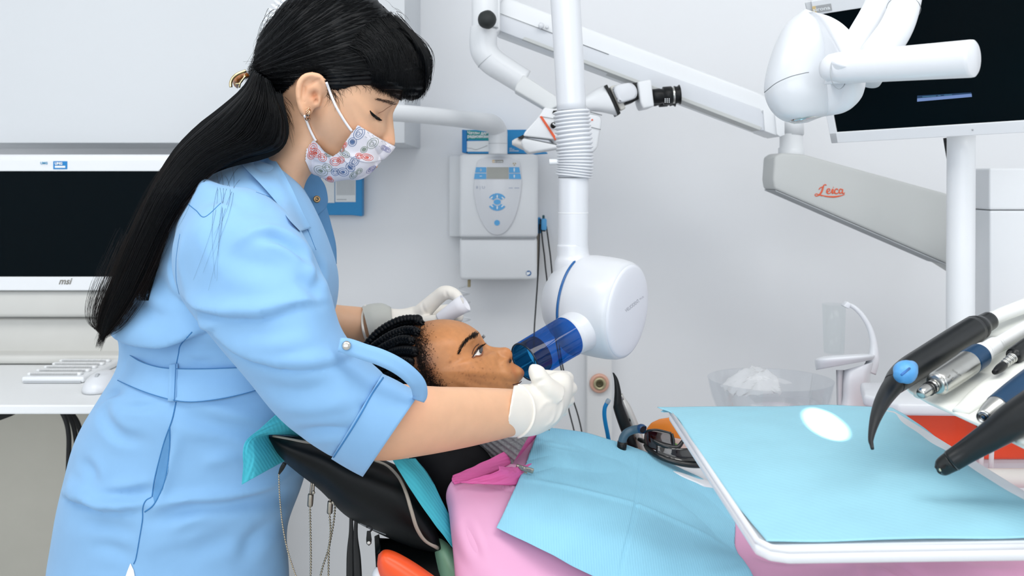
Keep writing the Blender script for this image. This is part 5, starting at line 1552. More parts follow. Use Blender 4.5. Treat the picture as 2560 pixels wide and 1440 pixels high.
# tab with snap, looping over the cuff
tb = [(848, 862), (870, 866), (910, 880), (950, 893), (990, 912), (1022, 935), (1044, 960), (1050, 985), (1046, 1000)]
td = [1.004, 1.003, 1.004, 1.006, 1.010, 1.016, 1.024, 1.034, 1.042]
tq = [P(u, v, d) for (u, v), d in zip(tb, td)]
ob('sleeve_tab', ribbon(tq, [0.015, 0.0175, 0.018, 0.018, 0.018, 0.018, 0.018, 0.017, 0.014], 0.0024, (0.1, -1, 0.25), n=50), m_dress, dr)
for (u, v, d, r) in ((866, 864, 0.9995, 0.0052),):
    ob('snap', lathe([(0.0, 0.003), (r * 0.5, 0.0028), (r * 0.85, 0.0018), (r, 0.0004), (r, -0.001)], P(u, v, d), (0.1, -1, 0.25), 28), m_snap, dr)
# collar, near leaf draped on the shoulder and standing at the neck
cl_out = [(656, 352), (676, 382), (704, 424), (730, 470), (754, 522), (778, 570)]
cl_in = [(598, 404), (622, 430), (655, 464), (690, 505), (722, 548), (750, 578)]
g = []
for t in np.linspace(0, 1, 6):
    row = []
    for a, b in zip(cl_out, cl_in):
        u, v = a[0] * (1 - t) + b[0] * t, a[1] * (1 - t) + b[1] * t
        hd_ = hit(DT, u, v)
        hb2 = hit(BT, u, v)
        ds = [x.y for x in (hd_, hb2) if x is not None]
        base = min(ds) if ds else 1.2
        row.append((u, v, base))
    g.append(row)
G = np.array(g)
for _ in range(2):
    G[1:-1, :, 2] = (G[:-2, :, 2] + 2 * G[1:-1, :, 2] + G[2:, :, 2]) / 4
G[0, :, 2] = G[1, :, 2] + 0.006
cols = [[P(u, v, dd - 0.011) for u, v, dd in r] for r in G]
ob('collar', sheet(cols, 30, 40, 0.0025, (0.2, -1, 0.1)), m_dress, dr)
# far leaf of the collar, placket and the inside of the front
fl = [[P(742, 470, 1.28), P(762, 440, 1.30), P(790, 432, 1.33)], [P(750, 492, 1.27), P(778, 470, 1.30), P(812, 462, 1.335)], [P(770, 520, 1.275), P(795, 500, 1.305), P(820, 498, 1.335)], [P(790, 540, 1.285), P(806, 528, 1.31), P(816, 518, 1.335)]]
ob('far_collar', sheet(fl, 24, 24, 0.003, (0.2, -1, 0.1)), m_dress_shade, dr)  # same cotton, its shade put into the darker blue
for (u, v, d, r) in ((792, 498, 1.290, 0.0052), (774, 542, 1.262, 0.004)):
    sn_ = ob('snap', lathe([(r, -0.001), (r, 0.0004), (r * 0.85, 0.0018), (r * 0.5, 0.0015), (r * 0.3, 0.0004), (0, 0.0004)], P(u, v, d), (0.25, -1, 0.1), 24), mat('snap_brass', (168, 138, 100), 0.3, 0.9), dr)
ff = [[P(742, 482, 1.262), P(768, 505, 1.28), P(800, 520, 1.31), P(816, 515, 1.34)], [P(752, 530, 1.25), P(780, 560, 1.27), P(812, 570, 1.31), P(828, 560, 1.34)], [P(770, 585, 1.235), P(796, 605, 1.26), P(826, 615, 1.30), P(840, 612, 1.335)], [P(790, 640, 1.22), P(812, 655, 1.25), P(834, 662, 1.29), P(842, 660, 1.33)]]
ob('front_facing', sheet(ff, 30, 30, 0.003, (0.2, -1, 0.0), 0.002), m_dress_shade, dr)
ob('placket_edge', tube([P(780, 562, 1.252), P(786, 580, 1.252), P(790, 596, 1.25), P(798, 606, 1.247), P(800, 616, 1.245), P(812, 616, 1.25)], 0.0016, 8, n=40), mat('pale_edge', (186, 212, 240), 0.8), dr)
# white trousers and shoes, mostly out of the picture
for k_, off in enumerate((-0.09, 0.09)):
    pass
tz = [P(420, 1600, 1.29), P(420, 1760, 1.29)]
for s_ in (-1, 1):
    wd_ = Vector((tz[0] - CAM)).normalized()
    wd_.z = 0
    q0 = tz[0] + wd_ * 0.085 * s_
    q0 = Vector((q0.x, q0.y, 0.62))
    ob('trouser_leg', tube([q0, (q0.x, q0.y, 0.45), (q0.x - 0.01, q0.y, 0.25), (q0.x - 0.01, q0.y, 0.06)], [0.085, 0.078, 0.066, 0.06], 28, n=20), MATS['white_trousers'], wo)
    ob('shoe', loft([(0, 0, 0, 0, 1, .01)] * 2, 2, 4) if False else tube([(q0.x - 0.07, q0.y, 0.035), (q0.x, q0.y, 0.045), (q0.x + 0.08, q0.y, 0.04), (q0.x + 0.17, q0.y, 0.025)], [0.03, 0.042, 0.042, 0.022], 24, n=24), m_white, wo)

# ---- gloves
gl_palm = loft([(1284, 964, 1262, 1094, 1.188, 0.043), (1306, 960, 1318, 1092, 1.205, 0.040), (1336, 957, 1352, 1084, 1.222, 0.037), (1368, 938, 1390, 1062, 1.238, 0.034), (1398, 928, 1414, 1030, 1.25, 0.031), (1420, 934, 1430, 990, 1.258, 0.025), (1430, 946, 1433, 965, 1.262, 0.012)], 40, 48)
def fing(pts, r):
    return tube([P(u, v, d) for u, v, d in pts], [x / F * 1.24 for x in r], 20, n=30)
gparts = [gl_palm,
    fing([(1392, 988, 1.222), (1366, 968, 1.210), (1350, 946, 1.205), (1341, 928, 1.204), (1338, 917, 1.205), (1338, 911, 1.206)], [27, 26, 22.5, 20.5, 16, 9]),
    fing([(1405, 950, 1.25), (1418, 946, 1.275), (1410, 942, 1.305), (1385, 940, 1.318), (1360, 936, 1.318), (1345, 934, 1.312)], [18, 17.5, 16.5, 15, 13, 8]),
    fing([(1408, 975, 1.25), (1426, 972, 1.275), (1420, 968, 1.31), (1395, 966, 1.328), (1368, 964, 1.328), (1352, 962, 1.32)], [18, 18, 17, 15.5, 13.5, 8]),
    fing([(1402, 1002, 1.25), (1420, 1000, 1.275), (1414, 998, 1.308), (1390, 994, 1.325), (1366, 990, 1.325)], [17, 17, 16, 15, 12]),
    fing([(1390, 1028, 1.245), (1406, 1026, 1.268), (1400, 1026, 1.295), (1380, 1020, 1.31), (1362, 1016, 1.31)], [15, 15, 14, 13, 10]),
]
GV, GF = remesh(gparts, 0.0021, 3, 0.5)
GV = creases(GV, GF, [([(1406, 995), (1404, 1020), (1392, 1048), (1372, 1066)], 3.5, 0.0022, 'r'), ([(1388, 1030), (1380, 1050), (1360, 1068)], 3.5, 0.0014, 'r'), ([(1328, 962), (1345, 955), (1362, 950)], 5, 0.0016, 'v'), ([(1345, 1030), (1362, 1008), (1390, 1002)], 6, 0.0012, 'r')])
gl = ob('glove', (GV, GF), m_glove, wo)
GT = bvh(GV, GF)
rimp = []
for t in np.linspace(-1.35, 1.35, 30):
    u, v = 1284 + 52 * math.cos(t) , 1028 + 66 * math.sin(t)
    h_ = hit(GT, u, v, 0.0012)
    if h_ is not None:
        rimp.append(h_)
if len(rimp) > 4:
    ob('cuff_roll', tube(rimp, 0.0022, 10), m_glove, gl)
# far glove
g2 = [loft([(905, 768, 935, 872, 1.535, 0.036), (930, 764, 958, 862, 1.54, 0.034), (965, 770, 985, 852, 1.548, 0.031), (1005, 772, 1018, 840, 1.552, 0.029), (1040, 765, 1060, 835, 1.555, 0.028), (1068, 772, 1085, 828, 1.555, 0.022), (1082, 784, 1092, 815, 1.555, 0.012)], 30, 40),
      tube([P(1040, 795, 1.545), P(1064, 772, 1.54), P(1092, 746, 1.535), P(1112, 732, 1.53), P(1134, 735, 1.525), P(1147, 748, 1.52), P(1154, 762, 1.517)], [x / F * 1.53 for x in (24, 22, 19, 18.5, 15.5, 13, 7)], 20, n=40),
      tube([P(1035, 815, 1.54), P(1065, 806, 1.525), P(1095, 801, 1.515), P(1122, 801, 1.51), P(1130, 801, 1.51)], [x / F * 1.53 for x in (20, 17, 14.5, 12, 7)], 20, n=30),
      tube([P(1060, 800, 1.575), P(1100, 780, 1.585), P(1130, 778, 1.58), P(1146, 790, 1.57), P(1148, 805, 1.565)], [x / F * 1.56 for x in (18, 17, 16, 13.5, 7)], 20, n=30),
      tube([P(1055, 810, 1.58), P(1090, 802, 1.60), P(1120, 800, 1.595), P(1134, 812, 1.58), P(1132, 824, 1.57)], [x / F * 1.58 for x in (17, 16, 15, 12.5, 7)], 20, n=30),
      tube([P(1045, 822, 1.58), P(1075, 822, 1.60), P(1100, 824, 1.60), P(1112, 834, 1.59)], [x / F * 1.58 for x in (15, 14, 13, 8)], 20, n=30)]
G2V, G2F = remesh(g2, 0.0021, 3, 0.5)
G2V = creases(G2V, G2F, [([(1055, 756), (1058, 772), (1068, 786)], 3, 0.001, 'v'), ([(1113, 726), (1118, 740), (1122, 748)], 3, 0.0012, 'v'), ([(968, 776), (950, 790), (944, 820), (944, 850)], 3.5, 0.0014, 'v')])
gl2 = ob('glove', (G2V, G2F), m_glove, wo)
ob('glove_cuff', openring([(905, 766, 933, 876, 1.535, 0.0375), (925, 760, 952, 872, 1.538, 0.0372), (955, 758, 972, 862, 1.545, 0.0355), (978, 768, 985, 850, 1.549, 0.0325)], 0.0014, 10, 48), mat('glove_cuff_translucent', (206, 208, 202), 0.45, var=0.01, alpha=0.75), gl2)
ob('cuff_roll', tube([P(u, v, 1.50 + 0.03 * abs(t)) for t, (u, v) in zip(np.linspace(-1, 1, 9), cr([(914, 764), (906, 790), (908, 825), (918, 852), (936, 874)], 9))], 0.0022, 10, n=24), m_glove, gl2)
rl = lathe([(0.0, -0.002), (0.0105, -0.002), (0.011, 0.0), (0.0145, 0.036), (0.0148, 0.050), (0.0138, 0.050), (0.0128, 0.036), (0.0, 0.030)], P(1102, 797, 1.512), (P(1152, 764, 1.506) - P(1102, 797, 1.512)), 40)
ob('cotton_roll', rl, mat('paper_white', (238, 238, 244), 0.7, var=0.01), None, label='short white paper roll held in the far gloved hand', cat='paper roll')

# ---- face mask
mface = [(850, -12, 1, 0, 1.0), (925, 12, 1, 0, .96), (975, 62, 1, 0, .9), (1001, 130, 1, 0, .86), (1010, 185, 1, 0, .84), (1008, 222, .99, .012, .84), (1001, 246, .97, .012, .84),
        (991, 266, .95, .009, .84), (984, 286, .93, .009, .84), (986, 320, .88, .012, .84), (990, 350, .84, .014, .84), (990, 364, .84, .016, .84), (980, 380, .87, .020, .84), (962, 397, .91, .022, .83), (953, 400, .92, .022, .82), (952, 405, .93, .022, .82),
        (943, 414, .95, .022, .82), (926, 434, .97, .02, .80), (900, 449, .98, .018, .8), (866, 450, 1, .01, .82), (845, 453, 1, 0, .84), (826, 456, 1, 0, .86), (800, 442, 1, 0, .88), (778, 432, 1, 0, .9), (762, 400, 1, 0, .9), (728, 356, 1, 0, .84), (690, 300, 1, 0, .8), (664, 230, 1, 0, .92), (664, 140, 1, 0, 1.0), (700, 50, 1, 0, 1.0), (770, 2, 1, 0, 1.0)]
mk_n, mk_f, mkUV, _ = star(mface, C_HEAD, D_HEAD, 0.0775, 520, 130)
mpoly = [(893, 307), (940, 338), (992, 368), (1000, 385), (965, 402), (955, 402), (960, 412), (930, 440), (900, 455), (850, 456), (827, 462), (790, 440), (768, 434), (763, 400), (768, 368), (786, 343), (800, 356), (812, 372), (833, 384), (848, 372), (862, 350), (876, 328)]
mn_v, mn_F = cut(mk_n, mkUV, mpoly, True)
mf_v, mf_F = cut(mk_f, mkUV, mpoly, False)
mnv = np.array(mn_v)
# keep the sheet clear of the face
mq = pxs(mnv)
mdir = mnv - np.array(CAM); mdir /= np.linalg.norm(mdir, axis=1)[:, None]
for i, (u, v) in enumerate(mq):
    h_ = hit(BT, u, v)
    if h_ is not None:
        dist = (h_ - CAM).length
        cur = np.linalg.norm(mnv[i] - np.array(CAM))
        if cur > dist - 0.0025:
            mnv[i] = np.array(CAM) + mdir[i] * (dist - 0.0025)
mnv = creases(mnv, mn_F, [([(846, 372), (880, 392), (915, 404), (958, 398)], 5, 0.0030, 's'), ([(842, 382), (870, 408), (885, 425), (882, 445)], 4, 0.0022, 's'), ([(800, 372), (818, 395), (828, 420), (826, 448)], 4, 0.0018, 'v'), ([(905, 318), (945, 345), (980, 366)], 3, 0.0008, 'v'), ([(900, 330), (940, 360), (970, 380)], 10, 0.0012, 'r'), ([(772, 400), (800, 410), (826, 412)], 6, 0.0012, 'v')])
m_mask = mat('mask_nonwoven', (234, 230, 236), 0.85, var=0.01, vscale=60, bump=0.06, bscale=700, spec=0.15)
mk = ob('face_mask', merge((mnv, mn_F), (mf_v, mf_F)), m_mask, wo)
MT = bvh(mnv, mn_F)
mp_red, mp_blue, mp_green, mp_lil = mat('print_coral', (222, 104, 88), 0.85), mat('print_slate_blue', (96, 120, 162), 0.85), mat('print_sage', (142, 154, 142), 0.85), mat('print_lilac', (150, 148, 184), 0.85)
def outline(tree, poly, r=0.00035, off=0.0003):
    L = cr(poly, 48, closed=True)
    q = [hit(tree, u, v, off) for u, v in list(L) + [L[0]]]
    q = [x for x in q if x is not None]
    return tube(q, r, 5) if len(q) > 3 else ([], [])
# folk dolls printed on the cloth: (head centre, head radii, body centre, body radii, rotation, ink, filled)
for (hu, hv, ha_, hb3, bu, bv, ba, bb, rt, ink, fill) in (
    (881, 355, 11, 10, 898, 333, 17, 12, -55, mp_blue, 'h'), (910, 374, 9, 7, 932, 358, 16, 11, -40, mp_green, 'h'), (806, 394, 11, 9, 790, 382, 13, 10, 35, mp_red, 'b'), (838, 404, 13, 10, 852, 400, 9, 8, -5, mp_red, 'n'),
    (818, 419, 12, 9, 802, 427, 18, 11, 25, mp_green, 'b'), (838, 430, 10, 9, 858, 430, 14, 10, 10, mp_blue, 'b'), (876, 418, 10, 12, 886, 404, 14, 10, -50, mp_blue, 'h'), (898, 390, 9, 7, 918, 393, 15, 8, 12, mp_red, 'b'),
    (853, 372, 9, 7, 862, 385, 13, 8, 25, mp_green, 'n'), (898, 428, 9, 6, 884, 438, 11, 7, -40, mp_green, 'n'), (928, 424, 14, 6, 930, 422, 10, 5, -35, mp_lil, 'n'), (824, 450, 10, 5, 824, 446, 6, 5, 10, mp_red, 'b'), (860, 362, 7, 8, 852, 372, 8, 7, 40, mp_red, 'n'), (820, 386, 8, 6, 828, 384, 7, 6, 0, mp_green, 'n'), (968, 374, 9, 6, 960, 370, 8, 6, 30, mp_lil, 'n'), (782, 372, 10, 14, 778, 388, 9, 10, 20, mp_red, 'n')):
    parts = [outline(MT, ellipse(hu, hv, ha_, hb3, rt, 16)), outline(MT, ellipse(hu, hv, ha_ * .62, hb3 * .6, rt, 12)), outline(MT, ellipse(bu, bv, ba, bb, rt, 20)), outline(MT, ellipse(bu, bv, ba * .66, bb * .6, rt, 14))]
    for dx in (-0.3, 0.3):
        parts.append(outline(MT, ellipse(hu + ha_ * dx, hv - 1, 1.6, 1.3, 0, 8), 0.0003))
    parts.append(outline(MT, ellipse(bu - 2, bv + 1, ba * .3, bb * .3, rt, 10), 0.0003))
    if fill in 'hb':
        cx, cy, ra, rb = (hu, hv, ha_ * .9, hb3 * .9) if fill == 'h' else (bu, bv, ba * .6, bb * .55)
        try:
            parts.append(decal(MT, ellipse(cx, cy, ra * .55, rb * .55, rt, 14), 0.0003, 5, default=1.2))
        except Exception:
            pass
    parts = [q for q in parts if len(q[0])]
    ob('doll_print', merge(*parts), ink, mk)
for line in ([(906, 322), (945, 348), (978, 368)], [(900, 332), (940, 360), (966, 376)]):
    L = cr(line, 40)
    for i in range(0, 38, 3):
        q = [hit(MT, u, v, 0.0003) for u, v in L[i:i + 3]]
        if all(x is not None for x in q) and i % 6 == 0:
            ob('stitch', tube(q, 0.0003, 5), m_seam_l, mk)
def loop(pts, off=0.0035):
    q = []
    for u, v in cr(pts, 24):
        h_ = hit(BT, u, v, off)
        q.append(h_ if h_ is not None else P(u, v, 1.17))
    return tube(q, 0.0017, 10)
m_loop = mat('ear_loop_white', (240, 238, 240), 0.8)
ob('ear_loop', loop([(816, 206), (820, 216), (828, 238), (840, 266), (856, 294), (870, 315), (880, 328)]), m_loop, mk)
ob('ear_loop', loop([(762, 290), (768, 306), (776, 326), (786, 346), (790, 352)]), m_loop, mk)

# ---- eye, lashes, brow
def on(tree, u, v, off):
    return np.array(hit(tree, u, v, off, 1.19))
ll = []
for i in range(46):
    t = i / 45
    a = (926 + 22 * t, 281 + 14 * t + 2 * math.sin(t * 3.1))
    ln = 9 + 7 * math.sin(t * 3.0)
    an = math.radians(62 - 26 * t + RNG.uniform(-8, 8))
    pts = [on(BT, a[0], a[1], 0.0005), on(BT, a[0] + math.cos(an) * ln * .5, a[1] + math.sin(an) * ln * .5, 0.003), on(BT, a[0] + math.cos(an) * ln, a[1] + math.sin(an) * ln * .9, 0.0065)]
    ll.append(cr(pts, 6))
ob('eyelashes', strands(ll, 0.00036, 4), m_hair, wo)
ob('eye_line', tube([on(BT, u, v, 0.0004) for u, v in cr([(925, 277), (931, 284), (940, 291), (949, 296)], 16)], [0.0008] * 4 + [0.0013] * 8 + [0.0008] * 4, 8), m_hair, wo)
ob('lid_crease', tube([on(BT, u, v, 0.00005) for u, v in cr([(946, 283), (957, 278), (968, 270), (979, 263)], 16)], 0.0005, 6), mat('lid_brown', (150, 104, 82), 0.7), wo)
bl_ = []
for i in range(120):
    t = RNG.uniform(0, 1)
    u, v = 945 + 50 * t, 247 + 13 * t + RNG.uniform(-4, 4) * (0.4 + 0.9 * t)
    pts = [on(BT, u, v, 0.0002), on(BT, u - 5, v - 0.5 + RNG.uniform(-1, 2), 0.0010), on(BT, u - 10, v + RNG.uniform(-1, 3), 0.0012)]
    bl_.append(cr(pts, 5))
ob('eyebrow', strands(bl_, 0.00014, 3), mat('brow_brown', (72, 52, 44), 0.6), wo)
# earring
m_gold = mat('rose_gold', (206, 170, 140), 0.25, 1.0, var=0.03)
er = [on(BT, 769, 272, 0.002), on(BT, 773, 276, 0.005), on(BT, 771, 286, 0.006), on(BT, 766, 292, 0.006), on(BT, 768, 299, 0.005), on(BT, 774, 297, 0.004)]
eo_ = ob('earring', tube(er, [0.0012, 0.0022, 0.003, 0.0026, 0.0018, 0.001], 12, n=30), m_gold, wo)
for i in range(4):
    ob('twist', tube([on(BT, 764, 294 - 5 * i, 0.0075), on(BT, 769, 289 - 5 * i, 0.009), on(BT, 774, 283 - 5 * i, 0.0075)], 0.0007, 6, n=10), m_gold, eo_)
# ================================================================== patient lying in the chair
C2, D2H = (1092, 930), 1.38
pf = [(1050, 806, 1, 0, .95), (1100, 798, 1, 0, .92), (1140, 801, 1, 0, .88), (1170, 811, 1, 0, .84), (1195, 828, .99, .012, .82), (1206, 844, .97, .012, .80),
      (1215, 858, .95, .010, .80), (1229, 866, .92, .0095, .80), (1250, 868.5, .86, .0105, .80), (1264, 868, .84, .012, .80), (1275, 873, .84, .0145, .80), (1281, 884, .86, .016, .80), (1281, 894, .89, .0155, .80),
      (1281, 900, .92, .017, .80), (1282, 907, .935, .019, .80), (1291, 912, .925, .021, .80), (1304, 921, .885, .023, .80), (1311, 930, .88, .025, .80), (1309, 940, .90, .026, .80), (1302, 951, .94, .026, .79), (1297, 958, .965, .025, .79), (1303, 966, .95, .025, .78), (1301, 978, .96, .024, .77),
      (1298, 990, .97, .024, .76), (1304, 1006, .95, .024, .75), (1296, 1026, .97, .020, .74), (1262, 1042, 1, 0, .72), (1210, 1056, 1, 0, .82), (1150, 1076, 1, 0, .86), (1085, 1095, 1, 0, .9), (1010, 1084, 1, 0, .96), (950, 1036, 1, 0, 1), (918, 965, 1, 0, 1), (914, 900, 1, 0, 1), (935, 852, 1, 0, 1), (985, 820, 1, 0, .98)]
pn, pfar, pUV, pdir = star(pf, C2, D2H, 0.073, 300, 60, 2.6, 0.72)
PV0, PF0 = star_mesh(pn, pfar)
neck2 = loft([(1130, 990, 1120, 1090, 1.385, 0.05), (1220, 1040, 1160, 1120, 1.385, 0.052), (1280, 1060, 1200, 1170, 1.385, 0.055), (1320, 1150, 1250, 1250, 1.39, 0.07)], 20, 40)
body2 = loft([(1250, 1190, 1200, 1270, 1.395, 0.07), (1340, 1215, 1290, 1360, 1.40, 0.09), (1500, 1300, 1450, 1470, 1.40, 0.09), (1750, 1420, 1700, 1570, 1.38, 0.08), (2100, 1540, 2080, 1640, 1.34, 0.08), (2500, 1600, 2480, 1720, 1.32, 0.08)], 24, 32)
QV, QF = remesh([(PV0, PF0), neck2, body2], 0.0019, 3, 0.5)
QV = blobs(QV, QF, [
    (1199, 878, 15, 19, -35, -0.0062), (1199, 878, 9, 13, -30, 0.0052), (1176, 846, 20, 9, -38, 0.0022),
    (1185, 925, 34, 24, 25, 0.0035), (1262, 902, 10, 9, 20, 0.0042), (1276.5, 902, 3.2, 5, 20, -0.0055), (1250, 888, 8, 14, -10, -0.0018), (1248, 915, 8, 14, -35, -0.0014),
    (1303, 930, 6, 12, -10, 0.0014), (1272, 945, 12, 22, -15, 0.0025), (1262, 962, 8, 18, -30, -0.001), (1130, 850, 40, 25, 0, 0.0015), (1110, 900, 26, 34, 0, -0.002)])
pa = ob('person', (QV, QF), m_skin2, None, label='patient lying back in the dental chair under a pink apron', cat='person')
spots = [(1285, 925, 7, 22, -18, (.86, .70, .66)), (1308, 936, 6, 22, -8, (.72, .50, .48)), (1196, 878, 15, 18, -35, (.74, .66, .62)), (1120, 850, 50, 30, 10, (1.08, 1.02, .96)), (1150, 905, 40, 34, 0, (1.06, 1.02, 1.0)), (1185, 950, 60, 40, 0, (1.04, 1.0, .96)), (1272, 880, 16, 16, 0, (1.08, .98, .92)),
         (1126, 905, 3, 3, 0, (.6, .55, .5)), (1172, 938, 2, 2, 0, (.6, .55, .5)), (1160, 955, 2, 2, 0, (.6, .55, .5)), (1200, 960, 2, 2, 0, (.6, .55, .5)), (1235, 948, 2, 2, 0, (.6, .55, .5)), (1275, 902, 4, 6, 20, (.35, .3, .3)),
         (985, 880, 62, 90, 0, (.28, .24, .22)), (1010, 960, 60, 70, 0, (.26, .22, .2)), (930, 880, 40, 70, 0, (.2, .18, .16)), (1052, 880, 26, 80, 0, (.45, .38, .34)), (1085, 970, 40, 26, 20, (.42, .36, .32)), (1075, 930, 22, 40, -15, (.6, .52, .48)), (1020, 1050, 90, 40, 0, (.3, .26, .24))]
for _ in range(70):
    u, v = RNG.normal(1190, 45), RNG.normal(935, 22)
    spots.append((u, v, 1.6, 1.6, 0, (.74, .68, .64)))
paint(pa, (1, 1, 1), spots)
QT = bvh(QV, QF)
def onq(u, v, off, dflt=1.32):
    return np.array(hit(QT, u, v, off, dflt))
# eye
ey = ob('eye', decal(QT, [(1183, 893), (1189, 888), (1198, 888), (1203, 885), (1206, 877), (1206, 868), (1203, 866), (1197, 872), (1190, 881)], 0.0004, 3, 0.0012), mat('eye_white', (226, 222, 216), 0.2, coat=0.3), pa)
ob('iris', decal(QT, [(1198, 873), (1203, 867), (1206.5, 867), (1207, 876), (1204.5, 883), (1200, 883), (1198, 879)], 0.0017, 3, 0.0006), mat('iris_dark', (30, 20, 16), 0.12, coat=0.5), ey)
ob('upper_lid', tube([onq(u, v, 0.0012) for u, v in cr([(1181, 894), (1186, 885), (1192, 876), (1199, 867), (1206, 863)], 20)], [0.0010] * 6 + [0.0015] * 8 + [0.0012] * 6, 8), mat('lid_dark', (70, 42, 30), 0.5), pa)
ob('lid_fold', tube([onq(u, v, 0.0003) for u, v in cr([(1180, 886), (1183, 876), (1189, 866), (1197, 860)], 20)], 0.0008, 8), mat('fold_brown', (92, 54, 32), 0.5), pa)
ob('lower_lid', tube([onq(u, v, 0.0010) for u, v in cr([(1182, 895), (1190, 891), (1198, 890), (1204, 887), (1207, 879)], 20)], 0.0011, 8), mat('lid_rim', (150, 92, 62), 0.4), pa)
ll = []
for i in range(40):
    t = i / 39
    u, v = 1192 + 15 * t, 877 - 14 * t
    an = math.radians(-58 + 30 * t + RNG.uniform(-14, 14))
    ln = 6 + 5 * t
    ll.append(cr([onq(u, v, 0.0016), onq(u + math.cos(an) * ln * .5, v + math.sin(an) * ln * .5, 0.0035), onq(u + math.cos(an) * ln, v + math.sin(an) * ln - 1, 0.0055)], 5))
for i in range(6):
    t = i / 5
    p0 = np.array(P(1203 + 5 * t, 842 + 5 * t, 1.392))
    ll.append(cr([p0, p0 + np.array([0.002, 0.001, 0.001 + 0.001 * t]), p0 + np.array([0.0036, 0.002, 0.0036])], 4))
ob('eyelashes', strands(ll, 0.00032, 4), m_hair, pa)
bl_ = []
for i in range(330):
    t = RNG.uniform(0, 1) ** 0.8
    c_ = cr([(1149, 884), (1152, 872), (1160, 857), (1172, 843), (1184, 834), (1192, 834)], 100)[int(t * 99)]
    sp = 3.0 + 5.0 * t
    u, v = c_[0] + RNG.normal(0, sp * 0.45), c_[1] + RNG.normal(0, sp * 0.4)
    an = math.radians(-200 + 100 * t) if False else math.radians(140 - 40 * t + RNG.uniform(-20, 20))
    ln = 6 + 4 * t
    ll2 = [onq(u, v, 0.0002), onq(u + math.cos(an) * ln * .5, v + math.sin(an) * ln * .5, 0.0009), onq(u + math.cos(an) * ln, v + math.sin(an) * ln, 0.0009)]
    bl_.append(cr(ll2, 4))
ob('eyebrow', strands(bl_, 0.00022, 3), m_hair2, pa)
ob('nostril', decal(QT, ellipse(1276, 903, 2.2, 5.0, 18, 12), 0.0003, 3), mat('nostril_dark', (26, 12, 8), 0.7), pa)
ob('lip_line', tube([onq(u, v, 0.0003) for u, v in cr([(1304, 953), (1298, 958), (1290, 960), (1282, 962)], 12)], 0.0007, 6), mat('lip_dark', (70, 34, 28), 0.6), pa)
# hair: cornrow braids and the soft fuzz at the hairline
hr = ob('hair', cut(*[(lambda g: (g - (g - np.array(P(C2[0], C2[1], D2H))) * -0.012))(pn), pUV], [(1042, 800), (1036, 830), (1024, 850), (1030, 880), (1016, 905), (1026, 930), (1040, 960), (1062, 985), (1060, 1120), (880, 1100), (880, 780)], True), m_hair, pa)
br_paths = [[(1058, 806), (1030, 800), (1000, 804), (970, 818), (942, 838), (918, 866), (906, 895)], [(1048, 828), (1018, 822), (985, 832), (955, 850), (928, 872), (908, 905)], [(1036, 850), (1005, 846), (975, 858), (945, 876), (918, 902), (908, 930)],
            [(1044, 876), (1010, 872), (978, 880), (948, 896), (920, 922)], [(1034, 902), (1004, 898), (975, 906), (945, 922), (922, 946)], [(1044, 930), (1012, 924), (980, 930), (950, 946), (926, 966)], [(1056, 958), (1020, 950), (985, 956), (950, 970)], [(1066, 984), (1030, 978), (990, 984), (955, 998)]]
for bi, path in enumerate(br_paths):
    L = cr(path, 90)
    pts = []
    for j, (u, v) in enumerate(L):
        q = hit(QT, u, v + 5, 0.004)
        if q is None:
            q = P(u, v, 1.37)
        pts.append(tuple(q))
    pts = np.array(pts)
    for _ in range(6):
        pts[1:-1] = (pts[:-2] + 2 * pts[1:-1] + pts[2:]) / 4
    k = np.arange(90)
    A_, B_ = [], []
    T, N_, Bb = frames(pts)
    prt = []
    for ph in (0, 2.09, 4.19):
        off = 0.0034 * np.cos(k * 0.52 + ph)[:, None] * N_ + 0.0026 * np.sin(k * 1.04 + 2 * ph)[:, None] * Bb
        rad = 0.0050 * np.minimum(1, np.minimum(k + 2, 92 - k) / 8.0)
        prt.append(tube(pts + off, rad, 8))
    ob('braid', merge(*prt), m_hair, hr)
fz = []
for i in range(3400):
    t = RNG.uniform(0, 1)
    c_ = cr([(1046, 812), (1048, 840), (1052, 866), (1056, 892), (1060, 918), (1072, 945), (1092, 968), (1110, 985)], 120)[int(t * 119)]
    x = abs(RNG.normal(0, 15))
    u, v = c_[0] + x - 14, c_[1] + RNG.normal(0, 6) - x * 0.1
    an = RNG.uniform(0, 6.28)
    ln = RNG.uniform(2, 5)
    a = onq(u, v, 0.0001)
    b = onq(u + math.cos(an) * ln, v + math.sin(an) * ln, RNG.uniform(0.0004, 0.0018))
    m2 = (a + b) / 2 + np.array([RNG.uniform(-.0008, .0008), -0.0006, RNG.uniform(-.0008, .0008)])
    fz.append(np.array([a, m2, b]))
ob('baby_hair', strands(fz, 0.00026, 3), m_hair2, hr, kind='stuff')
ob('bun', lathe([(0.0, -0.008), (0.005, -0.007), (0.0085, -0.003), (0.009, 0.001), (0.007, 0.006), (0.003, 0.0085), (0.0, 0.009)], P(1043, 801, 1.372), (0.2, -0.3, 1), 20), m_hair, hr)

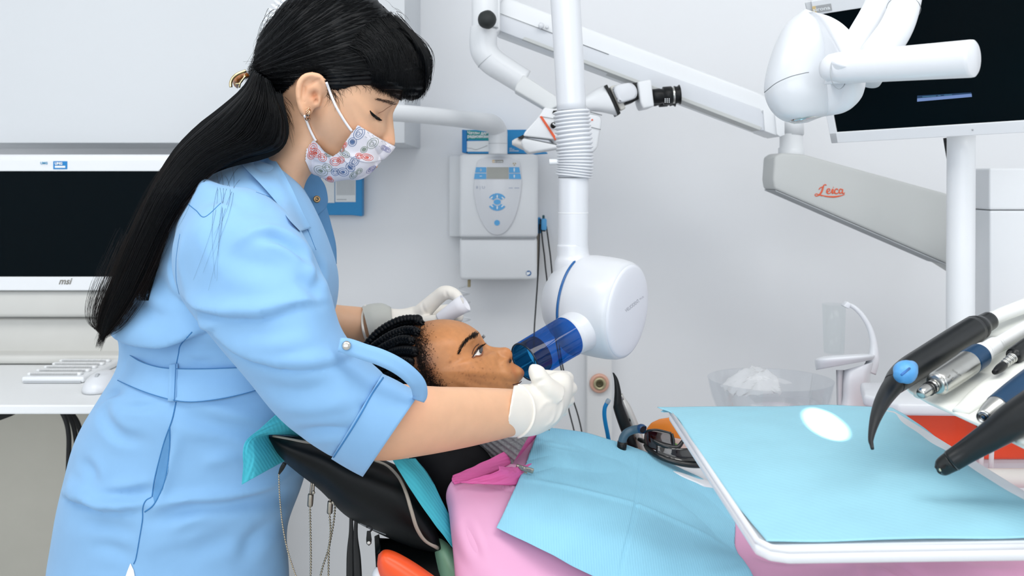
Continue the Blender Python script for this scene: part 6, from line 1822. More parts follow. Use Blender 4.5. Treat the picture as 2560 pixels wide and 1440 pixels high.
# clothes: black jacket, ribbed grey collar
m_jacket = mat('black_cloth', (10, 11, 15), 0.8, var=0.15, vscale=30, spec=0.2)
ob('jacket', loft([(1010, 1090, 1040, 1230, 1.37, 0.08), (1060, 1085, 1075, 1300, 1.37, 0.125), (1140, 1090, 1120, 1380, 1.375, 0.15), (1215, 1115, 1180, 1400, 1.38, 0.13), (1270, 1170, 1240, 1400, 1.39, 0.09), (1330, 1240, 1300, 1400, 1.40, 0.07)], 30, 60, p=2.2), m_jacket, pa)
KR = []
nr = 160
for i, (cu_, cv_, a, b, dd, tt_) in enumerate(cr([(1205, 1062, 66, 46, 1.375, .066), (1225, 1076, 70, 50, 1.373, .072), (1252, 1095, 76, 52, 1.371, .080), (1300, 1128, 84, 54, 1.369, .090)], 20)):
    row = []
    for j in range(nr):
        th = 2 * math.pi * j / nr
        rib = 1 + 0.022 * math.sin(j * 2 * math.pi / nr * 40)
        c0 = P(cu_, cv_, dd)
        wd_ = (c0 - CAM).normalized()
        up_ = Vector((0.45, 0, 0.9)).normalized()
        sd_ = Vector((0.9, 0, -0.45)).normalized()
        row.append(tuple(c0 + Vector((0.5, 0, 0.86)).normalized() * (math.cos(th) * a / F * dd * rib) + wd_ * (math.sin(th) * tt_ * rib)))
    KR.append(row)
KR = np.array(KR)
ob('knit_collar', rings(np.concatenate([KR, KR.mean(1, keepdims=True) + (KR - KR.mean(1, keepdims=True)) * 0.9][::1], 0) if False else KR, False), mat('grey_knit', (122, 122, 124), 0.9, var=0.25, vscale=300, bump=0.3, bscale=900), pa)

# pink protective apron
m_pink = mat('pink_apron', (230, 168, 204), 0.5, var=0.015, vscale=10, spec=0.4)
AG = [[(1345, 1074, 1.48), (1420, 1088, 1.50), (1610, 1150, 1.50), (1800, 1246, 1.48), (2000, 1330, 1.45), (2300, 1360, 1.42), (2700, 1370, 1.38)],
      [(1302, 1112, 1.39), (1400, 1122, 1.39), (1590, 1192, 1.39), (1790, 1284, 1.37), (2000, 1365, 1.34), (2300, 1388, 1.32), (2700, 1396, 1.30)],
      [(1232, 1152, 1.29), (1340, 1192, 1.28), (1540, 1272, 1.28), (1760, 1354, 1.26), (2000, 1425, 1.23), (2300, 1436, 1.21), (2700, 1446, 1.2)],
      [(1168, 1184, 1.215), (1262, 1272, 1.175), (1450, 1382, 1.17), (1720, 1452, 1.16), (2000, 1505, 1.14), (2300, 1560, 1.12), (2700, 1620, 1.1)],
      [(1128, 1208, 1.19), (1186, 1340, 1.13), (1385, 1482, 1.12), (1700, 1560, 1.11), (2000, 1605, 1.09), (2300, 1650, 1.08), (2700, 1700, 1.06)],
      [(1116, 1255, 1.185), (1160, 1420, 1.125), (1345, 1600, 1.10), (1700, 1700, 1.09), (2000, 1730, 1.08), (2300, 1760, 1.07), (2700, 1790, 1.05)],
      [(1150, 1330, 1.175), (1152, 1530, 1.12), (1340, 1760, 1.10), (1700, 1850, 1.09), (2000, 1880, 1.08), (2300, 1890, 1.07), (2700, 1900, 1.05)],
      [(1153, 1460, 1.15), (1153, 1650, 1.12), (1340, 1900, 1.10), (1700, 1980, 1.09), (2000, 2000, 1.08), (2300, 2010, 1.07), (2700, 2010, 1.05)]]
APV, APF = sheet([[P(*q) for q in r] for r in AG], 150, 190, 0.004, (0, 0.5, -0.6), 0.004, 8)
APV = creases(APV, APF, [([(1880, 1385), (1960, 1400), (2050, 1396)], 9, 0.006, 'v'), ([(2180, 1385), (2230, 1415), (2290, 1450)], 12, 0.012, 'v'), ([(2050, 1390), (2120, 1410), (2160, 1445)], 14, 0.006, 'r'), ([(2380, 1380), (2440, 1400), (2520, 1410)], 9, 0.006, 'v'), ([(1155, 1290), (1170, 1330), (1200, 1400)], 14, 0.004, 'v'), ([(1200, 1205), (1260, 1218), (1300, 1228)], 6, 0.005, 's')])
ap = ob('apron', (APV, APF), m_pink, pa)
APT = bvh(APV, APF)
m_pink2 = mat('pink_binding', (228, 106, 172), 0.55, var=0.015, spec=0.35)
nb = [[P(1344, 1070, 1.455), P(1292, 1116, 1.34), P(1206, 1160, 1.235), P(1132, 1194, 1.185)], [P(1340, 1092, 1.43), P(1292, 1134, 1.325), P(1212, 1176, 1.225), P(1130, 1204, 1.178)], [P(1334, 1112, 1.42), P(1290, 1152, 1.315), P(1216, 1190, 1.22), P(1136, 1212, 1.176)]]
ob('neck_binding', sheet(nb, 16, 60, 0.006, (0, 0.6, -0.6), 0.002, 4), m_pink2, ap)
ob('tuck', sheet([[P(1246, 1166, 1.205), P(1285, 1170, 1.24), P(1330, 1160, 1.30)], [P(1240, 1182, 1.20), P(1290, 1186, 1.235), P(1330, 1180, 1.29)], [P(1150, 1208, 1.172), P(1240, 1212, 1.19), P(1320, 1215, 1.25)]], 14, 30, 0.003, (0, 0.6, -0.6), 0.003, 9), m_pink2, ap)

# paper bib with its metal clips
m_bib = mat('blue_paper', (146, 206, 230), 0.75, var=0.02, vscale=20, bump=0.22, wave=('X', 95.0, 0.6), spec=0.2)
BG = [[(1350, 1066, 1.475), (1480, 1086, 1.49), (1610, 1129, 1.49), (1720, 1180, 1.48), (1802, 1224, 1.47)],
      [(1334, 1108, 1.38), (1460, 1148, 1.38), (1592, 1190, 1.38), (1716, 1250, 1.37), (1836, 1296, 1.37)],
      [(1312, 1165, 1.28), (1430, 1204, 1.275), (1562, 1246, 1.27), (1704, 1312, 1.26), (1838, 1368, 1.26)],
      [(1278, 1242, 1.18), (1400, 1290, 1.17), (1540, 1334, 1.17), (1690, 1394, 1.16), (1864, 1408, 1.18)],
      [(1241, 1320, 1.13), (1362, 1378, 1.12), (1482, 1440, 1.12), (1640, 1500, 1.11), (1892, 1452, 1.13)]]
BV2, BF2 = sheet([[P(*q) for q in r] for r in BG], 130, 150, 0.0006, (0, 0.5, -0.7), 0.002, 12)
BV2 = np.array(BV2)
bq = pxs(BV2)
half = len(BV2) // 2
for i in range(half):
    h_ = hit(APT, bq[i, 0], bq[i, 1], 0.006)
    if h_ is not None and BV2[i, 1] > h_.y:
        dlt = np.array(h_) - BV2[i]
        BV2[i] += dlt
        BV2[i + half] += dlt
BV2 = creases(BV2, BF2, [([(1602, 1128), (1598, 1200), (1585, 1290), (1562, 1380), (1548, 1450)], 4, 0.002, 'v'), ([(1292, 1196), (1400, 1214), (1500, 1238), (1600, 1266), (1720, 1320), (1840, 1380)], 4, 0.003, 'r'), ([(1338, 1106), (1400, 1118), (1470, 1130)], 3, 0.0015, 'v'), ([(1680, 1210), (1760, 1270), (1830, 1340)], 22, 0.008, 'v'), ([(1310, 1170), (1350, 1160), (1390, 1150)], 14, 0.005, 'v')])
bi_ = ob('paper_bib', (BV2, BF2), m_bib, None, label='ribbed light blue paper bib with fold lines on the patient\'s chest', cat='bib')
m_clip = mat('clip_steel', (168, 162, 150), 0.35, 0.9, var=0.1, vscale=80)
def clipbox(u0, v0, u1, v1, d, wpx):
    a, b = P(u0, v0, d), P(u1, v1, d)
    ax_ = (b - a)
    R = Matrix((ax_.normalized(), Vector((0, 1, 0)), ax_.normalized().cross(Vector((0, 1, 0))))).transposed()
    return box((a + b) / 2, (ax_.length, 0.004, wpx / F * d), 0.0012, R)
k1 = thing('bib_clip', P(1312, 1170, 1.26), 'silver bib clip at the near neck corner of the paper bib', 'clip', 'bib clips')
ob('jaw', clipbox(1290, 1166, 1334, 1178, 1.252, 12), m_clip, k1)
ob('engraving', merge(clipbox(1296, 1166.5, 1306, 1169.5, 1.2497, 5), clipbox(1317, 1173, 1328, 1176, 1.2497, 5)), m_seam, k1)
ob('emblem', lathe([(0.0016, 0), (0.0022, 0.0004), (0.0028, 0)], P(1311, 1171, 1.2495), (0, -1, 0), 20, caps=False), m_seam, k1)
ob('spring_arm', clipbox(1296, 1180, 1318, 1184, 1.258, 6), m_clip, k1)
k2 = thing('bib_clip', P(1362, 1072, 1.40), 'thin dark bib clip at the far neck corner of the paper bib', 'clip', 'bib clips')
ob('jaw', tube([P(1348, 1072, 1.39), P(1358, 1069, 1.39), P(1366, 1070, 1.39), P(1374, 1075, 1.39)], 0.0012, 8, n=12), m_clip, k2)
ob('spring_arm', tube([P(1333, 1078, 1.385), P(1345, 1076, 1.385), P(1352, 1070, 1.385)], 0.0010, 8, n=10), m_seam, k2)

# ================================================================== dental chair
m_vinyl = mat('black_vinyl', (6, 10, 12), 0.5, var=0.1, vscale=40, bump=0.05, bscale=600, spec=0.2)
ch = thing('dental_chair', (0.2, 1.4, 0.0), 'black dental chair with a curved headrest and an orange armrest', 'chair')
hrest = loft([(667, 1087, 669, 1092, 1.17, 0.02), (690, 1086, 696, 1140, 1.20, 0.07), (735, 1090, 742, 1180, 1.235, 0.112), (800, 1098, 800, 1225, 1.265, 0.142), (870, 1120, 862, 1286, 1.28, 0.16), (945, 1145, 925, 1322, 1.285, 0.165), (1012, 1180, 990, 1352, 1.285, 0.165), (1058, 1255, 1040, 1372, 1.285, 0.16), (1092, 1330, 1080, 1382, 1.285, 0.15), (1108, 1368, 1104, 1386, 1.285, 0.12)], 60, 64, p=2.4)
hd2 = ob('headrest', hrest, m_vinyl, ch)
HRT = bvh(*hrest)
m_pipe = mat('piping_grey', (158, 150, 138), 0.4, var=0.04)
def onh(pts, off=0.001, n=30):
    return [x for x in (hit(HRT, u, v, off) for u, v in cr(pts, n)) if x is not None]
ob('piping', tube(onh([(682, 1091), (720, 1098), (760, 1106), (800, 1112), (850, 1124)]), 0.0022, 10), m_pipe, hd2)
ob('piping', tube(onh([(935, 1152), (968, 1166), (996, 1194), (1014, 1230), (1028, 1275), (1042, 1320), (1062, 1350), (1094, 1370)], n=50), 0.0024, 10), m_pipe, hd2)
d_zip = 1.118
zp = [P(922, 1318, 1.215), P(922, 1324, 1.215)]
zo = ob('zip_pull', merge(prism(pp([(917, 1328), (926, 1328), (929, 1350), (928, 1360), (922, 1365), (916, 1360), (915, 1350)], 1.118), (0, 0.002, 0), 0.0006), tube(pp([(916, 1318), (922, 1316), (930, 1322), (924, 1330)], 1.119), 0.0012, 8, n=14)), m_black, hd2)
ob('zip_hole', prism(pp(ellipse(922, 1357, 4.2, 4.0, 0, 14), 1.1176), (0, -0.0004, 0)), mat('hole_pale', (206, 206, 202), 0.7), zo)
ob('zip_teeth', tube(onh([(900, 1308), (930, 1322), (965, 1336)], 0.0006, 20), 0.0010, 6), m_seam, hd2)
ob('backrest', loft([(948, 1335, 960, 1420, 1.36, 0.14), (940, 1345, 945, 1560, 1.36, 0.16), (1020, 1350, 980, 1640, 1.36, 0.2), (1150, 1345, 1080, 1720, 1.36, 0.215), (1300, 1380, 1250, 1780, 1.36, 0.22), (1600, 1540, 1580, 1850, 1.36, 0.22), (2000, 1700, 2000, 1900, 1.34, 0.24), (2500, 1800, 2500, 1950, 1.32, 0.24)], 40, 56, p=2.6), m_vinyl, ch)
ob('green_cushion', loft([(1096, 1345, 1086, 1370, 1.20, 0.02), (1108, 1350, 1090, 1400, 1.195, 0.03), (1130, 1370, 1105, 1460, 1.19, 0.035), (1165, 1420, 1150, 1520, 1.185, 0.035)], 16, 32), mat('green_vinyl', (124, 170, 140), 0.45, var=0.04), ch)
ob('armrest', loft([(946, 1386, 944, 1396, 1.10, 0.008), (962, 1374, 944, 1420, 1.10, 0.028), (990, 1380, 960, 1456, 1.10, 0.034), (1040, 1408, 1010, 1500, 1.10, 0.036), (1100, 1450, 1070, 1540, 1.10, 0.036)], 24, 36), mat('orange_vinyl', (242, 84, 30), 0.4, var=0.02, coat=0.1), ch)
ob('armrest_mount', loft([(938, 1418, 950, 1418, 1.13, 0.01), (930, 1440, 975, 1450, 1.13, 0.02), (940, 1500, 1000, 1500, 1.13, 0.02)], 10, 20), m_white, ch)
ob('chair_base', merge(box((0.25, 1.38, 0.05), (0.5, 0.4, 0.1), 0.03), box((0.25, 1.38, 0.22), (0.22, 0.2, 0.3), 0.04)), m_white, ch)
# protective paper over the headrest
m_cyan = mat('teal_paper', (74, 186, 204), 0.75, var=0.03, vscale=20, bump=0.25, wave=('DIAGONAL', 80.0, 0.6), spec=0.2)
pc = thing('headrest_paper', P(660, 1150, 1.25), 'teal paper cover folded over the black headrest', 'paper cover')
ob('hanging_flap', sheet([[P(690, 1036, 1.115), P(735, 1060, 1.15), P(800, 1094, 1.24)], [P(652, 1070, 1.108), P(690, 1078, 1.13), P(760, 1093, 1.20)], [P(612, 1107, 1.098), P(640, 1096, 1.11), P(674, 1086, 1.15)], [P(609, 1160, 1.094), P(648, 1145, 1.108), P(704, 1122, 1.17)], [P(604, 1212, 1.094), P(650, 1186, 1.108), P(716, 1150, 1.17)]], 60, 30, 0.0007, (0.2, 1, 0), 0.002, 2), m_cyan, pc)
ob('side_strip', sheet([[P(980, 1146, 1.14), P(1010, 1146, 1.15), P(1040, 1146, 1.18)], [P(1018, 1210, 1.135), P(1045, 1195, 1.145), P(1078, 1196, 1.18)], [P(1072, 1290, 1.14), P(1090, 1275, 1.155), P(1112, 1266, 1.18)], [P(1116, 1348, 1.155), P(1128, 1330, 1.165), P(1140, 1316, 1.18)], [P(1156, 1402, 1.16), P(1160, 1385, 1.165), P(1166, 1366, 1.175)]], 50, 16, 0.0007, (0.2, 1, 0), 0.001, 6), m_cyan, pc)

# bead chains hanging from the headrest
m_bead = mat('bead_nickel', (176, 166, 146), 0.25, 1.0, var=0.05)
ico = bmesh.new(); bmesh.ops.create_icosphere(ico, subdivisions=1, radius=1.0)
iv = [v.co.copy() for v in ico.verts]; if_ = [tuple(v.index for v in f.verts) for f in ico.faces]; ico.free()
def chain(pts, d, r=0.0016, step=0.0036):
    L = cr([tuple(P(u, v, d)) for u, v in pts], 400)
    seg = np.concatenate([[0], np.cumsum(np.linalg.norm(np.diff(L, axis=0), axis=1))])
    V, Fc = [], []
    for s in np.arange(0, seg[-1], step):
        c_ = Vector([np.interp(s, seg, L[:, k]) for k in range(3)])
        k = len(V)
        V += [tuple(c_ + v * r) for v in iv]
        Fc += [tuple(i + k for i in f) for f in if_]
    w_ = tube(L[::8], r * 0.35, 5)
    return merge((V, Fc), w_)
for i, (pts, d, clip, lab) in enumerate((
    ([(697, 1186), (699, 1240), (706, 1310), (720, 1380), (742, 1446), (770, 1520)], 1.085, [(712, 1158), (704, 1172), (697, 1186)], 'thin bead chain hanging from the left corner of the headrest'),
    ([(775, 1268), (776, 1330), (777, 1400), (776, 1470), (778, 1560)], 1.20, [(782, 1206), (779, 1230), (775, 1266)], 'straight bead chain with a silver clip under the headrest'),
    ([(824, 1286), (826, 1330), (822, 1380), (821, 1440), (822, 1540)], 1.205, [(829, 1240), (828, 1255), (824, 1284)], 'bead chain with a silver clip beside the black straps'),
    ([(838, 1256), (836, 1290), (830, 1330), (820, 1376), (806, 1420), (794, 1470)], 1.215, [(828, 1246), (834, 1252), (838, 1257)], 'slanting bead chain crossing behind the other chains'))):
    cth = thing('bead_chain', P(pts[0][0], clip[0][1], d), lab, 'chain', 'bead chains on the headrest')
    ob('beads', chain(pts, d, 0.0017 if i else 0.0013, 0.0038 if i else 0.003), m_bead, cth)
    if i in (1, 2):
        ob('ferrule', lathe([(0.0012, 0), (0.0035, 0.0005), (0.0038, 0.003), (0.0038, 0.015), (0.0034, 0.0165), (0.001, 0.017)], P(*clip[2], d), P(clip[2][0] + 2, clip[2][1] - 30, d) - P(*clip[2], d), 20), m_clip, cth)
        ob('clip_arm', tube([P(clip[0][0] + 2, clip[0][1], d), P(clip[1][0] + 4, clip[1][1], d), P(clip[2][0] + 4, clip[2][1] - 28, d)], 0.0016, 8, n=10), m_clip, cth)
        ob('clip_arm', tube([P(clip[0][0] - 3, clip[0][1], d), P(clip[1][0] - 3, clip[1][1], d), P(clip[2][0] + 1, clip[2][1] - 28, d)], 0.0014, 8, n=10), m_clip, cth)
        ob('rivet', lathe([(0, 0), (0.002, 0), (0.0024, 0.001)], P(clip[1][0] + 4, clip[1][1] + 2, d - 0.003), (0, 1, 0), 14), m_clip, cth)
    else:
        ob('clip_arm', tube([P(*q, d) for q in clip], [0.0026, 0.0026, 0.001], 10, n=12), m_black if i == 0 else m_clip, cth)
sp_ = thing('hanging_straps', P(890, 1285, 1.22), 'two black webbing straps hanging under the headrest', 'straps')
for pts in ([(878, 1278), (878, 1330), (876, 1390), (876, 1500)], [(891, 1288), (889, 1340), (893, 1400), (897, 1500)]):
    ob('strap', ribbon(pp(pts, 1.22), [0.0045, 0.006, 0.010, 0.011], 0.0012, (0.3, -1, 0), n=20), m_rubber, sp_)
# ================================================================== long black hair of the standing person
hc = [(850, -38, 1, 0, 1.0), (930, -6, 1, 0, .98), (985, 42, 1, 0, .96), (1022, 92, 1, 0, .93), (1050, 140, 1, .02, .9), (1065, 182, .98, .03, .88), (1066, 206, .97, .034, .87), (1059, 230, .96, .034, .87), (1048, 245, .96, .034, .87), (1028, 251, .97, .03, .87), (1006, 248, .98, .02, .87),
      (990, 280, 1, 0, .87), (985, 330, 1, 0, .86), (950, 400, 1, 0, .8), (890, 440, 1, 0, .7), (840, 430, 1, 0, .75), (790, 396, 1, 0, .86), (740, 350, 1, 0, .9), (690, 300, 1, 0, .9), (650, 235, 1, 0, .95), (634, 185, 1, 0, 1), (637, 130, 1, 0, 1.02), (652, 85, 1, 0, 1.02), (684, 38, 1, 0, 1.02), (725, -6, 1, 0, 1.02), (785, -34, 1, 0, 1.0)]
sn_, sf_, sUV, _ = star(hc, C_HEAD, D_HEAD, 0.0835, 520, 130)
hpoly = [(1085, 190), (1068, 240), (1042, 258), (1006, 254), (986, 244), (962, 230), (934, 216), (902, 211), (872, 217), (846, 227), (828, 224), (816, 206), (803, 190), (780, 182), (760, 188), (742, 206), (724, 222), (708, 240), (702, 262), (704, 300), (690, 330), (600, 340), (560, -80), (1090, -80)]
nv, nf = cut(sn_, sUV, hpoly, True)
nv = np.array(nv)
# thin out towards the hairline
hl_in = cr([(986, 244), (962, 230), (934, 216), (902, 211), (872, 217), (846, 227), (828, 224), (816, 206), (803, 190), (780, 182), (760, 188), (742, 206), (724, 222), (708, 240), (702, 262), (704, 300)], 120)
q = pxs(nv)
dist = polydist(q, hl_in)[0]
for i in np.where(dist < 26)[0]:
    h_ = hit(BT, q[i, 0], q[i, 1], 0.0012)
    if h_ is not None:
        t = min(1.0, dist[i] / 26.0) ** 0.6
        if h_.y > nv[i, 1]:
            nv[i] = np.array(h_) * (1 - t) + nv[i] * t
fv, ff_ = cut(sf_, sUV, hpoly, False)
# combed relief: fine ridges running to the clip
N_ = vnormals(nv, nf)
q = pxs(nv)
ang = np.arctan2(q[:, 1] - 205, q[:, 0] - 560)
nv = nv + N_ * (0.0007 * np.sin(ang * 190 + 0.02 * q[:, 0]) + 0.0009 * np.sin(ang * 61))[:, None]
hair = ob('hair', merge((nv, nf), (fv, ff_)), m_hair, wo)
ST = bvh(nv, nf)
# ponytail core
pt = [(628, 176, 684, 205, 1.215, .034), (600, 222, 705, 255, 1.20, .046), (548, 268, 722, 312, 1.19, .050), (492, 312, 708, 368, 1.18, .046), (440, 364, 610, 398, 1.17, .040), (402, 418, 540, 432, 1.165, .034), (366, 482, 472, 500, 1.165, .030), (332, 560, 424, 578, 1.165, .028), (298, 640, 386, 658, 1.165, .026), (266, 720, 346, 738, 1.17, .022), (246, 776, 312, 792, 1.17, .017), (240, 812, 288, 822, 1.17, .010), (248, 836, 268, 842, 1.17, .004)]
pt2 = []
for a in pt:
    ds = [x.y for x in (hit(DT, a[2], a[3]), hit(DT, (a[0] + a[2]) / 2, (a[1] + a[3]) / 2), hit(BT, a[2], a[3])) if x is not None]
    d = min([a[4]] + [x - 0.55 * a[5] for x in ds])
    pt2.append((a[0] + 6, a[1], a[2] - 8, a[3], d, a[5]))
for _ in range(2):
    for i in range(1, len(pt2) - 1):
        pt2[i] = pt2[i][:4] + (min(pt2[i][4], (pt2[i - 1][4] + 2 * pt2[i][4] + pt2[i + 1][4]) / 4),) + pt2[i][5:]
cv, cf = loft(pt2, 120, 160, p=2.2)
cvn = np.array(cv)
m160 = np.arange(len(cvn)) % 160
N_ = vnormals(cvn, cf)
cvn = cvn + N_ * (0.0012 * np.sin(m160 * 2 * math.pi / 160 * 23) + 0.0007 * np.sin(m160 * 2 * math.pi / 160 * 57 + 1))[:, None]
ob('ponytail', (cvn, cf), m_hair, hair)
S = cr(pt2, 60)
lines = []
def tail_line(a, b, t0, t1, jit=3.0, spread=0.0, n=26):
    tt_ = np.linspace(t0, t1, n)
    L = []
    ph, am = RNG.uniform(0, 6.28), RNG.uniform(0, jit)
    for t in tt_:
        te = min(t, 1.0)
        s = S[0] * 0
        x = te * 59
        i = int(min(58, math.floor(x)))
        f = x - i
        s = S[i] * (1 - f) + S[i + 1] * f
        c = (s[:2] + s[2:4]) / 2
        hvec = (s[2:4] - s[:2]) / 2
        uv = c + hvec * a * (1 + spread * max(0, t - 0.35) * 1.5)
        if t > 1.0:
            uv = uv + np.array([-70, 190]) * (t - 1.0)
        uv = uv + am * np.array([math.sin(ph + 5 * t), 0.3 * math.cos(ph + 4 * t)])
        d = s[4] + b * s[5]
        L.append(tuple(P(uv[0], uv[1], d)))
    return np.array(L)
for i in range(1500):
    a = RNG.uniform(-1.02, 1.02)
    b = -math.sqrt(max(0, 1 - min(1, a * a))) * RNG.uniform(0.85, 1.12)
    lines.append(tail_line(a, b, RNG.uniform(0, 0.25), RNG.uniform(0.8, 1.06), 2.5))
ob('tail_strands', strands(lines, 0.00042, 3), m_hair, hair, kind='stuff')
lines = []
for i in range(420):      # ragged tips
    a = RNG.uniform(-1.6, 1.2)
    b = RNG.uniform(-1.1, 0.6)
    lines.append(tail_line(a, b, RNG.uniform(0.6, 0.8), RNG.uniform(0.95, 1.18), 6, 0.9 * RNG.uniform(0, 1), 16))
for i in range(80):      # flyaways on both sides
    a = RNG.choice([-1, 1]) * RNG.uniform(0.8, 0.98)
    lines.append(tail_line(a, RNG.uniform(-1.0, 0), RNG.uniform(0.25, 0.6), RNG.uniform(0.75, 1.1), 5, RNG.uniform(0.2, 1.3), 18))
for i in range(9):       # stray hairs lying over the shoulder
    u0, v0 = RNG.uniform(400, 600), RNG.uniform(410, 470)
    du, dv = RNG.uniform(-70, -10), RNG.uniform(120, 330)
    L = []
    for t in np.linspace(0, 1, 16):
        u = u0 + du * t + 26 * math.sin(t * 3.1) * (1 if i % 3 else -0.6)
        v = v0 + dv * t ** 1.3
        h_ = hit(DT, u, v, 0.0015)
        if h_ is not None:
            L.append(tuple(h_))
    if len(L) > 6:
        lines.append(np.array(L))
ob('stray_strands', strands(lines, 0.00015, 3), m_hair2, hair, kind='stuff')
# strands combed over the head to the clip
lines = []
def on_shell(u, v, off, last):
    h_ = hit(ST, u, v, off)
    if h_ is None:
        return np.array(P(u, v, last)), last
    return np.array(h_), h_.y
def shell_line(pts, off, n=22):
    L, last = [], 1.2
    for u, v in cr(pts, n):
        x, last = on_shell(u, v, off, last)
        L.append(x)
    L = np.array(L)
    for _ in range(2):
        L[1:-1] = (L[:-2] + 2 * L[1:-1] + L[2:]) / 4
    return L
starts = cr([(690, 40), (760, 0), (860, -10), (940, 25), (975, 80), (968, 150), (930, 200), (880, 208), (840, 215), (800, 180), (760, 182), (728, 212)], 200)
for i in range(620):
    s_ = starts[RNG.integers(0, 200)] + RNG.normal(0, 9, 2)
    e_ = np.array([628 + RNG.normal(0, 8), 192 + RNG.normal(0, 14)])
    m_ = s_ * 0.5 + e_ * 0.5 + np.array([0, -34 * max(-0.2, 1 - s_[1] / 190.0)]) + RNG.normal(0, 5, 2)
    path_ = np.array(cr([s_, s_ * 0.78 + m_ * 0.22 + np.array([0, -5]), m_, m_ * 0.35 + e_ * 0.65 + np.array([2, -6]), e_], 30))
    if ((path_[:, 0] > 738) & (path_[:, 0] < 820) & (path_[:, 1] > 184 + 0.0 * path_[:, 0])).any():
        continue
    lines.append(shell_line([s_, s_ * 0.78 + m_ * 0.22 + np.array([0, -5]), m_, m_ * 0.35 + e_ * 0.65 + np.array([2, -6]), e_], RNG.uniform(0.0004, 0.0016)))
ob('combed_strands', strands(lines, 0.00036, 3), m_hair, hair, kind='stuff')
# fringe
lines = []
ends = cr([(930, 214), (958, 230), (985, 243), (1008, 250), (1034, 250), (1052, 242), (1064, 222)], 200)
roots = cr([(880, 120), (900, 90), (925, 60), (955, 48), (975, 45), (990, 52), (1005, 70)], 200)
for i in range(900):
    t = RNG.uniform(0, 1)
    e_ = ends[int(t * 199)] + np.array([RNG.normal(0, 4), RNG.normal(-2, 5)])
    r_ = roots[int(t * 199)] + RNG.normal(0, 6, 2)
    bulge = np.array([20 + 22 * t, -16 + 10 * t])
    m_ = (r_ + e_) / 2 + bulge + RNG.normal(0, 4, 2)
    L = []
    last = 1.2
    for k, (u, v) in enumerate(cr([r_, r_ * .5 + m_ * .5 + np.array([4, -6]), m_, m_ * .4 + e_ * .6 + np.array([6, 4]), e_], 18)):
        h_ = hit(ST, u, v, 0.001 + 0.002 * (i % 5) / 5)
        if h_ is None:
            h_ = hit(BT, u, v, 0.003)
        if h_ is not None:
            last = h_.y
        L.append(np.array(P(u, v, last)))
    L = np.array(L)
    for _ in range(3):
        L[1:-1] = (L[:-2] + 2 * L[1:-1] + L[2:]) / 4
    lines.append(L)
ob('fringe', strands(lines, 0.00036, 3), m_hair, hair, kind='stuff')
lines = []
for i in range(150):      # soft hairs at the temple, round the ear and on the nape
    k = i % 3
    if k == 0:
        u, v = RNG.uniform(830, 985), 0
        v = np.interp(u, [830, 870, 930, 985], [222, 214, 214, 242]) + RNG.uniform(-4, 4)
        du, dv = RNG.uniform(-4, 22), RNG.uniform(6, 22)
    elif k == 1:
        u, v = RNG.uniform(815, 840), RNG.uniform(215, 240)
        du, dv = RNG.uniform(-12, 26), RNG.uniform(8, 40)
    else:
        u, v = RNG.uniform(700, 715), RNG.uniform(240, 320)
        du, dv = RNG.uniform(-4, 26), RNG.uniform(20, 70)
    L = [hit(BT, u + du * t + 5 * math.sin(3 * t), v + dv * t, 0.0004 + 0.0012 * t) for t in np.linspace(0, 1, 8)]
    L = [tuple(x) for x in L if x is not None]
    if len(L) > 4:
        lines.append(np.array(L))
for i in range(60):       # hairs standing off the crown
    t = RNG.uniform(0, 1)
    c_ = cr([(640, 130), (655, 82), (690, 34), (730, -4), (960, 12), (1000, 52), (1036, 104), (1062, 170)], 100)[int(t * 99)]
    o_ = (c_ - np.array(C_HEAD)); o_ /= np.linalg.norm(o_)
    tg_ = np.array([-o_[1], o_[0]]) * RNG.choice([-1, 1])
    ln = RNG.uniform(12, 46)
    L = [tuple(P(*(c_ - o_ * 6 + tg_ * ln * x + o_ * (RNG.uniform(4, 9) + 5 * math.sin(3 * x))), 1.25)) for x in np.linspace(0, 1, 8)]
    L = np.array(L)
    for _ in range(3):
        L[1:-1] = (L[:-2] + 2 * L[1:-1] + L[2:]) / 4
    lines.append(L)
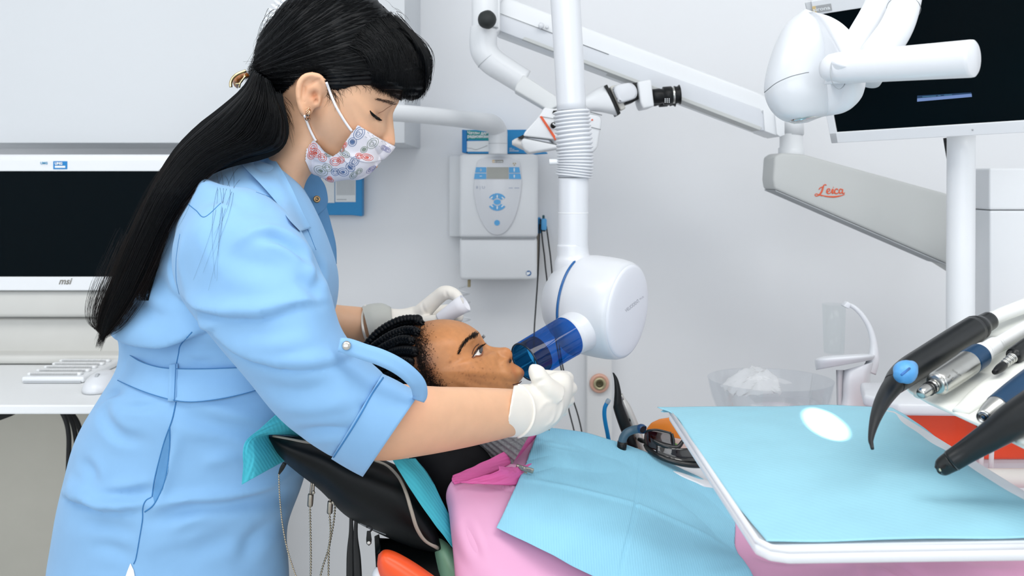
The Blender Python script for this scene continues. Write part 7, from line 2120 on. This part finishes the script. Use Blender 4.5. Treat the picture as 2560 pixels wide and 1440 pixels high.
ob('loose_hairs', strands(lines, 0.00016, 3), m_hair2, hair, kind='stuff')
# hair falling from the nape in front of the collar
lines = []
for i in range(420):
    t = RNG.uniform(0, 1)
    s_ = np.array([698 - 40 * t, 236 + 14 * t]) + RNG.normal(0, 4, 2)
    pts = [s_, (718 - 60 * t, 292), (724 - 80 * t, 338), (702 - 80 * t, 382 - 6 * t), (640 - 70 * t, 404 - 10 * t), (560 - 60 * t, 420 - 8 * t), (486 - 40 * t, 462 + 6 * t), (436 - 34 * t, 530), (404 - 34 * t, 610 + 40 * (i % 5) / 5), (372 - 34 * t, 700 + 60 * (i % 7) / 7)]
    L, last = [], 1.17
    for u, v in cr(pts, 34):
        ds = [x.y for x in (hit(DT, u, v), hit(BT, u, v)) if x is not None]
        d = min([1.17] + [x - 0.004 - 0.010 * t for x in ds])
        L.append(np.array(P(u, v, d)))
    L = np.array(L)
    for _ in range(5):
        L[1:-1] = (L[:-2] + 2 * L[1:-1] + L[2:]) / 4
    lines.append(L)
ob('nape_strands', strands(lines, 0.0006, 3), m_hair, hair, kind='stuff')
# claw clip
m_tort = mat('tortoiseshell', (170, 104, 48), 0.2, var=0.5, vscale=160, coat=0.5)
m_goldp = mat('pale_gold', (206, 190, 150), 0.25, 1.0, var=0.04)
cp = ob('hair_clip', loft([(584, 214, 594, 222, 1.235, .010), (578, 200, 600, 214, 1.235, .022), (584, 188, 608, 202, 1.235, .028), (602, 180, 620, 196, 1.235, .022), (614, 178, 626, 190, 1.235, .010)], 20, 28), m_tort, wo)
ob('gold_edge', tube([P(577, 218, 1.205), P(577, 206, 1.205), P(583, 194, 1.205), (P(596, 184, 1.205)), P(615, 177, 1.208)], 0.0022, 10, n=30), m_goldp, cp)
ob('teeth', tube([P(588, 210, 1.204), P(600, 208, 1.203), P(608, 198, 1.205), P(612, 186, 1.207)], 0.0011, 8, n=16), m_goldp, cp)
ob('spring', tube([P(598, 219, 1.204), P(602, 205, 1.203), P(614, 190, 1.205)], 0.0012, 8, n=12), m_goldp, cp)
